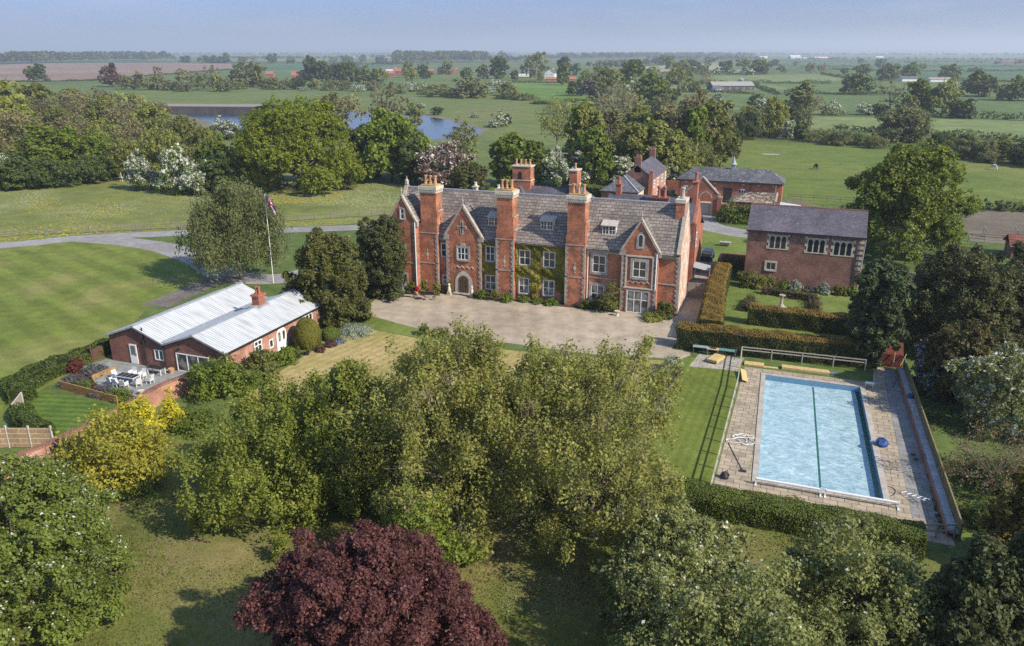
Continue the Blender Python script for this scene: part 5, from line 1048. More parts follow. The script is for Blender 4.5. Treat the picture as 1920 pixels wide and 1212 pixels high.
# pool cover reel, timber, hose and furniture
RL = empty('pool_cover_reel', (16.5, -37.45, 0), 'white pool cover reel tube on low stands along the near end of the pool', 'pool reel')
wm_ = plain('white_metal', (.72, .73, .75), .35, .5, var=.03)
for x0, x1 in ((12.0, 16.4), (16.8, 21.5)): MB().tube([(x0, -37.45, .5), (x1, -37.45, .5)], .085, 10).build('tube', wm_, RL)
for x in (12.0, 16.45, 16.75, 21.5): MB().box(x - .05, -37.5, .05, x + .05, -37.4, .62).box(x - .06, -37.75, .02, x + .06, -37.15, .08).build('stand', wm_, RL)
mb = MB()
for i in range(17): x = 12.4 + i * .55; mb.tube([(x, -37.45, .42), (x + .02, -37.1, .1)], .012, 4)
mb.build('strap', black_iron, RL)
def hose(name, label, pts, r_, mat, cat, sm=8):
    P = [tuple(p) for p in smooth_line([np.array(p, float) for p in pts], sm)]
    return tag(MB().tube(P, r_, 6).build(name, mat, smooth=True), label, cat)
hp = []
for i in range(46):
    a_ = i * .62; rr_ = .75 + .28 * math.sin(i * 1.7); hp.append((10.35 + .25 * math.sin(i * .35) + rr_ * math.cos(a_), -30.6 + .45 * math.cos(i * .23) + rr_ * .8 * math.sin(a_), .05 + .012 * (i % 5)))
hp = hp[:26] + [(11.5, -30.0, .05), (12.0, -30.4, .04)]
hose('vacuum_hose', 'white hose lying in loose coils on paving left of the pool', hp, .03, wm_, 'hose')
tag(MB().tube([(9.45, -31.6, .05), (10.9, -35.7, .05)], .025, 6).box(10.7, -35.95, .02, 11.2, -35.65, .07).build('cleaning_pole', black_iron), 'dark pole with white head lying on paving below hose coils', 'pole')
tag(MB().lathe((9.75, -37.3, .01), [(.3, 0), (.32, .2), (.22, .42), (.1, .5)], 10).tube([(9.5, -37.3, .3), (9.9, -37.1, .55), (10.1, -37.4, .3)], .05, 5).build('pool_pump', black_iron), 'small dark pump at lower left corner of pool terrace', 'pump')
def planks(name, label, x, y, L_, n_, rot, mat, w_=.14, h_=.05, lay=3, cat='timber', z0=.02, seed=1, group=None):
    rg_ = random.Random(seed); mb = MB()
    for l in range(lay):
        for i in range(n_):
            o_ = rg_.uniform(-.12, .12) * L_ * .15; yy = (i - n_ / 2) * w_ * 1.08; mb.box(-L_ / 2 + o_, yy, z0 + l * (h_ + .004), L_ / 2 + o_, yy + w_, z0 + l * (h_ + .004) + h_)
    o = mb.build(name, mat); o.location = (x, y, 0); o.rotation_euler = (0, 0, R(rot)); return tag(o, label, cat, group)
planks('timber_stack', 'stack of fresh yellow boards on bearers near the green benches', 6.25, -13.4, 2.0, 8, 72, wood_new, .13, .05, 5, z0=.14)
planks('timber_pile', 'small pile of yellow planks at top left corner of pool terrace', 10.0, -13.2, 1.9, 6, 3, wood_new, .14, .05, 3, seed=2)
planks('loose_planks', 'few thin planks lying right of the corner timber pile', 11.6, -13.4, 1.5, 3, 4, wood_new, .12, .04, 1, seed=3)
planks('long_timber_pile', 'long pile of yellow timber along the head of pool', 14.9, -13.1, 4.4, 5, 0, wood_new, .15, .08, 3, seed=4)
o = tag(MB().box(-.3, -1.3, -.02, .3, 1.3, .02).build('leaning_board', wood_new), 'single yellow board leaning beside pool side fence', 'board'); o.location = (9.35, -17.0, .28); o.rotation_euler = (.05, R(22), R(10))
def bench(x, y, rot, name, label, mat, L_=1.5, cat='bench', back=True):
    root = empty(name, (0, 0, 0), label, cat)
    s = MB()
    for i in range(4): s.box(-L_ / 2, -.25 + i * .13, .43, L_ / 2, -.14 + i * .13, .47)
    s.build('seat', mat, root)
    if back:
        s = MB()
        for i in range(3): s.box(-L_ / 2, .27 + i * .02, .55 + i * .14, L_ / 2, .30 + i * .02, .66 + i * .14)
        s.build('backrest', mat, root)
    for sx in (-1, 1):
        for sy in (-.22, .24): MB().box(sx * (L_ / 2 - .08) - .03, sy - .03, 0, sx * (L_ / 2 - .08) + .03, sy + .03, .43 if sy < 0 else (.9 if back else .43)).build('leg', mat, root)
    root.location = (x, y, DZ); root.rotation_euler = (0, 0, R(rot)); return root
greenp = plain('green_paint', (.07, .14, .12), .5, .4)
def table(x, y, rot, name, label, top, legm, L_=1.6, W_=.8, h=.74, cat='table', nt=6, z0=DZ):
    root = empty(name, (0, 0, 0), label, cat); s = MB()
    for i in range(nt): s.box(-L_ / 2, -W_ / 2 + i * W_ / nt, h - .04, L_ / 2, -W_ / 2 + (i + .92) * W_ / nt, h)
    s.build('tabletop', top, root)
    for sx in (-1, 1):
        for sy in (-1, 1): MB().box(sx * (L_ / 2 - .1) - .03, sy * (W_ / 2 - .08) - .03, 0, sx * (L_ / 2 - .1) + .03, sy * (W_ / 2 - .08) + .03, h - .045).build('leg', legm, root)
    root.location = (x, y, z0); root.rotation_euler = (0, 0, R(rot)); return root
table(4.4, -11.7, 2, 'green_table', 'pale green trestle table at left end of the long hedge', plain('pale_green', (.22, .33, .31), .6), greenp, 1.5, .7)
table(7.25, -11.8, -2, 'folding_table', 'dark green folding table next to the pool fence corner', plain('mid_green', (.12, .25, .23), .6), greenp, 1.7, .7)
table(5.75, -11.9, 0, 'wooden_table', 'small wooden table between the two green tables', plain('pale_pine', (.5, .40, .26), .7), wood, 1.2, .7)
tag(MB().box(5.45, -12.05, .755, 6.05, -11.75, .85).build('tray', plain('dark_tray', (.06, .06, .06), .5)), 'dark tray on small wooden table between green tables', 'tray')
ld = MB(); ld.tube([(21.7, -35.0, .06), (23.2, -36.5, .5)], .03, 6); ld.tube([(22.1, -34.75, .06), (23.5, -36.2, .5)], .03, 6)
for i in range(5): t_ = .1 + i * .2; ld.tube([(21.7 + 1.5 * t_, -35 - 1.5 * t_, .06 + .44 * t_), (22.1 + 1.4 * t_, -34.75 - 1.45 * t_, .06 + .44 * t_)], .022, 5)
tag(ld.build('pool_ladder', wm_), 'white pool ladder lying at lower right of terrace', 'ladder')
hose('dark_hose', 'thin dark hose curling on the paving beside white ladder', [(20.6, -35.0, .03), (21.0, -34.4, .03), (21.5, -34.8, .03), (21.3, -35.6, .03), (20.8, -36.1, .03), (21.0, -36.9, .03), (21.6, -36.9, .03)], .025, black_iron, 'hose')
blue = plain('blue_plastic', (.02, .06, .19), .4, .4)
rb = np.random.default_rng(8); mb = MB(); prof = [(.05, 0), (.42, .05), (.5, .25), (.38, .5), (.1, .62)]; mb.lathe((0, 0, 0), prof, 12)
mb.v = [(x * (1 + .18 * math.sin(5 * z_ + 3 * x)), y * (1 + .15 * math.cos(4 * x + 6 * z_)), z_ * (1 + .12 * math.sin(7 * x + 5 * y))) for x, y, z_ in mb.v]
o = tag(mb.build('blue_bundle', blue), 'crumpled blue plastic bundle on the paving right of pool', 'bundle'); o.location = (21.0, -27.6, DZ)
tag(MB().box(20.2, -27.35, .02, 20.7, -27.1, .1).build('white_block', wm_), 'small white block beside the blue bundle', 'block')
o = tag(MB().lathe((0, 0, 0), [(.2, 0), (.34, .1), (.3, .25), (.1, .3)], 9).build('blue_cloth', blue), 'blue cloth lying on coping wall by the right fence', 'cloth'); o.location = (23.9, -17.5, .43)
sb = empty('starting_block', (20.6, -15.3, 0), 'white step stool with legs at the far right corner of pool', 'stool'); MB().box(20.25, -15.5, .42, 20.95, -15.1, .5).box(20.2, -15.52, .5, 21.0, -15.35, .58).build('seat', wm_, sb)
for x in (20.28, 20.92):
    for y in (-15.47, -15.13): MB().tube([(x, y, .02), (x, y, .42)], .03, 6).build('leg', wm_, sb)
tag(MB().box(17.2, -13.3, .02, 17.6, -13.0, .2).tube([(17.5, -13.1, .1), (18.0, -13.2, .05), (18.4, -13.1, .05)], .04, 5).build('rope_heap', plain('blue_grey', (.15, .2, .26), .7)), 'blue-grey heap of rope at right end of the long timber', 'rope')
tag(MB().tube([(22.7, -14.4, .03), (23.4, -12.6, .7)], .03, 5).build('broom_handle', black_iron), 'dark pole propped against the wall near rusty lean-to', 'pole')
for i, (x, y) in enumerate(((23.2, -28.5), (23.35, -29.3))): tag(MB().lathe((x, y, .02), [(.16, 0), (.14, .12), (.03, .16)], 7).build('stone_lump', wood_door), ('upper dark stone' if i == 0 else 'lower dark stone') + ' of the pair lying on slab path by right fence', 'stone', 'dark stones by right fence')
# ---------------------------------------------------------------- terrace of the annex
o = sheet('annex_terrace', [(-52.6, -34.85), (-53.0, -37.5), (-49.7, -37.2), (-49.5, -39.6), (-47.9, -40.6), (-41.7, -41.2), (-41.0, -34.85)], 3 * G, flag_g)
sheet('annex_lawn', [(-51, -43.2), (-42.3, -43.4), (-41.9, -49), (-44.2, -50.8), (-48.5, -48.2), (-52.5, -45)], 2 * G, turf('small_lawn', (.06, .105, .018), (.10, .15, .025), patch=.2, stripes=(75, .9, .15, .4), fine=6))
tag(MB().bar((-50.4, -42.2, .4), (-42.7, -43.0, .4), .12, .8).build('sleeper_planter', wood_warm), 'brown sleeper retaining board below terrace flower bed', 'planter')
sheet('flower_bed_soil', [(-52.5, -39.0), (-50.4, -42.2), (-42.7, -43.0), (-42.0, -41.3), (-47.9, -40.7), (-49.6, -39.7), (-50.2, -37.3), (-52.6, -37.2)], 4 * G, soil)
tag(MB().bar((-49.35, -39.6, .25), (-49.2, -36.9, .25), .14, .5).bar((-49.35, -39.6, .25), (-48.0, -40.5, .25), .1, .3).build('timber_planter', plain('orange_timber', (.30, .18, .08), .75, .2, var=.25, scale=3)), 'orange timber edging beam beside white chairs on terrace', 'planter')
wk = plain('white_wicker', (.55, .55, .54), .7, .2, var=.1, scale=12)
D1 = empty('dining_table', (0, 0, 0), 'white-framed dining table with dark panelled top ringed by chairs', 'table')
MB().box(-1.1, -.52, .70, 1.1, .52, .735).build('frame', wm_, D1)
for i in range(4): MB().box(-1.06 + i * .53, -.47, .737, -.58 + i * .53, .47, .75).build('top_panel', black_iron, D1)
for sx in (-1, 1):
    for sy in (-1, 1): MB().box(sx * 1.0 - .04, sy * .45 - .04, 0, sx * 1.0 + .04, sy * .45 + .04, .7).build('leg', wm_, D1)
D1.location = (-45.6, -38.8, 3 * G); D1.rotation_euler = (0, 0, R(2))
def wicker():
    root = empty('wicker_chair', (0, 0, 0), '', 'chair')
    MB().box(-.27, -.27, .30, .27, .27, .44).build('seat', wk, root); mb = MB(); mb.poly([(-.27, .24, .44), (.27, .24, .44), (.24, .34, .92), (-.24, .34, .92)]).poly([(-.27, .29, .44), (.27, .29, .44), (.24, .39, .92), (-.24, .39, .92)]).poly([(-.24, .34, .92), (.24, .34, .92), (.24, .39, .92), (-.24, .39, .92)]); mb.build('backrest', wk, root)
    for s in (-1, 1): MB().box(s * .27 - .03, -.27, .3, s * .27 + .03, .27, .66).build('armrest', wk, root)
    for sx in (-.24, .24):
        for sy in (-.24, .24): MB().box(sx - .03, sy - .03, 0, sx + .03, sy + .03, .3).build('leg', wk, root)
    return root
w0 = wicker()
for i, (x, y, r_, lb) in enumerate([(-46.75, -39.75, 165, 'white wicker chair, leftmost on the near side of the dining table'), (-45.9, -39.95, 178, 'white wicker chair, second on near side of the dining table'), (-45.0, -39.95, 185, 'white wicker chair, third on near side of the dining table'),
     (-44.1, -39.2, 250, 'white wicker chair at right-hand near corner of dining table'), (-43.6, -38.2, 275, 'white wicker chair standing off right end of dining table'), (-46.3, -37.6, 0, 'white wicker chair, left one on house side of dining table'), (-45.1, -37.6, 5, 'white wicker chair, right one on house side of dining table'), (-47.3, -38.6, 85, 'white wicker chair at left end of dining table')]):
    o = w0 if i == 0 else copy_tree(w0); o.location = (x, y, 3 * G); o.rotation_euler = (0, 0, R(r_)); tag(o, lb, 'chair', 'wicker chairs round the dining table')
table(-44.7, -36.2, 0, 'side_table', 'dark glass-topped side table against annex wall', black_iron, wm_, 1.8, .75, .75, z0=3 * G)
tag(MB().lathe((-43.5, -35.5, .01), [(.2, 0), (.26, .4), (.3, .42), (.28, .5), (.2, .45)], 10).build('clay_pot', terracotta), 'terracotta pot beside the annex patio door', 'pot')
tag(MB().lathe((-42.3, -40.6, .01), [(.2, 0), (.28, .38), (.3, .42), (.2, .4)], 10).build('white_pot', cream), 'pale plant pot at the near corner of the annex terrace', 'pot')
gwall = MB()
WP = [(-37.45, -34.9), (-38.3, -37), (-39.2, -41.5), (-38.7, -47), (-38.9, -53.5), (-40, -58)]
gw_ = empty('boundary_wall', (-38, -45, 0), 'old pinkish brick garden wall running down from annex corner', 'wall')
for p, q in zip(WP, WP[1:]): gwall.bar((*p, .85), (*q, .85), .35, 1.7)
gwall.build('wall', brick_pale, gw_); cpg = MB()
for p, q in zip(WP, WP[1:]): cpg.bar((*p, 1.76), (*q, 1.76), .5, .12)
cpg.build('coping', brick_old, gw_)
FPX2 = [(-49.2, -55.5), (-44.3, -52.4), (-40.9, -51.2)]
pf_ = empty('panel_fence', (-44.3, -52.4, 0), 'timber panel fence with concrete-coloured posts meeting garden wall at lower left', 'fence')
mb = MB()
for p, q in zip(FPX2, FPX2[1:]): mb.bar((*p, .9), (*q, .9), .05, 1.7)
mb.build('panel', bricky('fence_boards', (.36, .24, .13), (.30, .20, .11), (.6, .52, .4), 1.8, .42, ms=.02, var=.2), pf_)
for p in ((-49.2, -55.5), (-46.8, -54), (-44.3, -52.4), (-42.6, -51.8), (-40.9, -51.2)): MB().box(p[0] - .07, p[1] - .07, 0, p[0] + .07, p[1] + .07, 1.95).build('post', pale_w, pf_)
board_fence('gate_panel', 'narrow slanting timber gate panel between the two hedges at left', [(-48.8, -48.3), (-50.2, -46.3)], 1.3, wood, 2.0, pale_w, cat='gate')
tag(MB().tube([(-42.6, -55.4, 0), (-42.6, -55.4, 1.1)], .05, 6).box(-42.85, -55.5, 1.1, -42.35, -55.3, 1.25).build('bird_feeder', pale_w), 'small white-topped stake near panel fence at lower left', 'stake')
tag(MB().box(-53.3, -35.8, 0, -53.2, -34.4, 1.3).box(-53.3, -36.05, 0, -53.15, -35.9, 1.9).build('side_gate', wood_door), 'dark timber side gate between hedge and annex wall', 'gate')
# ---------------------------------------------------------------- forecourt furniture and ornaments
def iron_chair(proto=[None]):
    if proto[0] is None:
        root = empty('iron_chair', (0, 0, 0), '', 'chair'); MB().lathe((0, 0, .43), [(.2, 0), (.22, .015), (.2, .03)], 10).build('seat', black_iron, root)
        mb = MB(); mb.tube([(-.18, .2, .43), (-.2, .27, .85), (0, .3, .95), (.2, .27, .85), (.18, .2, .43)], .018, 5); mb.tube([(0, .21, .43), (0, .29, .93)], .015, 4); mb.build('backrest', black_iron, root)
        for a_ in (45, 135, 225, 315): MB().tube([(.16 * math.cos(R(a_)), .16 * math.sin(R(a_)), .43), (.22 * math.cos(R(a_)), .22 * math.sin(R(a_)), 0)], .018, 5).build('leg', black_iron, root)
        proto[0] = root; return root
    return copy_tree(proto[0])
for x, y, r_, lb in ((-32.4, -4.6, 90, 'black iron chair left of black table on the gravel'), (-31.0, -3.9, 0, 'black iron chair behind black table on the gravel'), (-29.9, -4.6, 270, 'black iron chair right of black table on the gravel')):
    o = iron_chair(); o.location = (x, y, 5 * G); o.rotation_euler = (0, 0, R(r_)); tag(o, lb, 'chair', 'black iron chairs by left gable')
it = empty('iron_table', (-31.2, -4.8, 0), 'round black iron garden table on gravel by left gable', 'table'); MB().lathe((-31.2, -4.8, .7), [(.55, 0), (.57, .02), (.55, .035)], 16).build('tabletop', black_iron, it); MB().tube([(-31.2, -4.8, .02), (-31.2, -4.8, .7)], .04, 6).lathe((-31.2, -4.8, .02), [(.3, 0), (.05, .1)], 8).build('pedestal', black_iron, it)
bench(-33.6, -4.5, 10, 'black_bench', 'long black bench at left end of the gravel forecourt', black_iron, 1.6, back=False)
def statue(name, label, x, y):
    root = empty(name, (x, y, 0), label, 'statue'); MB().box(x - .3, y - .3, 0, x + .3, y + .3, .12).box(x - .24, y - .24, .12, x + .24, y + .24, .38).build('plinth', stone, root)
    MB().lathe((x, y, .38), [(.22, 0), (.26, .2), (.2, .5), (.16, .7), (.1, .78), (.17, .9), (.18, 1.02), (.1, 1.15)], 10).tube([(x - .12, y - .1, .5), (x - .14, y - .24, .4)], [.08, .07], 6).tube([(x + .12, y - .1, .5), (x + .14, y - .24, .4)], [.08, .07], 6).build('figure', cream, root, True)
statue('seated_lion_statue', 'pale seated lion statue left of the arched front door', -29.1, -1.7); statue('seated_lion_statue', 'pale seated lion statue right of the arched front door', -25.9, -1.7)
tag(MB().lathe((-6.6, -2.6, .02), [(.25, 0), (.2, .1), (.12, .3), (.28, .5), (.36, .62), (.3, .6)], 10).build('stone_urn', cream), 'small stone urn on gravel beside garden bay', 'urn')
redfl = leafm('red_flower', (.45, .01, .02), (.65, .03, .05), trans=.2, ovar=0)
# ---------------------------------------------------------------- rose garden ornaments
sdl = empty('stone_sundial', (11.6, 6.6, 0), 'weathered stone sundial pedestal on stepped base in the rose garden', 'sundial')
MB().box(10.85, 5.85, 0, 12.35, 7.35, .25).box(11.1, 6.1, .25, 12.1, 7.1, .5).build('step', stone_d, sdl); MB().lathe((11.6, 6.6, .5), [(.35, 0), (.3, .15), (.18, .35), (.15, 1.0), (.22, 1.2), (.38, 1.35), (.38, 1.45)], 8).build('column', stone, sdl)
tag(MB().box(-5.3, 44, 0, -3.7, 45.2, .9).box(-5.5, 43.8, .9, -3.5, 45.4, 1.05).build('stone_trough', stone) if False else MB().box(0.6, 38.6, .25, 2.2, 39.4, .6).box(.5, 38.5, .6, 2.3, 39.5, .68).box(.8, 38.8, 0, 1.0, 39.2, .25).box(1.8, 38.8, 0, 2.0, 39.2, .25).build('stone_bench', stone), 'pale stone slab seat on the rear lawn beyond the passage', 'bench')
# ---------------------------------------------------------------- flagpole with union flag
fx, fy = at(513, 531); ft = top_of(fx, fy, 364)
FP = empty('flagpole', (fx, fy, 0), 'slim white flagpole flying a red, white and blue flag behind birch', 'flagpole')
MB().tube([(fx, fy, 0), (fx, fy, ft)], [.05, .03], 8).build('pole', white, FP)
m_, n, b = nodes('union_flag', .8, .1)
fr_, fb_, fw_ = plain('flag_red', (.48, .02, .03), .8, .1, var=.03), plain('flag_blue', (.02, .04, .22), .8, .1, var=.03), plain('flag_white', (.7, .7, .7), .8, .1, var=.03)
fm = MB(); nx_, nz_ = 36, 20; fw, fh = 2.3, 1.25
def fpt(i, j):
    s = i / nx_; return (fx + .06 + s * fw * .72, fy - s * .35 + .10 * math.sin(s * 7 + j * .15), ft - .15 - fh * (1 - j / nz_) - s * s * 1.35 + .06 * math.sin(s * 9))
for i in range(nx_):
    for j in range(nz_):
        u_, v_ = (i + .5) / nx_ * 2 - 1, (j + .5) / nz_ * 2 - 1; dg = min(abs(u_ - v_), abs(u_ + v_))
        mi = 0 if abs(u_) < .10 or abs(v_) < .2 else 1 if abs(u_) < .17 or abs(v_) < .33 else 0 if dg < .09 else 1 if dg < .26 else 2
        fm.poly([fpt(i, j), fpt(i + 1, j), fpt(i + 1, j + 1), fpt(i, j + 1)], mi)
fm.build('flag', [fr_, fw_, fb_], FP)
# ---------------------------------------------------------------- rails, poles, signs
rail_fence('meadow_fence', 'weathered post and rail fence along the meadow side of driveway', [at(-160, 462), at(0, 447), at(40, 443), at(200, 436), at(340, 429), at(430, 424), at(560, 415), at(650, 409), at(745, 404)], 1.25, plain('dull_rail', (.19, .165, .13), .9), 2.6, (.95, .6, .3), .12, .1)
rail_fence('paddock_fence', 'dark post and rail fence along far edge of horse paddock', [at(1395, 264), at(1480, 267), at(1560, 271), at(1650, 278), at(1740, 286), at(1830, 294), at(1930, 303), at(2000, 310)], 1.25, plain('dark_rail', (.13, .11, .085), .9), 3.2, (.95, .6, .3), .14, .12)
rail_fence('near_paddock_fence', 'brown post and rail fence between horse paddock and riding arena', [at(1478, 374), at(1600, 382), at(1800, 386), at(1930, 392)], 1.25, plain('brown_rail', (.22, .17, .12), .9), 2.6, (.95, .55), .13, .11)
rail_fence('arena_fence', 'short rail fence at the near edge of riding arena', [at(1815, 452), at(1845, 456), at(1925, 461)], 1.2, wood, 2.6, (.95, .5), .12, .1)
rail_fence('hedge_end_fence', 'short rail fence by shrubs behind the manor roof', [at(1180, 340), at(1128, 345)], 1.2, wood, 2.2, (.95, .5), .12, .1)
x, y = at(1050, 352); hp_ = top_of(x, y, 284)
UP = empty('utility_pole', (x, y, 0), 'grey wooden utility pole with crossarm and transformer behind the manor', 'pole')
MB().tube([(x, y, 0), (x, y, hp_)], [.2, .15], 8).build('pole', pale_w, UP); MB().box(x - 1.6, y - .08, hp_ - .5, x + 1.6, y + .08, hp_ - .32).bar((x - .8, y, hp_ - .4), (x, y, hp_ - 1.3), .08, .08).bar((x + .8, y, hp_ - .4), (x, y, hp_ - 1.3), .08, .08).build('crossarm', pale_w, UP)
MB().box(x - 1.1, y - .3, hp_ - 4.4, x - .25, y + .3, hp_ - 2.9).build('transformer', lead, UP)
x, y = at(346, 449); tag(MB().tube([(x, y, 0), (x, y, 1.2)], .05, 6).box(x - .3, y - .03, .9, x + .3, y + .03, 1.3).build('white_marker', white), 'small white sign post in grass beside the driveway', 'sign')
x, y = at(228, 341); tag(MB().bar((x - .4, y, 0), (x, y, 2.2), .15, .15).bar((x + .4, y, 0), (x, y, 2.2), .15, .15).box(x - .5, y - .4, 1.0, x + .5, y + .4, 1.12).build('stile', pale_w), 'grey wooden stile at the edge of left wood', 'stile')
x, y = at(1877, 447); jm = empty('cross_country_jump', (x, y, 0), 'wooden show jump frame standing on the bare riding arena', 'jump')
for dx in (-2.4, 2.4):
    for dy in (0, 2.0): MB().box(x + dx - .1, y + dy - .1, 0, x + dx + .1, y + dy + .1, 1.5).build('upright', wood, jm)
mb = MB()
for dy in (0, 2.0):
    for z_ in (.6, 1.0, 1.4): mb.bar((x - 2.4, y + dy, z_), (x + 2.4, y + dy, z_), .1, .1)
for dx in (-2.4, 2.4): mb.bar((x + dx, y, 1.4), (x + dx, y + 2, 1.4), .1, .1)
mb.build('pole', wood, jm)
x, y = at(1915, 487); o = empty('tiled_outbuilding', (x, y, 0), 'small outbuilding with red pantile roof at the right edge', 'building'); MB().box(x - 1.5, y, 0, x + 7, y + 5, 1.9).build('wall', brick_old, o); r_ = MB(); gable_x(r_, x - 1.9, x + 7.4, y, y + 5, 1.9, 3.2); r_.build('roof', pantile, o)
x, y = at(1790, 287); tag(MB().box(x - 2.5, y, .3, x + 2.5, y + 2, .9).box(x - 2.7, y - .2, .9, x + 2.7, y + 2.2, 1.05).build('water_trough', wm_), 'long white water trough by far paddock fence', 'trough')
x, y = at(1445, 289.5); o = sheet('ash_patch', [(x + 2.9 * math.cos(k), y + 1.9 * math.sin(k)) for k in np.linspace(0, 6.1, 14)], 3 * G, plain('ash', (.30, .255, .21), .95))
# horses
def horse(name, label, x, y, rz, mat, scale=1.0):
    J = [((0, 0, 1.15), .30), ((.45, 0, 1.18), .31), ((-.5, 0, 1.2), .33), ((.85, 0, 1.15), .22), ((1.15, 0, .85), .15), ((1.38, 0, .5), .12), ((1.5, 0, .25), .085), ((1.56, 0, .08), .06),
         ((-.75, 0, 1.1), .16), ((-.85, 0, .8), .05), ((-.86, 0, .45), .035)]
    E_ = [(0, 1), (0, 2), (1, 3), (3, 4), (4, 5), (5, 6), (6, 7), (2, 8), (8, 9), (9, 10)]
    for sx, p0, knee, foot in ((1, 1, (.55, .62), (.55, .04)), (-1, 2, (-.62, .6), (-.6, .04))):
        for s in (-1, 1):
            b = len(J); mid = (p0 == 2 and (-.45, .85)) or (.5, .9)
            J += [((mid[0], s * .16, mid[1]), .15 if p0 == 2 else .12), ((knee[0] + s * .04, s * .17, knee[1]), .075), ((foot[0] + s * .05, s * .17, foot[1] + .25), .05), ((foot[0] + .03 + s * .05, s * .17, foot[1]), .065)]
            E_ += [(p0, b), (b, b + 1), (b + 1, b + 2), (b + 2, b + 3)]
    me = bpy.data.meshes.new(name); me.from_pydata([j[0] for j in J], E_, []); me.materials.append(mat); o = link(name, me)
    sk = o.modifiers.new('skin', 'SKIN')
    for i, j in enumerate(J): me.skin_vertices[0].data[i].radius = (j[1], j[1]); me.skin_vertices[0].data[i].use_root = i == 0
    ss = o.modifiers.new('sub', 'SUBSURF'); ss.levels = 2; ss.render_levels = 2
    o.location = (x, y, 0); o.rotation_euler = (0, 0, rz); o.scale = (scale,) * 3; return tag(o, label, 'horse')
def skin_ready(): pass
hb = plain('black_coat', (.012, .011, .011), .55, .3); hw = plain('grey_coat', (.50, .47, .44), .7, .2, var=.12, scale=1.5)
x, y = at(1530, 318); 
try: horse('grazing_horse', 'black horse grazing head down in middle of the paddock', x, y, R(115), hb)
except Exception as ex: print('HORSE', ex)
x, y = at(1862, 318.5)
try: horse('grazing_horse', 'pale grey horse grazing at right side of the paddock', x, y, R(-60), hw)
except Exception as ex: print('HORSE', ex)
hedge_crisp = leafm('box_hedge_leaf', (.055, .09, .016), (.10, .14, .026), trans=.1, ovar=0)
# ---------------------------------------------------------------- hedges
hedge('golden_hedge', 'tall clipped hedge with ochre top running beside passage toward chapel-like building', [(4.9, -8.6), (4.3, -1), (3.7, 7), (3.4, 17)], [2.6, 2.5, 2.3, 2.2], 2.75, hedge_gold, hedge_side, 1, dens=330, ls=.075, round_=.35, bump=.09, jit=.03)
hedge('pool_head_hedge', 'long brown-topped dark hedge at head of the pool, behind the benches', [(1.8, -10.3), (8, -10.1), (14, -9.9), (21.5, -9.3)], [2.1, 2.1, 1.9, 1.9], 2.55, hedge_gold, hedge_side, 2, dens=300, ls=.08, round_=.35, bump=.14, jit=.035)
hedge('rose_garden_hedge', 'dark hedge with brown top directly below the rose garden sundial', [(8.3, .3), (14, .2), (21, .1)], 1.7, 2.2, hedge_gold, hedge_side, 3, dens=300, ls=.08, round_=.35, bump=.14, jit=.035)
hedge('pool_foot_hedge', 'broad dark green clipped hedge along the near end of pool terrace', [(4.4, -42.0), (9, -42.2), (15, -42.3), (22.5, -42.3)], [2.3, 2.2, 2.1, 2.0], 1.65, hedge_crisp, hedge_crisp, 4, dens=420, ls=.07, round_=.35, bump=.07, jit=.025)
hedge('garden_hedge', 'rounded green hedge curving from annex gate around its small lawn', [(-54.3, -32.6), (-54.2, -36.5), (-54.3, -40.0), (-53.6, -44.2), (-51.2, -45.6)], [1.6, 1.8, 2.2, 2.4, 2.0], 1.45, hedge_green, hedge_green, 5, dens=200, ls=.10, round_=.6, bump=.25)
hedge('lower_garden_hedge', 'green hedge between the panel fence and small annex lawn', [(-48.3, -47.8), (-46, -49.4), (-42.5, -50.6)], [1.6, 1.8, 1.5], 1.3, hedge_green, hedge_green, 6, dens=200, ls=.10, round_=.5, bump=.25)
hedge('yellow_hedge', 'bright yellow-green clipped hedge behind the rear chimneys', [at(1083, 372), at(1138, 378)], 2.6, 3.0, LEAF['yellow'], hedge_green, 7, dens=60, ls=.2)
hedge('yellow_hedge', 'low yellow-green hedge in front of hipped outbuilding', [(-25.5, 62.4), (-19.5, 62.6)], 1.6, 2.2, LEAF['yellow'], hedge_green, 8, dens=60, ls=.2)
tag(MB().bar((20.5, 25, .8), (36, 24.5, .8), .5, 1.6).build('stone_boundary_wall', bricky('mossy_wall', (.22, .19, .14), (.15, .13, .09), (.09, .08, .06), .5, .25)), 'low mossy wall beneath chestnut tree right of chapel-like building', 'wall')
rb_ = leafm('rose_leaf', (.05, .045, .02), (.11, .085, .045), (.10, .12, .05), ovar=.1)
for nm, lb, pts, sd in (('rose_bed', 'reddish rose bed at the left of the sundial', [(7.5, 4.4), (7.9, 9.0)], 11), ('rose_bed', 'long reddish rose bed behind the sundial', [(9.0, 13.2), (15.5, 11.9)], 12), ('rose_bed', 'rose bed at right of the sundial with brown end', [(15.4, 11.2), (15.6, 6.0)], 13)):
    hedge(nm, lb, pts, 1.0, .9, rb_, rb_, sd, dens=110, ls=.11, cat='flower bed', bump=.3, round_=.3, jit=.2)
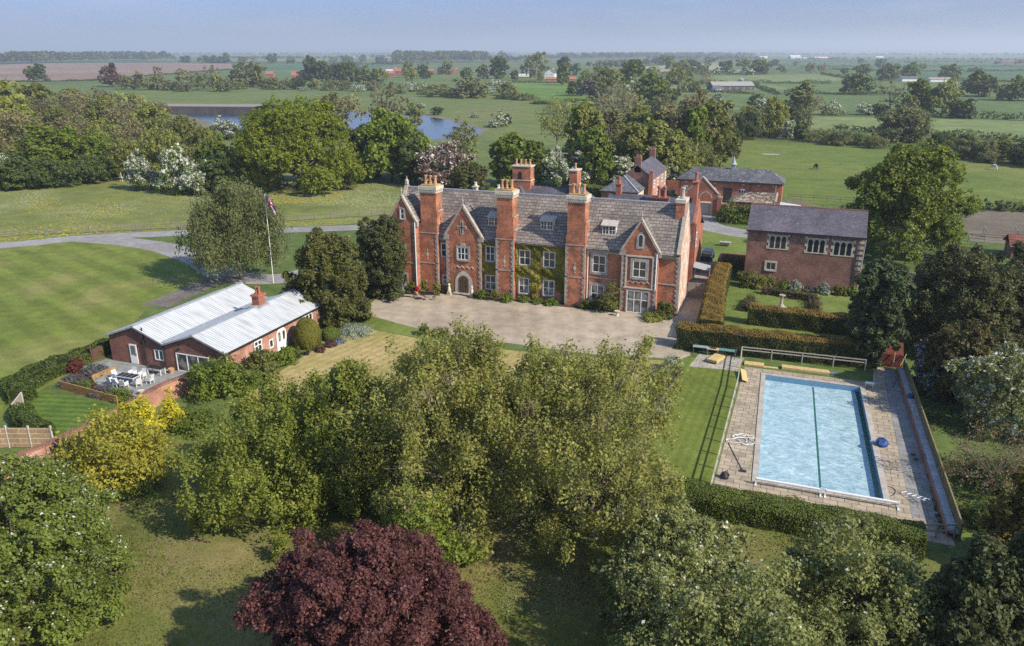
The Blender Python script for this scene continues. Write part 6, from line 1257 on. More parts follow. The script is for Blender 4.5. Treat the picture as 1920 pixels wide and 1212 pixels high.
# ---------------------------------------------------------------- creeper on the manor front
rng = np.random.default_rng(21); ivym = leafm('creeper_leaf', (.12, .13, .016), (.20, .21, .03), (.29, .28, .06), trans=.2, ovar=0, big=.8)
def creeper(label, x0, x1, z0, z1, holes, seed, n_):
    rg_ = np.random.default_rng(seed); X = rg_.uniform(x0, x1, n_); Z = z0 + (z1 - z0) * rg_.uniform(0, 1, n_) ** .92
    k = np.ones(n_, bool)
    for a0, a1, b0, b1 in holes: k &= ~((X > a0) & (X < a1) & (Z > b0) & (Z < b1))
    low = Z < 1.6; k &= ~(low & (np.sin(X * 3.1) + np.sin(X * 1.3 + 1) < .55)); k &= ~((Z < 2.6) & (rg_.uniform(size=n_) < .35)); X, Z = X[k], Z[k]
    dp = .05 + .22 * np.abs(np.sin(X * 2.3 + np.sin(Z * 1.7) * 2) * np.sin(Z * 2.1 + X)) + rg_.uniform(0, .1, len(X))
    P = np.stack([X, -dp, Z], 1); Nn = unit(np.array([0, -.7, .45]) + rg_.normal(size=P.shape) * .45)
    q = leaf_quads(rg_, P, Nn, .13); tint = np.clip(.5 + .35 * np.sin(X * 1.1 + Z * .9) + rg_.normal(0, .2, len(X)), 0, 1)
    root = tag(link('wall_creeper', npmesh('wall_creeper', q, ivym, tint)), label, 'climbing plant')
    mb = MB(); rr_ = random.Random(seed)
    for i in range(int((x1 - x0) * 3)):
        x = rr_.uniform(x0, x1); pts = [(x, -.1, .02)]; z_ = .02
        while z_ < 2.6: z_ += rr_.uniform(.3, .6); x += rr_.uniform(-.2, .2); pts.append((min(max(x, x0), x1), -.08, z_))
        if not any(a0 < p[0] < a1 and b0 < p[2] < b1 for p in pts for a0, a1, b0, b1 in holes): mb.tube(pts, [.03] * (len(pts) - 1) + [.01], 4)
    mb.build('stem', bark_l, root)
creeper('golden-green creeper covering wall between porch gable and second chimney', -25.0, -23.0, .2, 7.25, [(-24.75, -23.2, 4.4, 6.65), (-24.85, -23.1, .65, 2.85)], 22, 5200)
creeper('golden-green creeper covering the wide wall between the second and third tall chimneys', -20.6, -13.9, .2, 7.3, [(-20.2, -18.35, 4.35, 6.55), (-17.0, -15.1, 4.35, 6.6), (-20.25, -18.55, .6, 2.95), (-17.0, -15.15, .65, 2.95)], 23, 19000)
# ---------------------------------------------------------------- beds and shrubs
SG, SD, SO, SY = LEAF['green'], LEAF['dark'], LEAF['olive'], LEAF['yellow']
lav = leafm('lavender', (.07, .085, .075), (.13, .14, .16), ovar=0); lilac = leafm('lilac_flower', (.42, .34, .62), (.66, .58, .82), trans=.2, ovar=0); redleaf = leafm('red_leaf', (.08, .03, .022), (.14, .055, .04), ovar=0)
gold = leafm('golden_leaf', (.33, .29, .02), (.62, .55, .04), (.75, .66, .08), trans=.3, ovar=0); ygold = leafm('golden_olive_leaf', (.16, .18, .025), (.26, .27, .04), (.38, .37, .055), trans=.3, ovar=0)
topi = leafm('topiary_leaf', (.10, .12, .02), (.16, .16, .03), ovar=0); silver = leafm('silver_leaf', (.22, .27, .21), (.36, .42, .34), ovar=0); bluefl = leafm('blue_flower', (.25, .3, .55), (.4, .45, .7), ovar=0)
def sp(px, py, z_=0): return at(px, py, z_)
def clipped(name, lb, x, y, h, wd, mat, cat, seed):
    rg_ = np.random.default_rng(seed); n_ = int(wd * h * 1700); D = sph(rg_, n_, -.55); P = D * np.array([wd / 2, wd / 2, h * .62]) * (1 + .03 * np.sin(D[:, :1] * 5 + D[:, 2:] * 4)) * rg_.uniform(.96, 1.02, (n_, 1)); P[:, 2] += h * .38; P[:, 2] = np.maximum(P[:, 2], .03)
    k = P[:, 2] < h * .38; P[k, :2] *= .98
    q = leaf_quads(rg_, P, unit(D + rg_.normal(size=D.shape) * .4), .075)
    core = MB().lathe((0, 0, 0), [(wd * .42, 0), (wd * .45, h * .35), (wd * .38, h * .7), (wd * .2, h * .9), (.05, h * .94)], 14); cv = [np.array([core.v[i] for i in f]) for f in core.f if len(f) == 4]
    V4 = np.concatenate([q, np.array(cv)]); mi = np.concatenate([np.zeros(len(q)), np.ones(len(cv))])
    o = link(name, npmesh(name, V4, [mat, hedge_core], rg_.uniform(size=len(V4)), mi)); o.location = (x, y, 0); return tag(o, lb, cat)
S_ = []
def sh_(name, lb, x, y, h, wd, mat, cat='shrub', **k): S_.append(1); return shrub(name, lb, x, y, h, wd, mat, 300 + len(S_), cat, **k)
sh_('leafy_shrub', 'dense green rounded shrub at the annex front corner by brick wall', -35.6, -38.0, 3.6, 5.6, SG, nc=60, ls=.16); sh_('leafy_shrub', 'yellowish green shrub below the arched annex window', -34.9, -32.6, 2.6, 3.6, SO, nc=40, ls=.15)
sh_('rounded_shrub', 'rounded green shrub left of the white annex door', -34.6, -29.6, 1.8, 2.6, SG, nc=40, ls=.12); clipped('topiary_dome', 'big clipped olive-green topiary dome beside white annex door', -35.2, -24.4, 3.2, 2.9, topi, 'topiary', 1)
clipped('round_bush', 'clipped round green bush beyond the topiary dome', -34.2, -21.6, 1.4, 2.1, SG, 'bush', 2)
for i, (x, y, h, w_, lb) in enumerate(((-34.9, -28.3, 1.0, .8, 'small clipped cone in black pot, nearest white annex door'), (-34.35, -27.5, .75, .6, 'smallest clipped ball in black pot beside annex door'), (-33.9, -26.6, 1.25, .9, 'clipped cone in black pot in front of topiary dome'))):
    root = empty('potted_topiary', (x, y, 0), lb, 'potted plant', 'potted topiaries by annex door'); MB().lathe((x, y, .01), [(.22, 0), (.3, .35), (.32, .4)], 10).build('pot', black_iron, root)
    q, tn, C, T = crown(np.random.default_rng(50 + i), h, w_ / 2, 0, 'cone' if i != 1 else 'dome', 24, .34, 12, .12, 8, .06); link('foliage', npmesh('foliage', q + np.array([0, 0, .4]), topi, tn), root)
sh_('purple_plant', 'low dark purple plant at the lawn edge by topiary', -33.2, -25.2, .6, 1.3, LEAF['plum'], 'plant', ls=.08); sh_('purple_plant', 'dark purple plant next to blue flowers near round bush', -33.0, -23.6, .7, 1.4, LEAF['plum'], 'plant', ls=.08)
sh_('blue_flowers', 'pale blue flowers in border left of round bush', -32.7, -22.3, .6, 1.3, SG, 'flowers', flowers=(bluefl, .5), ls=.07)
sh_('border_plants', 'low pale green border plants at foot of near yew', -32.6, -19.3, .7, 4.4, silver, 'plants', nc=40, ls=.09); sh_('border_plants', 'leafy green plants at the border end of annex lawn', -34.0, -35.6, 1.3, 3.0, SG, 'plants', nc=30, ls=.11)
sh_('bright_shrub', 'bright green low shrub beside dense shrub by brick wall', -33.9, -37.3, 1.2, 1.6, SY, ls=.09)
sh_('golden_shrub', 'small bright yellow shrub standing against brick wall', *sp(326, 805), 3.0, 2.3, gold, nc=40, ls=.13)
root = big_tree('golden_maple', 'wide golden-olive small tree in front of the brick garden wall', *sp(222, 900), 5.2, 4.3, ygold, 71, nc=90, cr=.28, nt=14, tr=.09, nl=9, ls=.15, zb=.05, tw=.02, lump=.25)
sh_('golden_bush', 'bright yellow bush merging into the right of golden-olive tree', *sp(265, 845), 4.6, 4.0, gold, 'bush', nc=60, ls=.15)
sh_('border_plants', 'dark green ground plants at the foot of golden-olive tree', *sp(240, 915), .9, 5.5, SG, 'plants', nc=50, ls=.11); sh_('purple_shrub', 'dull purple shrub leaning on brick wall at left', *sp(130, 870), 2.2, 1.8, LEAF['plum'], nc=26, ls=.1, flowers=(blossom, .06))
sh_('border_plants', 'mixed green plants below the dense shrub and small yellow shrub', *sp(360, 800), 1.3, 5.0, SG, 'plants', nc=50, ls=.12)
sh_('lavender_bush', 'grey-blue lavender at left corner of terrace flower bed', -50.3, -41.2, .9, 2.3, lav, 'lavender', ls=.07, nc=40); sh_('lavender_bush', 'grey-blue lavender in the middle of terrace flower bed', -45.6, -41.9, .9, 2.4, lav, 'lavender', ls=.07, nc=40); sh_('lavender_bush', 'grey-green lavender behind the orange timber beam', -50.4, -38.2, .9, 2.4, lav, 'lavender', ls=.07, nc=40)
sh_('red_shrub', 'red-leaved shrub beside the hedge at terrace corner', -52.3, -38.8, 1.5, 1.9, redleaf, ls=.09); sh_('green_plant', 'green plants between the two lavenders in terrace bed', -48.0, -41.6, .9, 2.4, SG, 'plants', ls=.08); sh_('green_plant', 'green plants at right end of the terrace bed', -43.5, -41.9, 1.0, 2.4, SG, 'plants', ls=.08); sh_('red_plant', 'small reddish plant in middle of terrace bed', -46.7, -41.6, .8, .9, redleaf, 'plant', ls=.07)
for x, y, h, w_, m_, lb, k in [(-35.4, -2.9, 1.6, 1.6, silver, 'pale grey-green bush under the left gable window', {}), (-34.0, -2.6, 1.5, 1.3, SG, 'green bush against the left gable', {}), (-32.4, -2.3, 2.0, 1.2, SY, 'yellow-green potted bush at foot of first chimney', {}), (-30.6, -2.3, 1.7, 1.2, SY, 'yellowish bush left of the porch lion statue', {}), (-29.3, -1.2, 1.7, 1.0, SG, 'tall green plant at left corner of porch gable', {}),
        (-24.6, -1.8, 1.2, 1.8, SG, 'green plants at the right corner of porch gable', {}), (-22.6, -1.9, 1.4, 1.6, SY, 'yellow-flowering bush at the foot of second chimney', {}), (-21.0, -1.9, 1.2, 1.8, SG, 'leafy green clump right of second chimney base', {}), (-10.9, -1.2, 1.3, 1.4, SG, 'green clump right of third chimney base', {}),
        (-7.9, -1.4, 3.6, 2.9, SO, 'tall olive shrub left of the garden bay', dict(nc=44)), (-9.6, -1.2, 1.6, 1.6, SG, 'green shrub below the right-hand ground floor window', {}), (-1.3, -1.5, 2.1, 2.2, SG, 'dark green shrub at right corner of manor front', dict(nc=36)), (-2.3, -2.6, .8, 3.0, SY, 'low yellow-green plants right of garden bay', {})]:
    sh_('front_border_bush', lb, x, y, h, w_, m_, 'bush', ls=.10, **k)
for x in (-19, -17.2, -15.4): sh_('border_plants', {-19: 'low plants under creeper just right of second chimney', -17.2: 'low plants under the middle of creeper wall', -15.4: 'low plants under creeper just left of third chimney'}[x], x, -1.1, .7, 1.7, SG, 'plants', ls=.09)
root = empty('potted_geranium', (-33.2, -3.0, 0), 'bright red flowers in pot by left gable corner', 'potted plant'); MB().lathe((-33.2, -3.0, .02), [(.2, 0), (.28, .4), (.3, .42)], 9).build('pot', terracotta, root)
q, tn, C, T = crown(np.random.default_rng(9), .7, .42, 0, 'dome', 14, .4, 10, .12, 8, .08); link('flowers', npmesh('flowers', q + np.array([0, 0, .42]), redfl, tn), root)
for px, py, h, w_, lb in ((795, 628, 1.3, 1.3, 'small bush at lawn edge below the gravel, leftmost'), (822, 630, .8, 2.6, 'low planting at edge of gravel above lime trees')): sh_('lawn_edge_bush', lb, *sp(px, py), h, w_, SG, 'bush', ls=.08)
hedge('white_flower_hedge', 'white-flowering hedge edging the lawn strip beside lime trees', [at(1262, 690), at(1250, 740), at(1235, 800)], 1.3, 1.4, leafm('white_flower_top', (.12, .17, .05), (.3, .33, .2), (.7, .7, .64), ovar=0), SG, 31, dens=170, ls=.075, bump=.3, jit=.15)
for x, y, h, w_, m_, lb, k in [(6.8, 16.0, 2.3, 3.4, SO, 'large brownish-green bush at left foot of chapel-like building', dict(nc=40)), (8.6, 15.4, 1.9, 2.2, SY, 'yellow-green bush under small chapel window', {}), (9.6, 16.4, 1.9, 2.0, SY, 'yellow bush against chapel wall, second from its left', {}), (11.3, 16.4, 1.4, 2.0, SG, 'green bush at middle of the chapel wall border', {}), (12.9, 16.2, 1.3, 1.8, silver, 'silvery plants at middle of chapel wall border', {}),
        (14.8, 16.4, .8, 1.8, lav, 'low grey plants in chapel wall border', {}), (16.6, 15.9, 1.4, 2.0, silver, 'silvery bush toward right end of chapel wall border', {}), (18.4, 16.0, 1.3, 2.0, SY, 'yellowish bush near right end of chapel border', {}), (19.9, 16.3, 1.3, 1.8, SG, 'green bush at far right end of chapel border', {}), (5.2, 20.5, 2.6, 3.0, SD, 'dark tall shrub between golden hedge and chapel-like building', {}), (4.4, 23.5, 2.2, 3.0, SD, 'dark shrub over old wall behind golden hedge', {})]:
    sh_('border_bush', lb, x, y, h, w_, m_, 'bush', ls=.11, **k)
x, y = sp(1372, 415); sh_('rounded_bush', 'left of two big round bushes before the yard wall', x, y, 3.2, 6.2, SG, 'bush', nc=60, ls=.2); x, y = sp(1405, 417); sh_('rounded_bush', 'right of two big round bushes before the yard wall', x, y, 3.0, 5.0, SG, 'bush', nc=50, ls=.2)
x, y = sp(1110, 372); sh_('rounded_bush', 'yellow-green round bush in front of yellow hedge', x, y, 2.6, 5, SY, 'bush', ls=.2)
# ---------------------------------------------------------------- foreground trees
lime = leafm('lime_leaf', (.125, .16, .036), (.205, .24, .062), (.29, .295, .10), trans=.35, ovar=.06, big=.5)
limeg = leafm('maple_leaf', (.095, .145, .022), (.17, .22, .04), (.24, .275, .065), trans=.35, ovar=.06, big=.5)
copper = leafm('copper_leaf', (.046, .020, .018), (.090, .040, .038), (.16, .080, .068), trans=.25, ovar=0, big=.6)
pear = leafm('apple_leaf', (.10, .14, .038), (.17, .21, .07), (.24, .27, .12), trans=.3, ovar=.05, big=.6)
dogw = leafm('dogwood_leaf', (.085, .135, .024), (.155, .21, .045), trans=.3, ovar=.05)
acer = leafm('weeping_maple_leaf', (.15, .21, .03), (.23, .30, .05), trans=.3, ovar=0)
yewd = leafm('dark_yew_leaf', (.032, .044, .014), (.07, .078, .024), trans=.1, ovar=.1, big=.5)
goldc = leafm('golden_conifer_leaf', (.06, .06, .012), (.16, .13, .02), trans=.1, ovar=0)
big_tree('lime_tree', 'broad olive-green lime tree at centre foreground, tallest of its row', *sp(868, 985), 13.6, 7.0, lime, 81, nc=330, cr=.12, nt=18, tr=.042, nl=14, ls=.118, zb=.1, shell=.62, droop=.15, tw=.02, n1=80, ntw=12, trunk=bark_l, lump=.3, weep=.9, prof='round', spray=.6, thin=.36)
big_tree('lime_tree', 'loose olive-green lime tree beside the lawn strip and pool hedge', *sp(1112, 1005), 13.3, 6.9, lime, 82, nc=280, cr=.12, nt=17, tr=.042, nl=14, ls=.118, zb=.1, shell=.65, droop=.15, tw=.02, n1=80, ntw=12, trunk=bark_l, lump=.35, weep=.7, thin=.42, prof='round', spray=.6)
big_tree('maple_tree', 'greener broad leafy tree left of the central lime over dark lawn', *sp(560, 945), 8.4, 6.9, limeg, 83, nc=260, cr=.13, nt=18, tr=.045, nl=15, ls=.12, zb=.08, shell=.5, droop=.2, tw=.02, n1=40, ntw=7, lump=.35, prof='dome', spray=.5, thin=.15)
big_tree('maple_tree', 'upright green tree rising between the broad maple and central lime', *sp(665, 945), 10.2, 4.2, limeg, 84, nc=150, cr=.18, nt=18, tr=.055, nl=15, ls=.12, zb=.08, shell=.5, droop=.2, tw=.02, n1=30, ntw=7, lump=.3, prof='egg', spray=.5)
big_tree('copper_tree', 'large dark purple-red tree in the bottom centre foreground', *sp(738, 1275), 7.8, 5.5, copper, 85, nc=280, cr=.14, nt=28, tr=.042, nl=20, ls=.10, zb=.05, shell=.35, up=.5, spray=.75, tw=.022, n1=60, ntw=10, lump=.26, prof='dome', trunk=bark_l, lean=(-1.6, -.6))
big_tree('weeping_maple', 'small bright green weeping tree between copper tree and central lime', *sp(792, 1088), 6.1, 2.9, acer, 86, nc=60, cr=.28, nt=14, tr=.09, nl=10, ls=.12, zb=.0, prof='dome', n1=10, ntw=3)
A_ = dict(nt=22, tr=.06, nl=16, ls=.115, spray=.45, zb=.06, shell=.45, tw=.022, n1=36, ntw=8, lump=.25)
big_tree('apple_tree', 'grey-green apple tree with few white blossoms, left one below pool hedge', *sp(1255, 1165), 6.5, 4.2, pear, 87, nc=110, cr=.22, blossoms=(.05, .5, .5, 1.0), prof='round', **A_)
big_tree('apple_tree', 'grey-green apple tree at very bottom edge right of copper tree', *sp(1330, 1330), 7.2, 5.6, pear, 88, nc=130, cr=.20, blossoms=(.04, .5, .5, 1.0), prof='dome', **A_)
big_tree('apple_tree', 'wide grey-green apple tree, right one below pool hedge', *sp(1595, 1225), 6.7, 5.2, pear, 89, nc=140, cr=.19, blossoms=(.012, .5, .5, 1.0), prof='dome', **{**A_, 'spray': .25})
big_tree('flowering_dogwood', 'dense rounded green tree flecked with white flowers at bottom left', *sp(60, 1160), 9.6, 5.4, dogw, 90, nc=210, cr=.16, nt=24, tr=.045, nl=17, ls=.115, zb=.03, shell=.3, up=.6, blossoms=(.06, .7, .2, .8), prof='dome', n1=20, ntw=4, lump=.12)
big_tree('flowering_shrub_tree', 'white-flowered dense tree at right edge below dark yews', *sp(1885, 800), 6.8, 4.6, LEAF['willow'], 91, nc=120, cr=.2, nt=16, tr=.06, nl=11, ls=.14, zb=.02, shell=.35, blossoms=(.10, .8, .1, 1.3), prof='dome', n1=14, ntw=3, lump=.15)
YW = dict(nt=24, tr=.055, nl=16, ls=.14, spray=.4, zb=.0, shell=.35, up=.5, n1=10, ntw=0, tw=.02, lump=.2, long=1.9)
big_tree('yew_tree', 'brownish-green domed yew beside annex roof end', *sp(622, 600), 10.3, 5.1, LEAF['yew'], 92, nc=170, cr=.17, prof='egg', **YW)
big_tree('yew_tree', 'dark pyramidal yew close to the manor left gable', *sp(718, 556), 10.8, 3.9, leafm('green_yew_leaf', (.03, .045, .014), (.075, .09, .025), trans=.1, ovar=0), 93, nc=140, cr=.19, prof='egg', **YW)
big_tree('irish_yew', 'dark columnar yew with upright plumes beside rose garden', *sp(1628, 680), 10.8, 2.9, leafm('irish_yew_leaf', (.03, .05, .018), (.065, .095, .035), trans=.1, ovar=0), 94, nc=150, cr=.2, prof='column', **{**YW, 'long': 2.6})
big_tree('yew_tree', 'largest dark brown-green yew spreading right of the columnar yew', 29.4, -1.0, 10.8, 6.0, yewd, 95, nc=190, cr=.16, prof='dome', **YW)
big_tree('yew_tree', 'dark yew at right frame edge below the bare arena', 37.5, 4.0, 9.6, 6.6, yewd, 96, nc=170, cr=.17, prof='dome', **YW)
big_tree('yew_tree', 'dark yew standing just right of lilac rhododendron by pool', *sp(1792, 745), 7.4, 3.5, leafm('brown_yew_leaf', (.038, .042, .014), (.09, .085, .025), trans=.1, ovar=0), 97, nc=130, cr=.2, prof='egg', **YW)
sh_('rhododendron', 'lilac-flowering rhododendron beside the rusty lean-to and fence', 25.6, -12.2, 4.6, 3.0, SD, 'rhododendron', nc=50, ls=.17, flowers=(lilac, .42)); sh_('rhododendron', 'lower lilac-flecked shrub along the outside of right fence', 26.0, -15.5, 2.6, 2.6, SD, 'rhododendron', nc=40, ls=.14, flowers=(lilac, .16))
big_tree('bare_shrub', 'brown nearly leafless shrub at right edge below white-flowered tree', *sp(1862, 915), 4.6, 3.8, leafm('dry_leaf', (.12, .09, .05), (.20, .155, .09), ovar=0), 98, nc=70, cr=.24, nt=12, tr=.08, nl=5, ls=.09, zb=.02, n1=50, ntw=10, trunk=bark_l, tw=.012, thin=.3, prof='dome')
big_tree('golden_conifer', 'small golden-green conifer at right edge below brown shrub', *sp(1900, 1065), 6.6, 2.3, goldc, 99, nc=80, cr=.26, prof='egg', **YW)
cd_ = leafm('dark_conifer_leaf', (.026, .038, .012), (.06, .078, .024), trans=.1, ovar=.1)
for px, py, h, r_, sd, lb in ((1790, 1290, 8.5, 3.4, 101, 'dark conifer at the bottom right corner, left of pair'), (1900, 1270, 9.0, 3.6, 102, 'dark conifer at extreme bottom right corner, right of pair')): big_tree('dark_conifer', lb, *sp(px, py), h, r_, cd_, sd, nc=120, cr=.2, prof='cone', **YW)
sh_('undergrowth', 'dark scrub beyond right fence between brown shrub and pool', 28.8, -31.5, 1.6, 6, SD, 'scrub', nc=50, ls=.14); sh_('undergrowth', 'dark scrub outside the foot of right fence', 27.3, -37.5, 1.6, 3.6, SD, 'scrub', nc=40, ls=.12)
# large trees of the middle distance
big_tree('chestnut_tree', 'huge green chestnut tree right of the chapel-like building', *sp(1682, 478), 17.0, 10.2, leafm('chestnut_leaf', (.08, .12, .016), (.145, .195, .03), trans=.3, ovar=0), 110, nc=85, cr=.23, nt=60, tr=.04, nl=13, ls=.26, zb=.05, shell=.25, lump=.18, prof='egg', n1=30, ntw=4, tw=.03)
big_tree('oak_tree', 'great bright green spreading oak in front of the lake', *sp(560, 352), 20.4, 15.2, leafm('oak_leaf', (.10, .145, .012), (.165, .21, .022), trans=.3, ovar=0), 111, nc=95, cr=.23, nt=75, tr=.032, nl=15, ls=.30, zb=.04, shell=.22, lump=.16, prof='dome', n1=30, ntw=3, tw=.03, spray=.06)
big_tree('weeping_birch', 'grey-green weeping birch standing beside the driveway and annex', *sp(455, 524), 13.2, 7.2, leafm('birch_leaf', (.085, .115, .04), (.15, .18, .07), trans=.3, ovar=0), 112, nc=140, cr=.21, nt=20, tr=.06, nl=13, ls=.17, zb=.22, shell=.4, droop=.6, weep=2.6, prof='dome', n1=30, ntw=6, tw=.02, trunk=bark_l)
# ---------------------------------------------------------------- the wood at upper left
wood_ = [(30, 268, 190, 100, 'yellow'), (100, 262, 182, 100, 'brown'), (10, 240, 152, 110, 'yellow'), (70, 232, 158, 95, 'yellow'), (150, 245, 172, 95, 'brown'), (200, 262, 182, 85, 'olive'), (245, 272, 188, 90, 'brown'),
 (295, 285, 196, 95, 'olive'), (345, 300, 218, 85, 'olive'), (388, 318, 240, 75, 'olive'), (305, 332, 238, 85, 'olive'), (255, 312, 225, 85, 'brown'), (405, 348, 262, 85, 'oak'), (150, 300, 215, 100, 'brown'), (140, 214, 165, 75, 'yellow'), (205, 224, 168, 80, 'brown'), (250, 236, 176, 75, 'olive'),
 (60, 300, 212, 110, 'brown'), (0, 300, 205, 110, 'brown'), (-60, 280, 170, 120, 'yellow'), (205, 300, 222, 80, 'olive'), (355, 330, 270, 70, 'olive'), (300, 262, 190, 70, 'brown'), (-20, 330, 262, 90, 'olive'), (190, 318, 250, 80, 'oak'), (240, 335, 262, 70, 'olive'), (120, 275, 195, 80, 'olive')]
rows(wood_, 'in the wood at upper left', 'trees of upper left wood')
tree(115, 325, 236, 135, 'fresh', 'big bright green domed tree at front of the upper left wood')
rows([(2, 350, 282, 62, 'thorn'), (268, 357, 292, 58, 'thorn'), (335, 362, 276, 78, 'thorn'), (372, 366, 312, 62, 'thorn')], 'at meadow edge of left wood', 'hawthorns at left meadow edge')
rows([(35, 352, 296, 95, 'dark'), (95, 350, 300, 95, 'dark'), (160, 343, 292, 95, 'dark'), (212, 336, 288, 70, 'dark'), (415, 362, 290, 90, 'dark')], 'along meadow edge of left wood', 'dark bushes at left meadow edge')
tree(425, 262, 224, 58, 'thorn', 'white hawthorn on lake shore just left of great oak'); tree(448, 396, 344, 90, 'brown', 'brown-olive bush top showing just behind the weeping birch', 'bush')
# beyond the ploughed field and along the lake
tree(72, 153, 120, 44, 'oak', 'lone dark tree standing in front of the ploughed field at left'); tree(212, 163, 124, 50, 'russet', 'lone brownish-red round tree in front of ploughed field'); 
rows([(238, 168, 142, 30, 'willow'), (262, 168, 135, 24, 'olive'), (290, 169, 140, 34, 'willow'), (318, 170, 150, 34, 'willow'), (300, 166, 124, 22, 'brown'), (345, 170, 126, 34, 'brown'), (372, 170, 138, 34, 'olive'), (398, 168, 126, 44, 'brown'), (345, 172, 152, 34, 'willow'), (420, 172, 150, 36, 'willow'), (410, 172, 140, 30, 'yellow'),
      (447, 168, 147, 34, 'yellow'), (460, 164, 116, 54, 'willow'), (483, 164, 118, 36, 'olive'), (515, 168, 146, 38, 'yellow'), (545, 168, 148, 36, 'willow'), (590, 168, 147, 30, 'yellow'), (560, 168, 144, 30, 'dark'), (622, 170, 148, 40, 'willow'), (648, 170, 152, 34, 'willow'), (672, 172, 156, 30, 'thorn'), (570, 170, 162, 24, 'thorn'), (595, 182, 178, 10, 'thorn'),
      (700, 170, 150, 40, 'willow'), (500, 166, 150, 30, 'dark')], 'in the row between the lake and ploughed field', 'row beyond the lake')
rows([(583, 152, 100, 34, 'conifer'), (603, 152, 112, 36, 'dark'), (630, 154, 116, 46, 'dark'), (655, 154, 114, 36, 'dark'), (682, 158, 124, 44, 'olive'), (660, 158, 126, 34, 'oak'), (700, 158, 130, 36, 'oak'), (716, 158, 128, 28, 'olive')], 'near the left-hand red-roofed farmhouse', 'trees by left farmhouse')
rows([(770, 158, 128, 29, 'olive'), (795, 148, 120, 27, 'dark'), (765, 146, 114, 22, 'olive'), (875, 152, 126, 24, 'oak'), (905, 148, 120, 22, 'oak'), (935, 148, 106, 33, 'dark'), (838, 140, 114, 24, 'olive'), (1003, 146, 99, 50, 'olive'), (965, 152, 130, 16, 'oak'), (1055, 160, 116, 27, 'oak'), (1098, 162, 132, 27, 'oak'), (1058, 142, 108, 24, 'dark'), (1012, 152, 132, 12, 'yellow'), (1078, 142, 120, 20, 'dark'), (1125, 152, 122, 22, 'olive')], 'round the village houses', 'trees of the village')
rows([(780, 172, 151, 54, 'thorn'), (825, 182, 157, 67, 'willow'), (885, 184, 143, 68, 'willow'), (932, 168, 147, 40, 'thorn'), (918, 176, 161, 27, 'thorn'), (952, 180, 153, 41, 'yellow'), (860, 182, 169, 36, 'willow'), (800, 178, 165, 36, 'willow'), (985, 188, 175, 54, 'willow'), (1015, 195, 189, 45, 'dark'), (950, 186, 177, 45, 'dark'), (745, 176, 161, 45, 'willow'), (1075, 192, 183, 36, 'olive')], 'between the lake meadow and village', 'thicket before the village')
rows([(790, 204, 192, 16, 'thorn'), (780, 208, 196, 20, 'dark'), (889, 221, 210, 17, 'thorn'), (936, 238, 210, 34, 'thorn'), (952, 235, 214, 14, 'dark'), (820, 216, 200, 24, 'dark'), (925, 240, 222, 22, 'thorn')], 'on grassy far bank of the lake', 'bushes on far lake bank')
rows([(650, 236, 172, 70, 'brown'), (725, 232, 160, 74, 'brown'), (770, 240, 196, 60, 'olive'), (620, 230, 175, 60, 'olive')], 'just beyond great oak at the lake', 'trees behind great oak')
rows([(735, 338, 208, 125, 'oak'), (690, 330, 235, 80, 'dark'), (770, 345, 262, 60, 'dark'), (830, 352, 268, 100, 'plum'), (870, 330, 232, 66, 'bare'), (880, 356, 305, 90, 'yewbush'), (955, 350, 250, 72, 'oak'), (1000, 348, 262, 70, 'oak'), (800, 345, 282, 50, 'thorn')], 'behind left half of manor roof', 'trees behind left manor roof')
# ---------------------------------------------------------------- belt behind the manor
rows([(1045, 290, 186, 96, 'bare'), (1045, 352, 288, 66, 'thorn'), (1088, 352, 282, 58, 'thorn'), (1095, 345, 192, 90, 'olive'), (1135, 330, 205, 90, 'brown'), (1108, 352, 240, 70, 'oak'), (1165, 338, 255, 74, 'dark'), (1190, 345, 232, 80, 'olive'), (1230, 345, 228, 90, 'olive'), (1195, 270, 195, 60, 'yellow'), (1215, 300, 212, 60, 'oak'),
      (1245, 310, 200, 80, 'brown'), (1285, 325, 182, 90, 'brown'), (1300, 328, 200, 60, 'oak'), (1330, 322, 190, 80, 'olive'), (1265, 338, 252, 90, 'olive'), (1305, 332, 262, 70, 'olive'), (1350, 315, 232, 60, 'olive'), (1378, 272, 214, 34, 'dark'), (1372, 290, 240, 36, 'dark'), (1400, 255, 200, 60, 'olive'), (1345, 285, 205, 70, 'brown'), (1255, 345, 280, 44, 'thorn'), (1165, 350, 292, 50, 'thorn'), (1280, 345, 285, 60, 'yellow'), (1180, 320, 238, 60, 'brown')], 'in the belt behind manor and cottage', 'belt of trees behind manor')
rows([(1105, 188, 150, 56, 'plum'), (1160, 200, 162, 70, 'brown'), (1110, 178, 132, 50, 'brown'), (1140, 190, 126, 62, 'olive'), (1185, 165, 108, 42, 'oak'), (1222, 196, 138, 66, 'oak'), (1180, 192, 150, 50, 'thorn'), (1255, 196, 168, 40, 'dark'), (1270, 178, 124, 56, 'olive'), (1220, 160, 126, 40, 'olive'), (1325, 168, 136, 36, 'brown'), (1300, 174, 150, 28, 'oak'), (1255, 130, 105, 24, 'oak'), (1345, 190, 172, 20, 'thorn'), (1080, 180, 150, 36, 'oak'), (1240, 215, 176, 60, 'willow'), (1290, 225, 185, 60, 'brown'), (1130, 215, 178, 60, 'brown'), (1175, 222, 180, 60, 'brown'), (1050, 215, 190, 70, 'brown'), (1310, 205, 172, 50, 'brown')], 'between mound field and the farm', 'trees left of the farm')
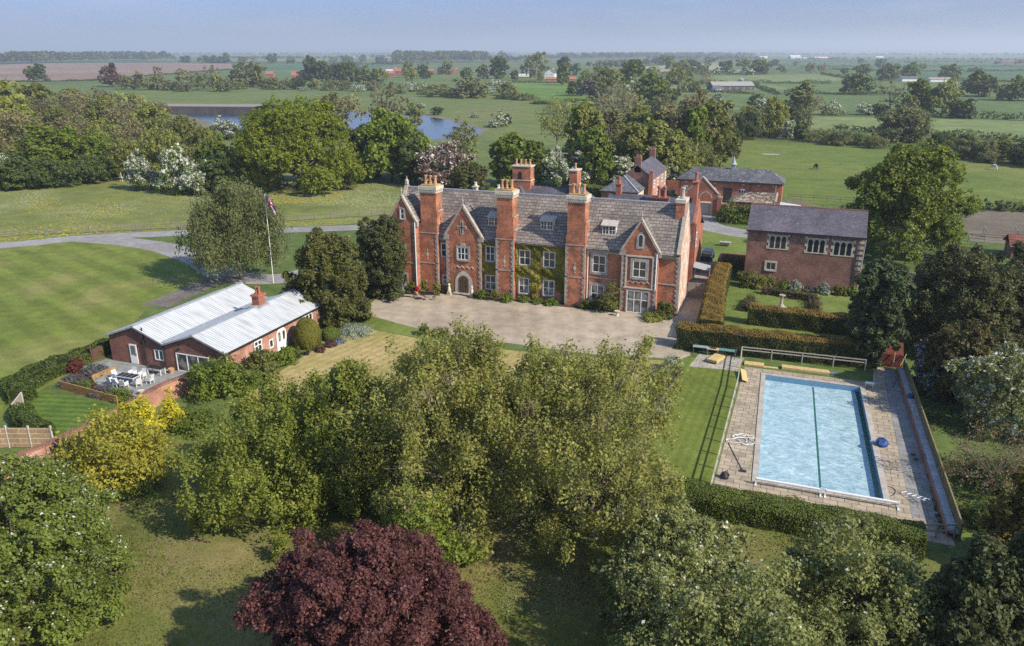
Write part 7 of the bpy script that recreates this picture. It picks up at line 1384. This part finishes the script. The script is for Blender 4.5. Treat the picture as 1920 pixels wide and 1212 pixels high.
# ---------------------------------------------------------------- right side: stream, fields, hedgerow trees
rows([(1450, 258, 190, 58, 'yellow'), (1476, 262, 226, 24, 'thorn'), (1420, 258, 205, 46, 'willow'), (1405, 262, 232, 36, 'dark'), (1500, 262, 234, 36, 'dark'), (1530, 266, 240, 56, 'willow'), (1575, 272, 244, 60, 'willow'), (1500, 240, 198, 40, 'willow'), (1610, 272, 250, 50, 'dark'), (1690, 266, 200, 100, 'willow'), (1760, 284, 250, 60, 'dark'), (1810, 296, 248, 60, 'willow'), (1845, 302, 262, 50, 'willow'), (1880, 300, 262, 46, 'yellow'), (1915, 308, 268, 60, 'dark'), (1780, 290, 262, 40, 'yellow'), (1855, 306, 284, 40, 'willow'), (1640, 278, 256, 50, 'olive'), (1950, 315, 262, 60, 'willow')], 'along the stream beyond horse paddock', 'bushes along the stream')
rows([(1500, 216, 152, 50, 'olive'), (1478, 212, 186, 40, 'dark'), (1518, 214, 178, 60, 'brown'), (1560, 216, 190, 42, 'thorn'), (1428, 204, 182, 30, 'thorn'), (1450, 206, 185, 36, 'dark'), (1418, 202, 176, 28, 'oak'), (1622, 216, 192, 40, 'thorn'), (1645, 216, 194, 36, 'dark'), (1668, 214, 148, 74, 'bare'), (1722, 216, 146, 56, 'oak'), (1765, 218, 148, 60, 'olive'), (1802, 222, 182, 50, 'dark'), (1700, 218, 180, 50, 'olive')], 'in hedgerow two fields beyond paddock', 'hedgerow two fields out')
rows([(1604, 177, 137, 56, 'oak'), (1835, 181, 134, 66, 'oak'), (1908, 190, 144, 44, 'oak'), (1880, 188, 158, 30, 'oak'), (1665, 151, 120, 38, 'oak'), (1705, 147, 118, 36, 'oak'), (1780, 148, 121, 38, 'oak'), (1618, 141, 120, 34, 'oak'), (1584, 140, 127, 15, 'oak'), (1647, 128, 110, 16, 'oak'), (1656, 122, 110, 13, 'oak'), (1615, 120, 109, 15, 'oak'), (1828, 136, 126, 26, 'oak'), (1730, 130, 119, 16, 'oak'), (1682, 130, 118, 14, 'oak'), (1945, 190, 135, 50, 'oak')], 'standing in the wide fields at right', 'field oaks at right')
rows([(1360, 137, 114, 30, 'dark'), (1396, 134, 110, 34, 'olive'), (1420, 140, 112, 40, 'oak'), (1432, 138, 112, 34, 'olive'), (1300, 134, 112, 30, 'dark'), (1466, 137, 120, 22, 'brown'), (1518, 137, 118, 20, 'olive'), (1540, 137, 119, 20, 'brown'), (1452, 124, 112, 18, 'dark'), (1492, 124, 114, 16, 'brown'), (1345, 140, 128, 18, 'thorn'), (1375, 140, 130, 22, 'thorn'), (1295, 142, 126, 24, 'oak'), (1320, 140, 122, 20, 'oak'), (1405, 142, 128, 22, 'thorn'), (1280, 136, 112, 30, 'oak'), (1330, 124, 106, 24, 'olive'), (1240, 122, 104, 30, 'dark')], 'in the hazy hedgerows above the farm', 'hedgerow trees above the farm')
rows([(395, 119, 103, 34, 'dark'), (415, 119, 105, 26, 'dark'), (348, 118, 105, 22, 'dark'), (425, 118, 101, 22, 'willow'), (455, 118, 106, 18, 'oak'), (511, 120, 100, 22, 'oak'), (545, 120, 107, 20, 'oak'), (476, 117, 104, 16, 'brown'), (580, 118, 106, 18, 'dark'), (625, 118, 105, 18, 'brown'), (650, 118, 104, 24, 'oak'), (680, 116, 104, 20, 'willow'), (715, 118, 106, 22, 'dark'), (745, 120, 108, 22, 'oak')], 'in hazy hedgerows beyond ploughed field', 'hedgerow trees beyond ploughed field')
# far woods and hedgerows that read as one mass
rng = np.random.default_rng(77)
def woods(name, label, line, n_, h, wd, mat, ls=1.0, seed=0, cat='woodland'):
    """a far wood: clumps of leaf faces along a line of points, each clump a crown"""
    rg_ = np.random.default_rng(seed); P = [np.array(at(*p)) for p in line]; seg = rg_.integers(0, len(P) - 1, n_); t_ = rg_.uniform(size=(n_, 1))
    a_ = np.array([P[s] for s in seg]); b_ = np.array([P[s + 1] for s in seg]); d = unit(b_ - a_); nn = np.stack([-d[:, 1], d[:, 0]], 1)
    c = a_ * (1 - t_) + b_ * t_ + nn * rg_.uniform(-.5, .5, (n_, 1)) * wd; hh = h * rg_.uniform(.55, 1.15, n_); r_ = hh * rg_.uniform(.35, .6, n_)
    k = 46; ci = np.repeat(np.arange(n_), k); D = sph(rg_, n_ * k, -.3)
    Q = np.stack([c[ci, 0] + D[:, 0] * r_[ci], c[ci, 1] + D[:, 1] * r_[ci], hh[ci] * .5 + D[:, 2] * hh[ci] * .5], 1); Q[:, 2] = np.maximum(Q[:, 2], .3)
    q = leaf_quads(rg_, Q, unit(D + rg_.normal(size=D.shape) * .35), (r_[ci] * .42)[:, None] * ls, 1.3)
    return tag(link(name, npmesh(name, q, mat, np.clip(rg_.normal(.5, .2, n_)[ci] + rg_.normal(0, .12, len(ci)), 0, 1))), label, cat, None, 'stuff')
fw = leafm('far_wood_leaf', (.04, .06, .022), (.075, .105, .035), ovar=0, big=.02); fw2 = leafm('far_hedge_leaf', (.035, .05, .02), (.06, .08, .03), ovar=0, big=.02)
woods('dark_wood', 'long dark wood closing the ploughed field at upper left', [(-500, 124), (-100, 121), (0, 120.5), (100, 117), (220, 114), (300, 114.5)], 520, 26, 130, fw, seed=1)
woods('distant_wood', 'rounded dark wood on skyline above the village roofs', [(770, 118), (830, 115), (912, 116.5)], 240, 27, 120, fw, seed=2)
woods('distant_wood', 'mass of hazy trees on skyline right of the village', [(1085, 112), (1180, 109), (1280, 108), (1400, 108)], 420, 22, 300, fw, seed=3)
for i, (ln, n_, h, wd) in enumerate([([(300, 104), (600, 103.5), (780, 103.5)], 240, 17, 500), ([(-300, 103), (100, 102.5), (400, 102.5)], 180, 16, 500), ([(900, 103), (1200, 103), (1500, 103.2)], 320, 17, 600), ([(1450, 104), (1700, 104.5), (1950, 105), (2300, 107)], 300, 17, 500), ([(300, 100.3), (900, 100), (1300, 100), (1950, 101)], 420, 19, 1500), ([(0, 98.6), (700, 98.5), (1400, 98.7), (2100, 99)], 420, 22, 3000),
     ([(1480, 113.5), (1600, 112.5), (1800, 113), (2100, 117)], 110, 9, 90), ([(440, 112), (560, 111), (760, 110)], 110, 12, 150), ([(930, 118), (990, 112), (1080, 110)], 110, 14, 160), ([(1230, 112), (1330, 113), (1420, 113)], 120, 14, 160), ([(620, 126), (720, 123), (790, 124)], 50, 8, 60), ([(1100, 132), (1180, 124), (1230, 122)], 70, 12, 90), ([(1900, 122), (2000, 124), (2200, 130)], 60, 14, 120), ([(690, 108), (800, 107.5), (960, 107)], 120, 13, 180), ([(1650, 120), (1790, 118), (1950, 119)], 50, 6, 40)]):
    woods('far_treeline', 'band of tiny far-off trees fading into haze below the horizon', ln, n_, h, wd, fw2, seed=20 + i).__setitem__('group', 'far tree bands')
def far_hedge(label, line, h=2.2, wd=3.0, seed=0, mat=None):
    rg_ = np.random.default_rng(seed); P = [np.array(at(*p)) for p in line]; Ps = []
    for p, q in zip(P, P[1:]):
        L_ = np.linalg.norm(q - p); k = int(min(L_ * 16, 14000)); t_ = rg_.uniform(size=(k, 1)); d = (q - p) / L_; nn = np.array([-d[1], d[0]]); xy = p * (1 - t_) + q * t_ + nn * rg_.normal(size=(k, 1)) * wd * .35
        z_ = rg_.uniform(.1, 1, (k, 1)) * h * (1 + .35 * np.sin(t_ * L_ * .11) + .3 * np.sin(t_ * L_ * .31 + 1)); Ps.append(np.concatenate([xy, z_], 1))
    P3 = np.concatenate(Ps); q = leaf_quads(rg_, P3, unit(rg_.normal(size=P3.shape) + np.array([0, 0, .6])), .75, 1.3)
    return tag(link('field_hedge', npmesh('field_hedge', q, mat or LEAF['dark'], rg_.uniform(size=len(q)))), label, 'hedge')
for i, (lb, ln, h) in enumerate([('dark field hedge running left to right just below pale field', [(1560, 157.5), (1340, 155.8), (1325, 158)], 2.4), ('hedge from brick farm toward the single field oak', [(1470, 176), (1600, 178.5), (1700, 178)], 2.2), ('hedge between stream field and hedgerow trees at right edge', [(1640, 216), (1760, 219), (1840, 222), (2100, 238)], 2.6), ('hedge in front of brick farm', [(1250, 172.5), (1330, 174), (1415, 177)], 2.0),
   ('hedge along pale field below distant oaks', [(1540, 139.5), (1590, 148), (1640, 150), (1800, 152), (2100, 160)], 2.4), ('far hedge in right-hand fields, upper one', [(1560, 131), (1700, 134.5), (1950, 134)], 2.6), ('far hedge under pale field beyond farm', [(1180, 145), (1330, 141), (1440, 139)], 4.0), ('topmost field hedge at right under skyline', [(1500, 127), (1640, 125), (1950, 126)], 2.6),
   ('far hedge behind ploughed field at left', [(432, 119), (600, 119.6), (760, 121)], 3.0), ('hedge at foot of ploughed field', [(0, 154.5), (170, 152), (300, 141), (430, 131)], 1.2), ('hedge below the village houses', [(960, 155), (1080, 157), (1130, 162)], 1.6), ('hedge beside chalk farm track', [(1415, 162), (1440, 172), (1460, 178)], 2.2), ('rough hedge above the stream at right', [(1560, 246), (1700, 252), (1850, 262), (2000, 272)], 2.0), ('meadow bank scrub line beyond paddock fence', [(1400, 252), (1500, 256), (1600, 262)], 1.4), ('low hedge beyond near paddock fence at arena', [(1815, 392), (1930, 397), (2050, 400)], 1.4)]):
    far_hedge(lb, ln, h, seed=60 + i)
gorse = leafm('gorse_flower', (.25, .2, .02), (.45, .36, .03), ovar=0)
for px, py, ty, w_, lb in ((1820, 286, 268, 50, 'yellow gorse bush by the stream, leftmost'), (1865, 294, 276, 40, 'yellow gorse bush by stream nearest the right edge')): x, y = at(px, py); o = shrub('gorse_bush', lb, x, y, top_of(x, y, ty), w_ * mpp(x, y), SO, 700 + px, 'bush', ls=.35, flowers=(gorse, .4))
# ---------------------------------------------------------------- village and farms
roofred = plain('orange_tile_roof', (.30, .13, .085), .8, .2, var=.2); roofgrey = plain('grey_tile_roof', (.12, .115, .13), .7, .2, var=.2); rend = plain('white_render', (.66, .65, .61), .8, .2, var=.05); rbrick = plain('far_brick', (.28, .11, .075), .85, .2, var=.15)
def house(px, py, wpx, ty, roof, wall, label, dep=8, along='x', name='village_house', rz=0, eave=.58, nwin=3, chim=1, cat='house', rows_=2):
    x, y = at(px, py); h = top_of(x, y, ty); wd = wpx * mpp(x, y); ze = h * eave
    root = empty(name, (0, 0, 0), label, cat); c = MB(); c.box(-wd / 2, 0, 0, wd / 2, dep, ze); r_ = MB()
    if along == 'x': gabwall(c, -wd / 2, 0, dep, ze, h - .1, .3); gabwall(c, wd / 2 - .3, 0, dep, ze, h - .1, .3); gable_x(r_, -wd / 2 - .2, wd / 2 + .2, 0, dep, ze, h, .4)
    else: gabwall_y(c, 0, -wd / 2, wd / 2, ze, h - .1, .3); gabwall_y(c, dep - .3, -wd / 2, wd / 2, ze, h - .1, .3); gable_y(r_, -wd / 2, wd / 2, -.2, dep + .2, ze, h, .4)
    c.build('wall', wall, root); ro = r_.build('roof', roof, root)
    for i in range(chim): k = (-.42 + .84 * i) * wd if chim > 1 else .3 * wd; MB().box(k - .45, dep / 2 - .5, h - .6, k + .45, dep / 2 + .5, h + 1.2).build('chimney', wall, ro)
    for i in range(nwin):
        for j in range(rows_ if ze > 4 else 1):
            a_ = -wd / 2 + wd * (i + .5) / nwin; z_ = .9 + j * ze * .5; f = MB().box(a_ - .6, -.06, z_, a_ + .6, -.003, z_ + 1.2).build('window', white, root); MB().box(a_ - .48, -.09, z_ + .12, a_ + .48, -.062, z_ + 1.08).build('pane', glass, f)
    root.location = (x, y, 0); root.rotation_euler = (0, 0, R(HEAD + rz)); return root
V_ = 'village_house'
house(563, 152, 30, 134, roofred, rbrick, 'red-roofed brick farmhouse left of the village among trees', rz=4); house(505, 146, 14, 134, roofred, rbrick, 'small red-roofed barn half hidden left of farmhouse', nwin=0, chim=0)
house(749, 142, 24, 128, roofred, rbrick, 'leftmost brick village house with orange roof', 9, rz=-8); house(730, 144, 18, 134, roofred, rbrick, 'low orange-roofed outbuilding at far left of the village', 6, nwin=0, chim=0); house(728, 134, 26, 125, roofgrey, rend, 'wide grey curved-looking barn roof at the left of village', 12, nwin=0, chim=0, name='barn', cat='barn')
house(802, 138, 22, 130, roofred, rbrick, 'bright orange-roofed low house in the village', 7, nwin=2, chim=0); house(836, 140, 30, 126, roofgrey, rbrick, 'brick village house with grey roof and two chimneys', 9, chim=2, nwin=4); house(850, 136, 16, 127, roofred, rbrick, 'orange-roofed house just behind the grey-roofed brick one', 8, nwin=2)
house(920, 142, 28, 129, roofgrey, rbrick, 'dark slate-roofed brick house right of village centre', 9, chim=1, nwin=3); house(897, 136, 14, 128, roofgrey, rend, 'small grey-roofed house behind the slate-roofed one', 8, nwin=2)
house(974, 144, 34, 132, roofgrey, rend, 'long low pale house with grey roof beside orange wing', 7, nwin=4, chim=0, rows_=1); house(998, 146, 10, 132, roofred, rbrick, 'small orange wing at right end of long pale house', 7, nwin=1, chim=0)
house(1030, 148, 18, 130, roofgrey, rend, 'white gabled house facing the mound field', 11, 'y', nwin=2, rz=-15); house(1036, 155, 24, 145, roofred, rbrick, 'low red shed below white gabled house', 5, nwin=2, chim=0, rows_=1, eave=.65); house(1072, 155, 14, 144, roofred, rbrick, 'small brick cottage at right end of the village', 6, nwin=2)
house(836, 126, 16, 121, roofgrey, rend, 'far pale farm building above the village roofs', 10, nwin=0, chim=0, name='barn', cat='barn')
house(1375, 170, 76, 154, plain('asbestos_roof', (.30, .28, .26), .8, .2, var=.15), plain('dark_cladding', (.09, .085, .085), .8), 'long low farm building with pale ridged roof beside the silo', 16, nwin=6, chim=0, name='farm_building', cat='barn', rz=3, eave=.55, rows_=1); house(1345, 171, 14, 161, roofgrey, rend, 'small white-fronted shed at left end of farm building', 6, nwin=0, chim=0, name='barn', cat='barn')
x, y = at(1389, 156); r_ = 5 * mpp(x, y); o = empty('grain_silo', (x, y, 0), 'short cylindrical pale silo beside the long farm building', 'silo'); MB().lathe((x, y, 0), [(r_, 0), (r_, top_of(x, y, 149)), ], 14).build('drum', lead, o); MB().lathe((x, y, top_of(x, y, 149)), [(r_ * 1.05, 0), (r_ * .2, 1.2)], 14).build('roof', lead, o)
house(1707, 153, 30, 144, roofgrey, rend, 'grey-roofed barn among oaks at right, left of two', 12, nwin=0, chim=0, name='barn', cat='barn'); house(1765, 154, 40, 146, plain('pinkish_roof', (.30, .24, .23), .8), rend, 'pinkish-roofed barn among oaks, right of two', 12, nwin=0, chim=0, name='barn', cat='barn')
for px, py, w_, ty, lb in ((1432, 110, 14, 106, 'tiny white farm shed under the skyline, leftmost'), (1492, 110, 18, 104, 'tiny white industrial building under the skyline, second'), (1506, 112, 20, 108, 'tiny low white building under the skyline, third'), (1540, 111, 24, 107, 'tiny pinkish building under skyline, fourth from left'), (1650, 109, 14, 106, 'tiny white building by two far oaks'), (1896, 121, 46, 114, 'large dark barn at far right under the skyline'), (670, 109, 10, 105, 'tiny white building far beyond the village')):
    house(px, py, w_, ty, roofgrey if 'dark' in lb else rend, rend if 'white' in lb else rbrick, lb, 20, nwin=0, chim=0, name='far_building', cat='building')
pylm = plain('pylon_steel', (.25, .26, .27), .6)
def pylon(px, py, ty, lb):
    x, y = at(px, py); h = top_of(x, y, ty); mb = MB(); w_ = h * .09; t_ = h * .03
    for sx in (-1, 1):
        for sy in (-1, 1): mb.bar((sx * w_, sy * w_, 0), (sx * t_, sy * t_, h * .6), t_ * .4).bar((sx * t_, sy * t_, h * .6), (0, 0, h), t_ * .4)
    for k in (.6, .74, .88): mb.bar((-h * .15, 0, h * k), (h * .15, 0, h * k), t_ * .5)
    o = mb.build('electricity_pylon', pylm); o.location = (x, y, 0); o.rotation_euler = (0, 0, R(HEAD)); tag(o, lb, 'pylon', 'pylons on the skyline')
for px, ty, lb in ((1590, 91, 'leftmost faint electricity pylon on the right skyline'), (1676, 93, 'second faint electricity pylon on the right skyline'), (1802, 93, 'third faint electricity pylon on the right skyline'), (1883, 94, 'rightmost faint electricity pylon on the right skyline')): pylon(px, 105, ty + 2, lb)
# ---------------------------------------------------------------- flecks of daisies on the lawns
rng = np.random.default_rng(44)
def flecks(name, label, polys, n_, size, col_, seed):
    rg_ = np.random.default_rng(seed); pts = []
    for p0, p1, p2, p3 in polys:
        a_, b_, c_, d_ = [np.array(at(*p)) for p in (p0, p1, p2, p3)]; u_ = rg_.uniform(size=(n_ // len(polys), 1)); v_ = rg_.uniform(size=(n_ // len(polys), 1)); pts.append(a_ * (1 - u_) * (1 - v_) + b_ * u_ * (1 - v_) + c_ * u_ * v_ + d_ * (1 - u_) * v_)
    P = np.concatenate(pts); k = np.sin(P[:, 0] * .35 + np.sin(P[:, 1] * .2) * 2) + np.sin(P[:, 1] * .3) + rg_.normal(0, .8, len(P)) > .2; P = P[k]
    q = leaf_quads(rg_, np.concatenate([P, np.full((len(P), 1), .04)], 1), unit(np.array([0, 0, 1.0]) + rg_.normal(size=(len(P), 3)) * .2), size, 1.0); tag(link(name, npmesh(name, q, col_, rg_.uniform(size=len(q)))), label, 'flowers', None, 'stuff')
flecks('daisies', 'tiny white daisies scattered over the foreground orchard lawn', [((160, 1212), (520, 1180), (520, 950), (200, 930)), ((940, 1150), (1120, 1150), (1140, 1020), (950, 1060))], 5200, .035, blossom, 1)
flecks('daisies', 'white daisies scattered across the meadow beyond driveway', [((0, 440), (700, 410), (720, 350), (0, 360))], 9000, .11, blossom, 2)
flecks('buttercups', 'drifts of yellow buttercups in the meadow below great oak', [((500, 385), (640, 375), (640, 362), (510, 366)), ((40, 420), (260, 410), (250, 365), (60, 372))], 9000, .16, leafm('buttercup', (.6, .42, .01), (.75, .6, .02), ovar=0), 3)
def tufts(name, label, corners, n_, size, mat, seed):
    rg_ = np.random.default_rng(seed); a_, b_, c_, d_ = [np.array(at(*p)) for p in corners]; u_ = rg_.uniform(size=(n_, 1)); v_ = rg_.uniform(size=(n_, 1)); P = a_ * (1 - u_) * (1 - v_) + b_ * u_ * (1 - v_) + c_ * u_ * v_ + d_ * (1 - u_) * v_
    k = np.sin(P[:, 0] * .5 + 2 * np.sin(P[:, 1] * .3)) + np.sin(P[:, 1] * .8) + rg_.normal(0, .9, n_) > .1; P = P[k]
    q = leaf_quads(rg_, np.concatenate([P, np.full((len(P), 1), .03)], 1), unit(rg_.normal(size=(len(P), 3)) * np.array([1, 1, .5])), size, 1.2); q[:, :, 2] = np.maximum(q[:, :, 2], .012)
    tag(link(name, npmesh(name, q, mat, rg_.uniform(size=len(q)))), label, 'grass', None, 'stuff')
tufts('grass_tufts', 'short rough grass tufts over the foreground orchard lawn', ((-40, 1260), (1900, 1260), (1500, 930), (190, 890)), 90000, .09, leafm('tuft_leaf', (.06, .08, .018), (.12, .135, .035), (.17, .15, .055), ovar=0), 5)
tufts('grass_tufts', 'dark rough grass on slope outside the right pool fence', ((1760, 1000), (1990, 1000), (1960, 740), (1705, 740)), 14000, .16, leafm('dark_tuft', (.035, .055, .012), (.08, .10, .025), ovar=0), 6)
# ---------------------------------------------------------------- air
hz = MB(); B_ = 24000; hz.box(-B_, -B_, -2, B_, B_, 190); me_o = hz.build('haze', (hm := bpy.data.materials.new('haze_air')))
hm.use_nodes = True; n = hm.node_tree; n.nodes.clear(); o_ = n.nodes.new('ShaderNodeOutputMaterial'); pv = n.nodes.new('ShaderNodeVolumePrincipled')
pv.inputs['Color'].default_value = (.86, .93, 1.0, 1); pv.inputs['Density'].default_value = HAZE; pv.inputs['Anisotropy'].default_value = .2
n.links.new(pv.outputs[0], o_.inputs['Volume']); me_o['kind'] = 'stuff'; me_o['label'] = 'thin blue haze over the far countryside'; me_o['category'] = 'haze'
print('THINGS', len([o for o in sc.objects if o.parent is None]), 'OBJ', len(sc.objects))
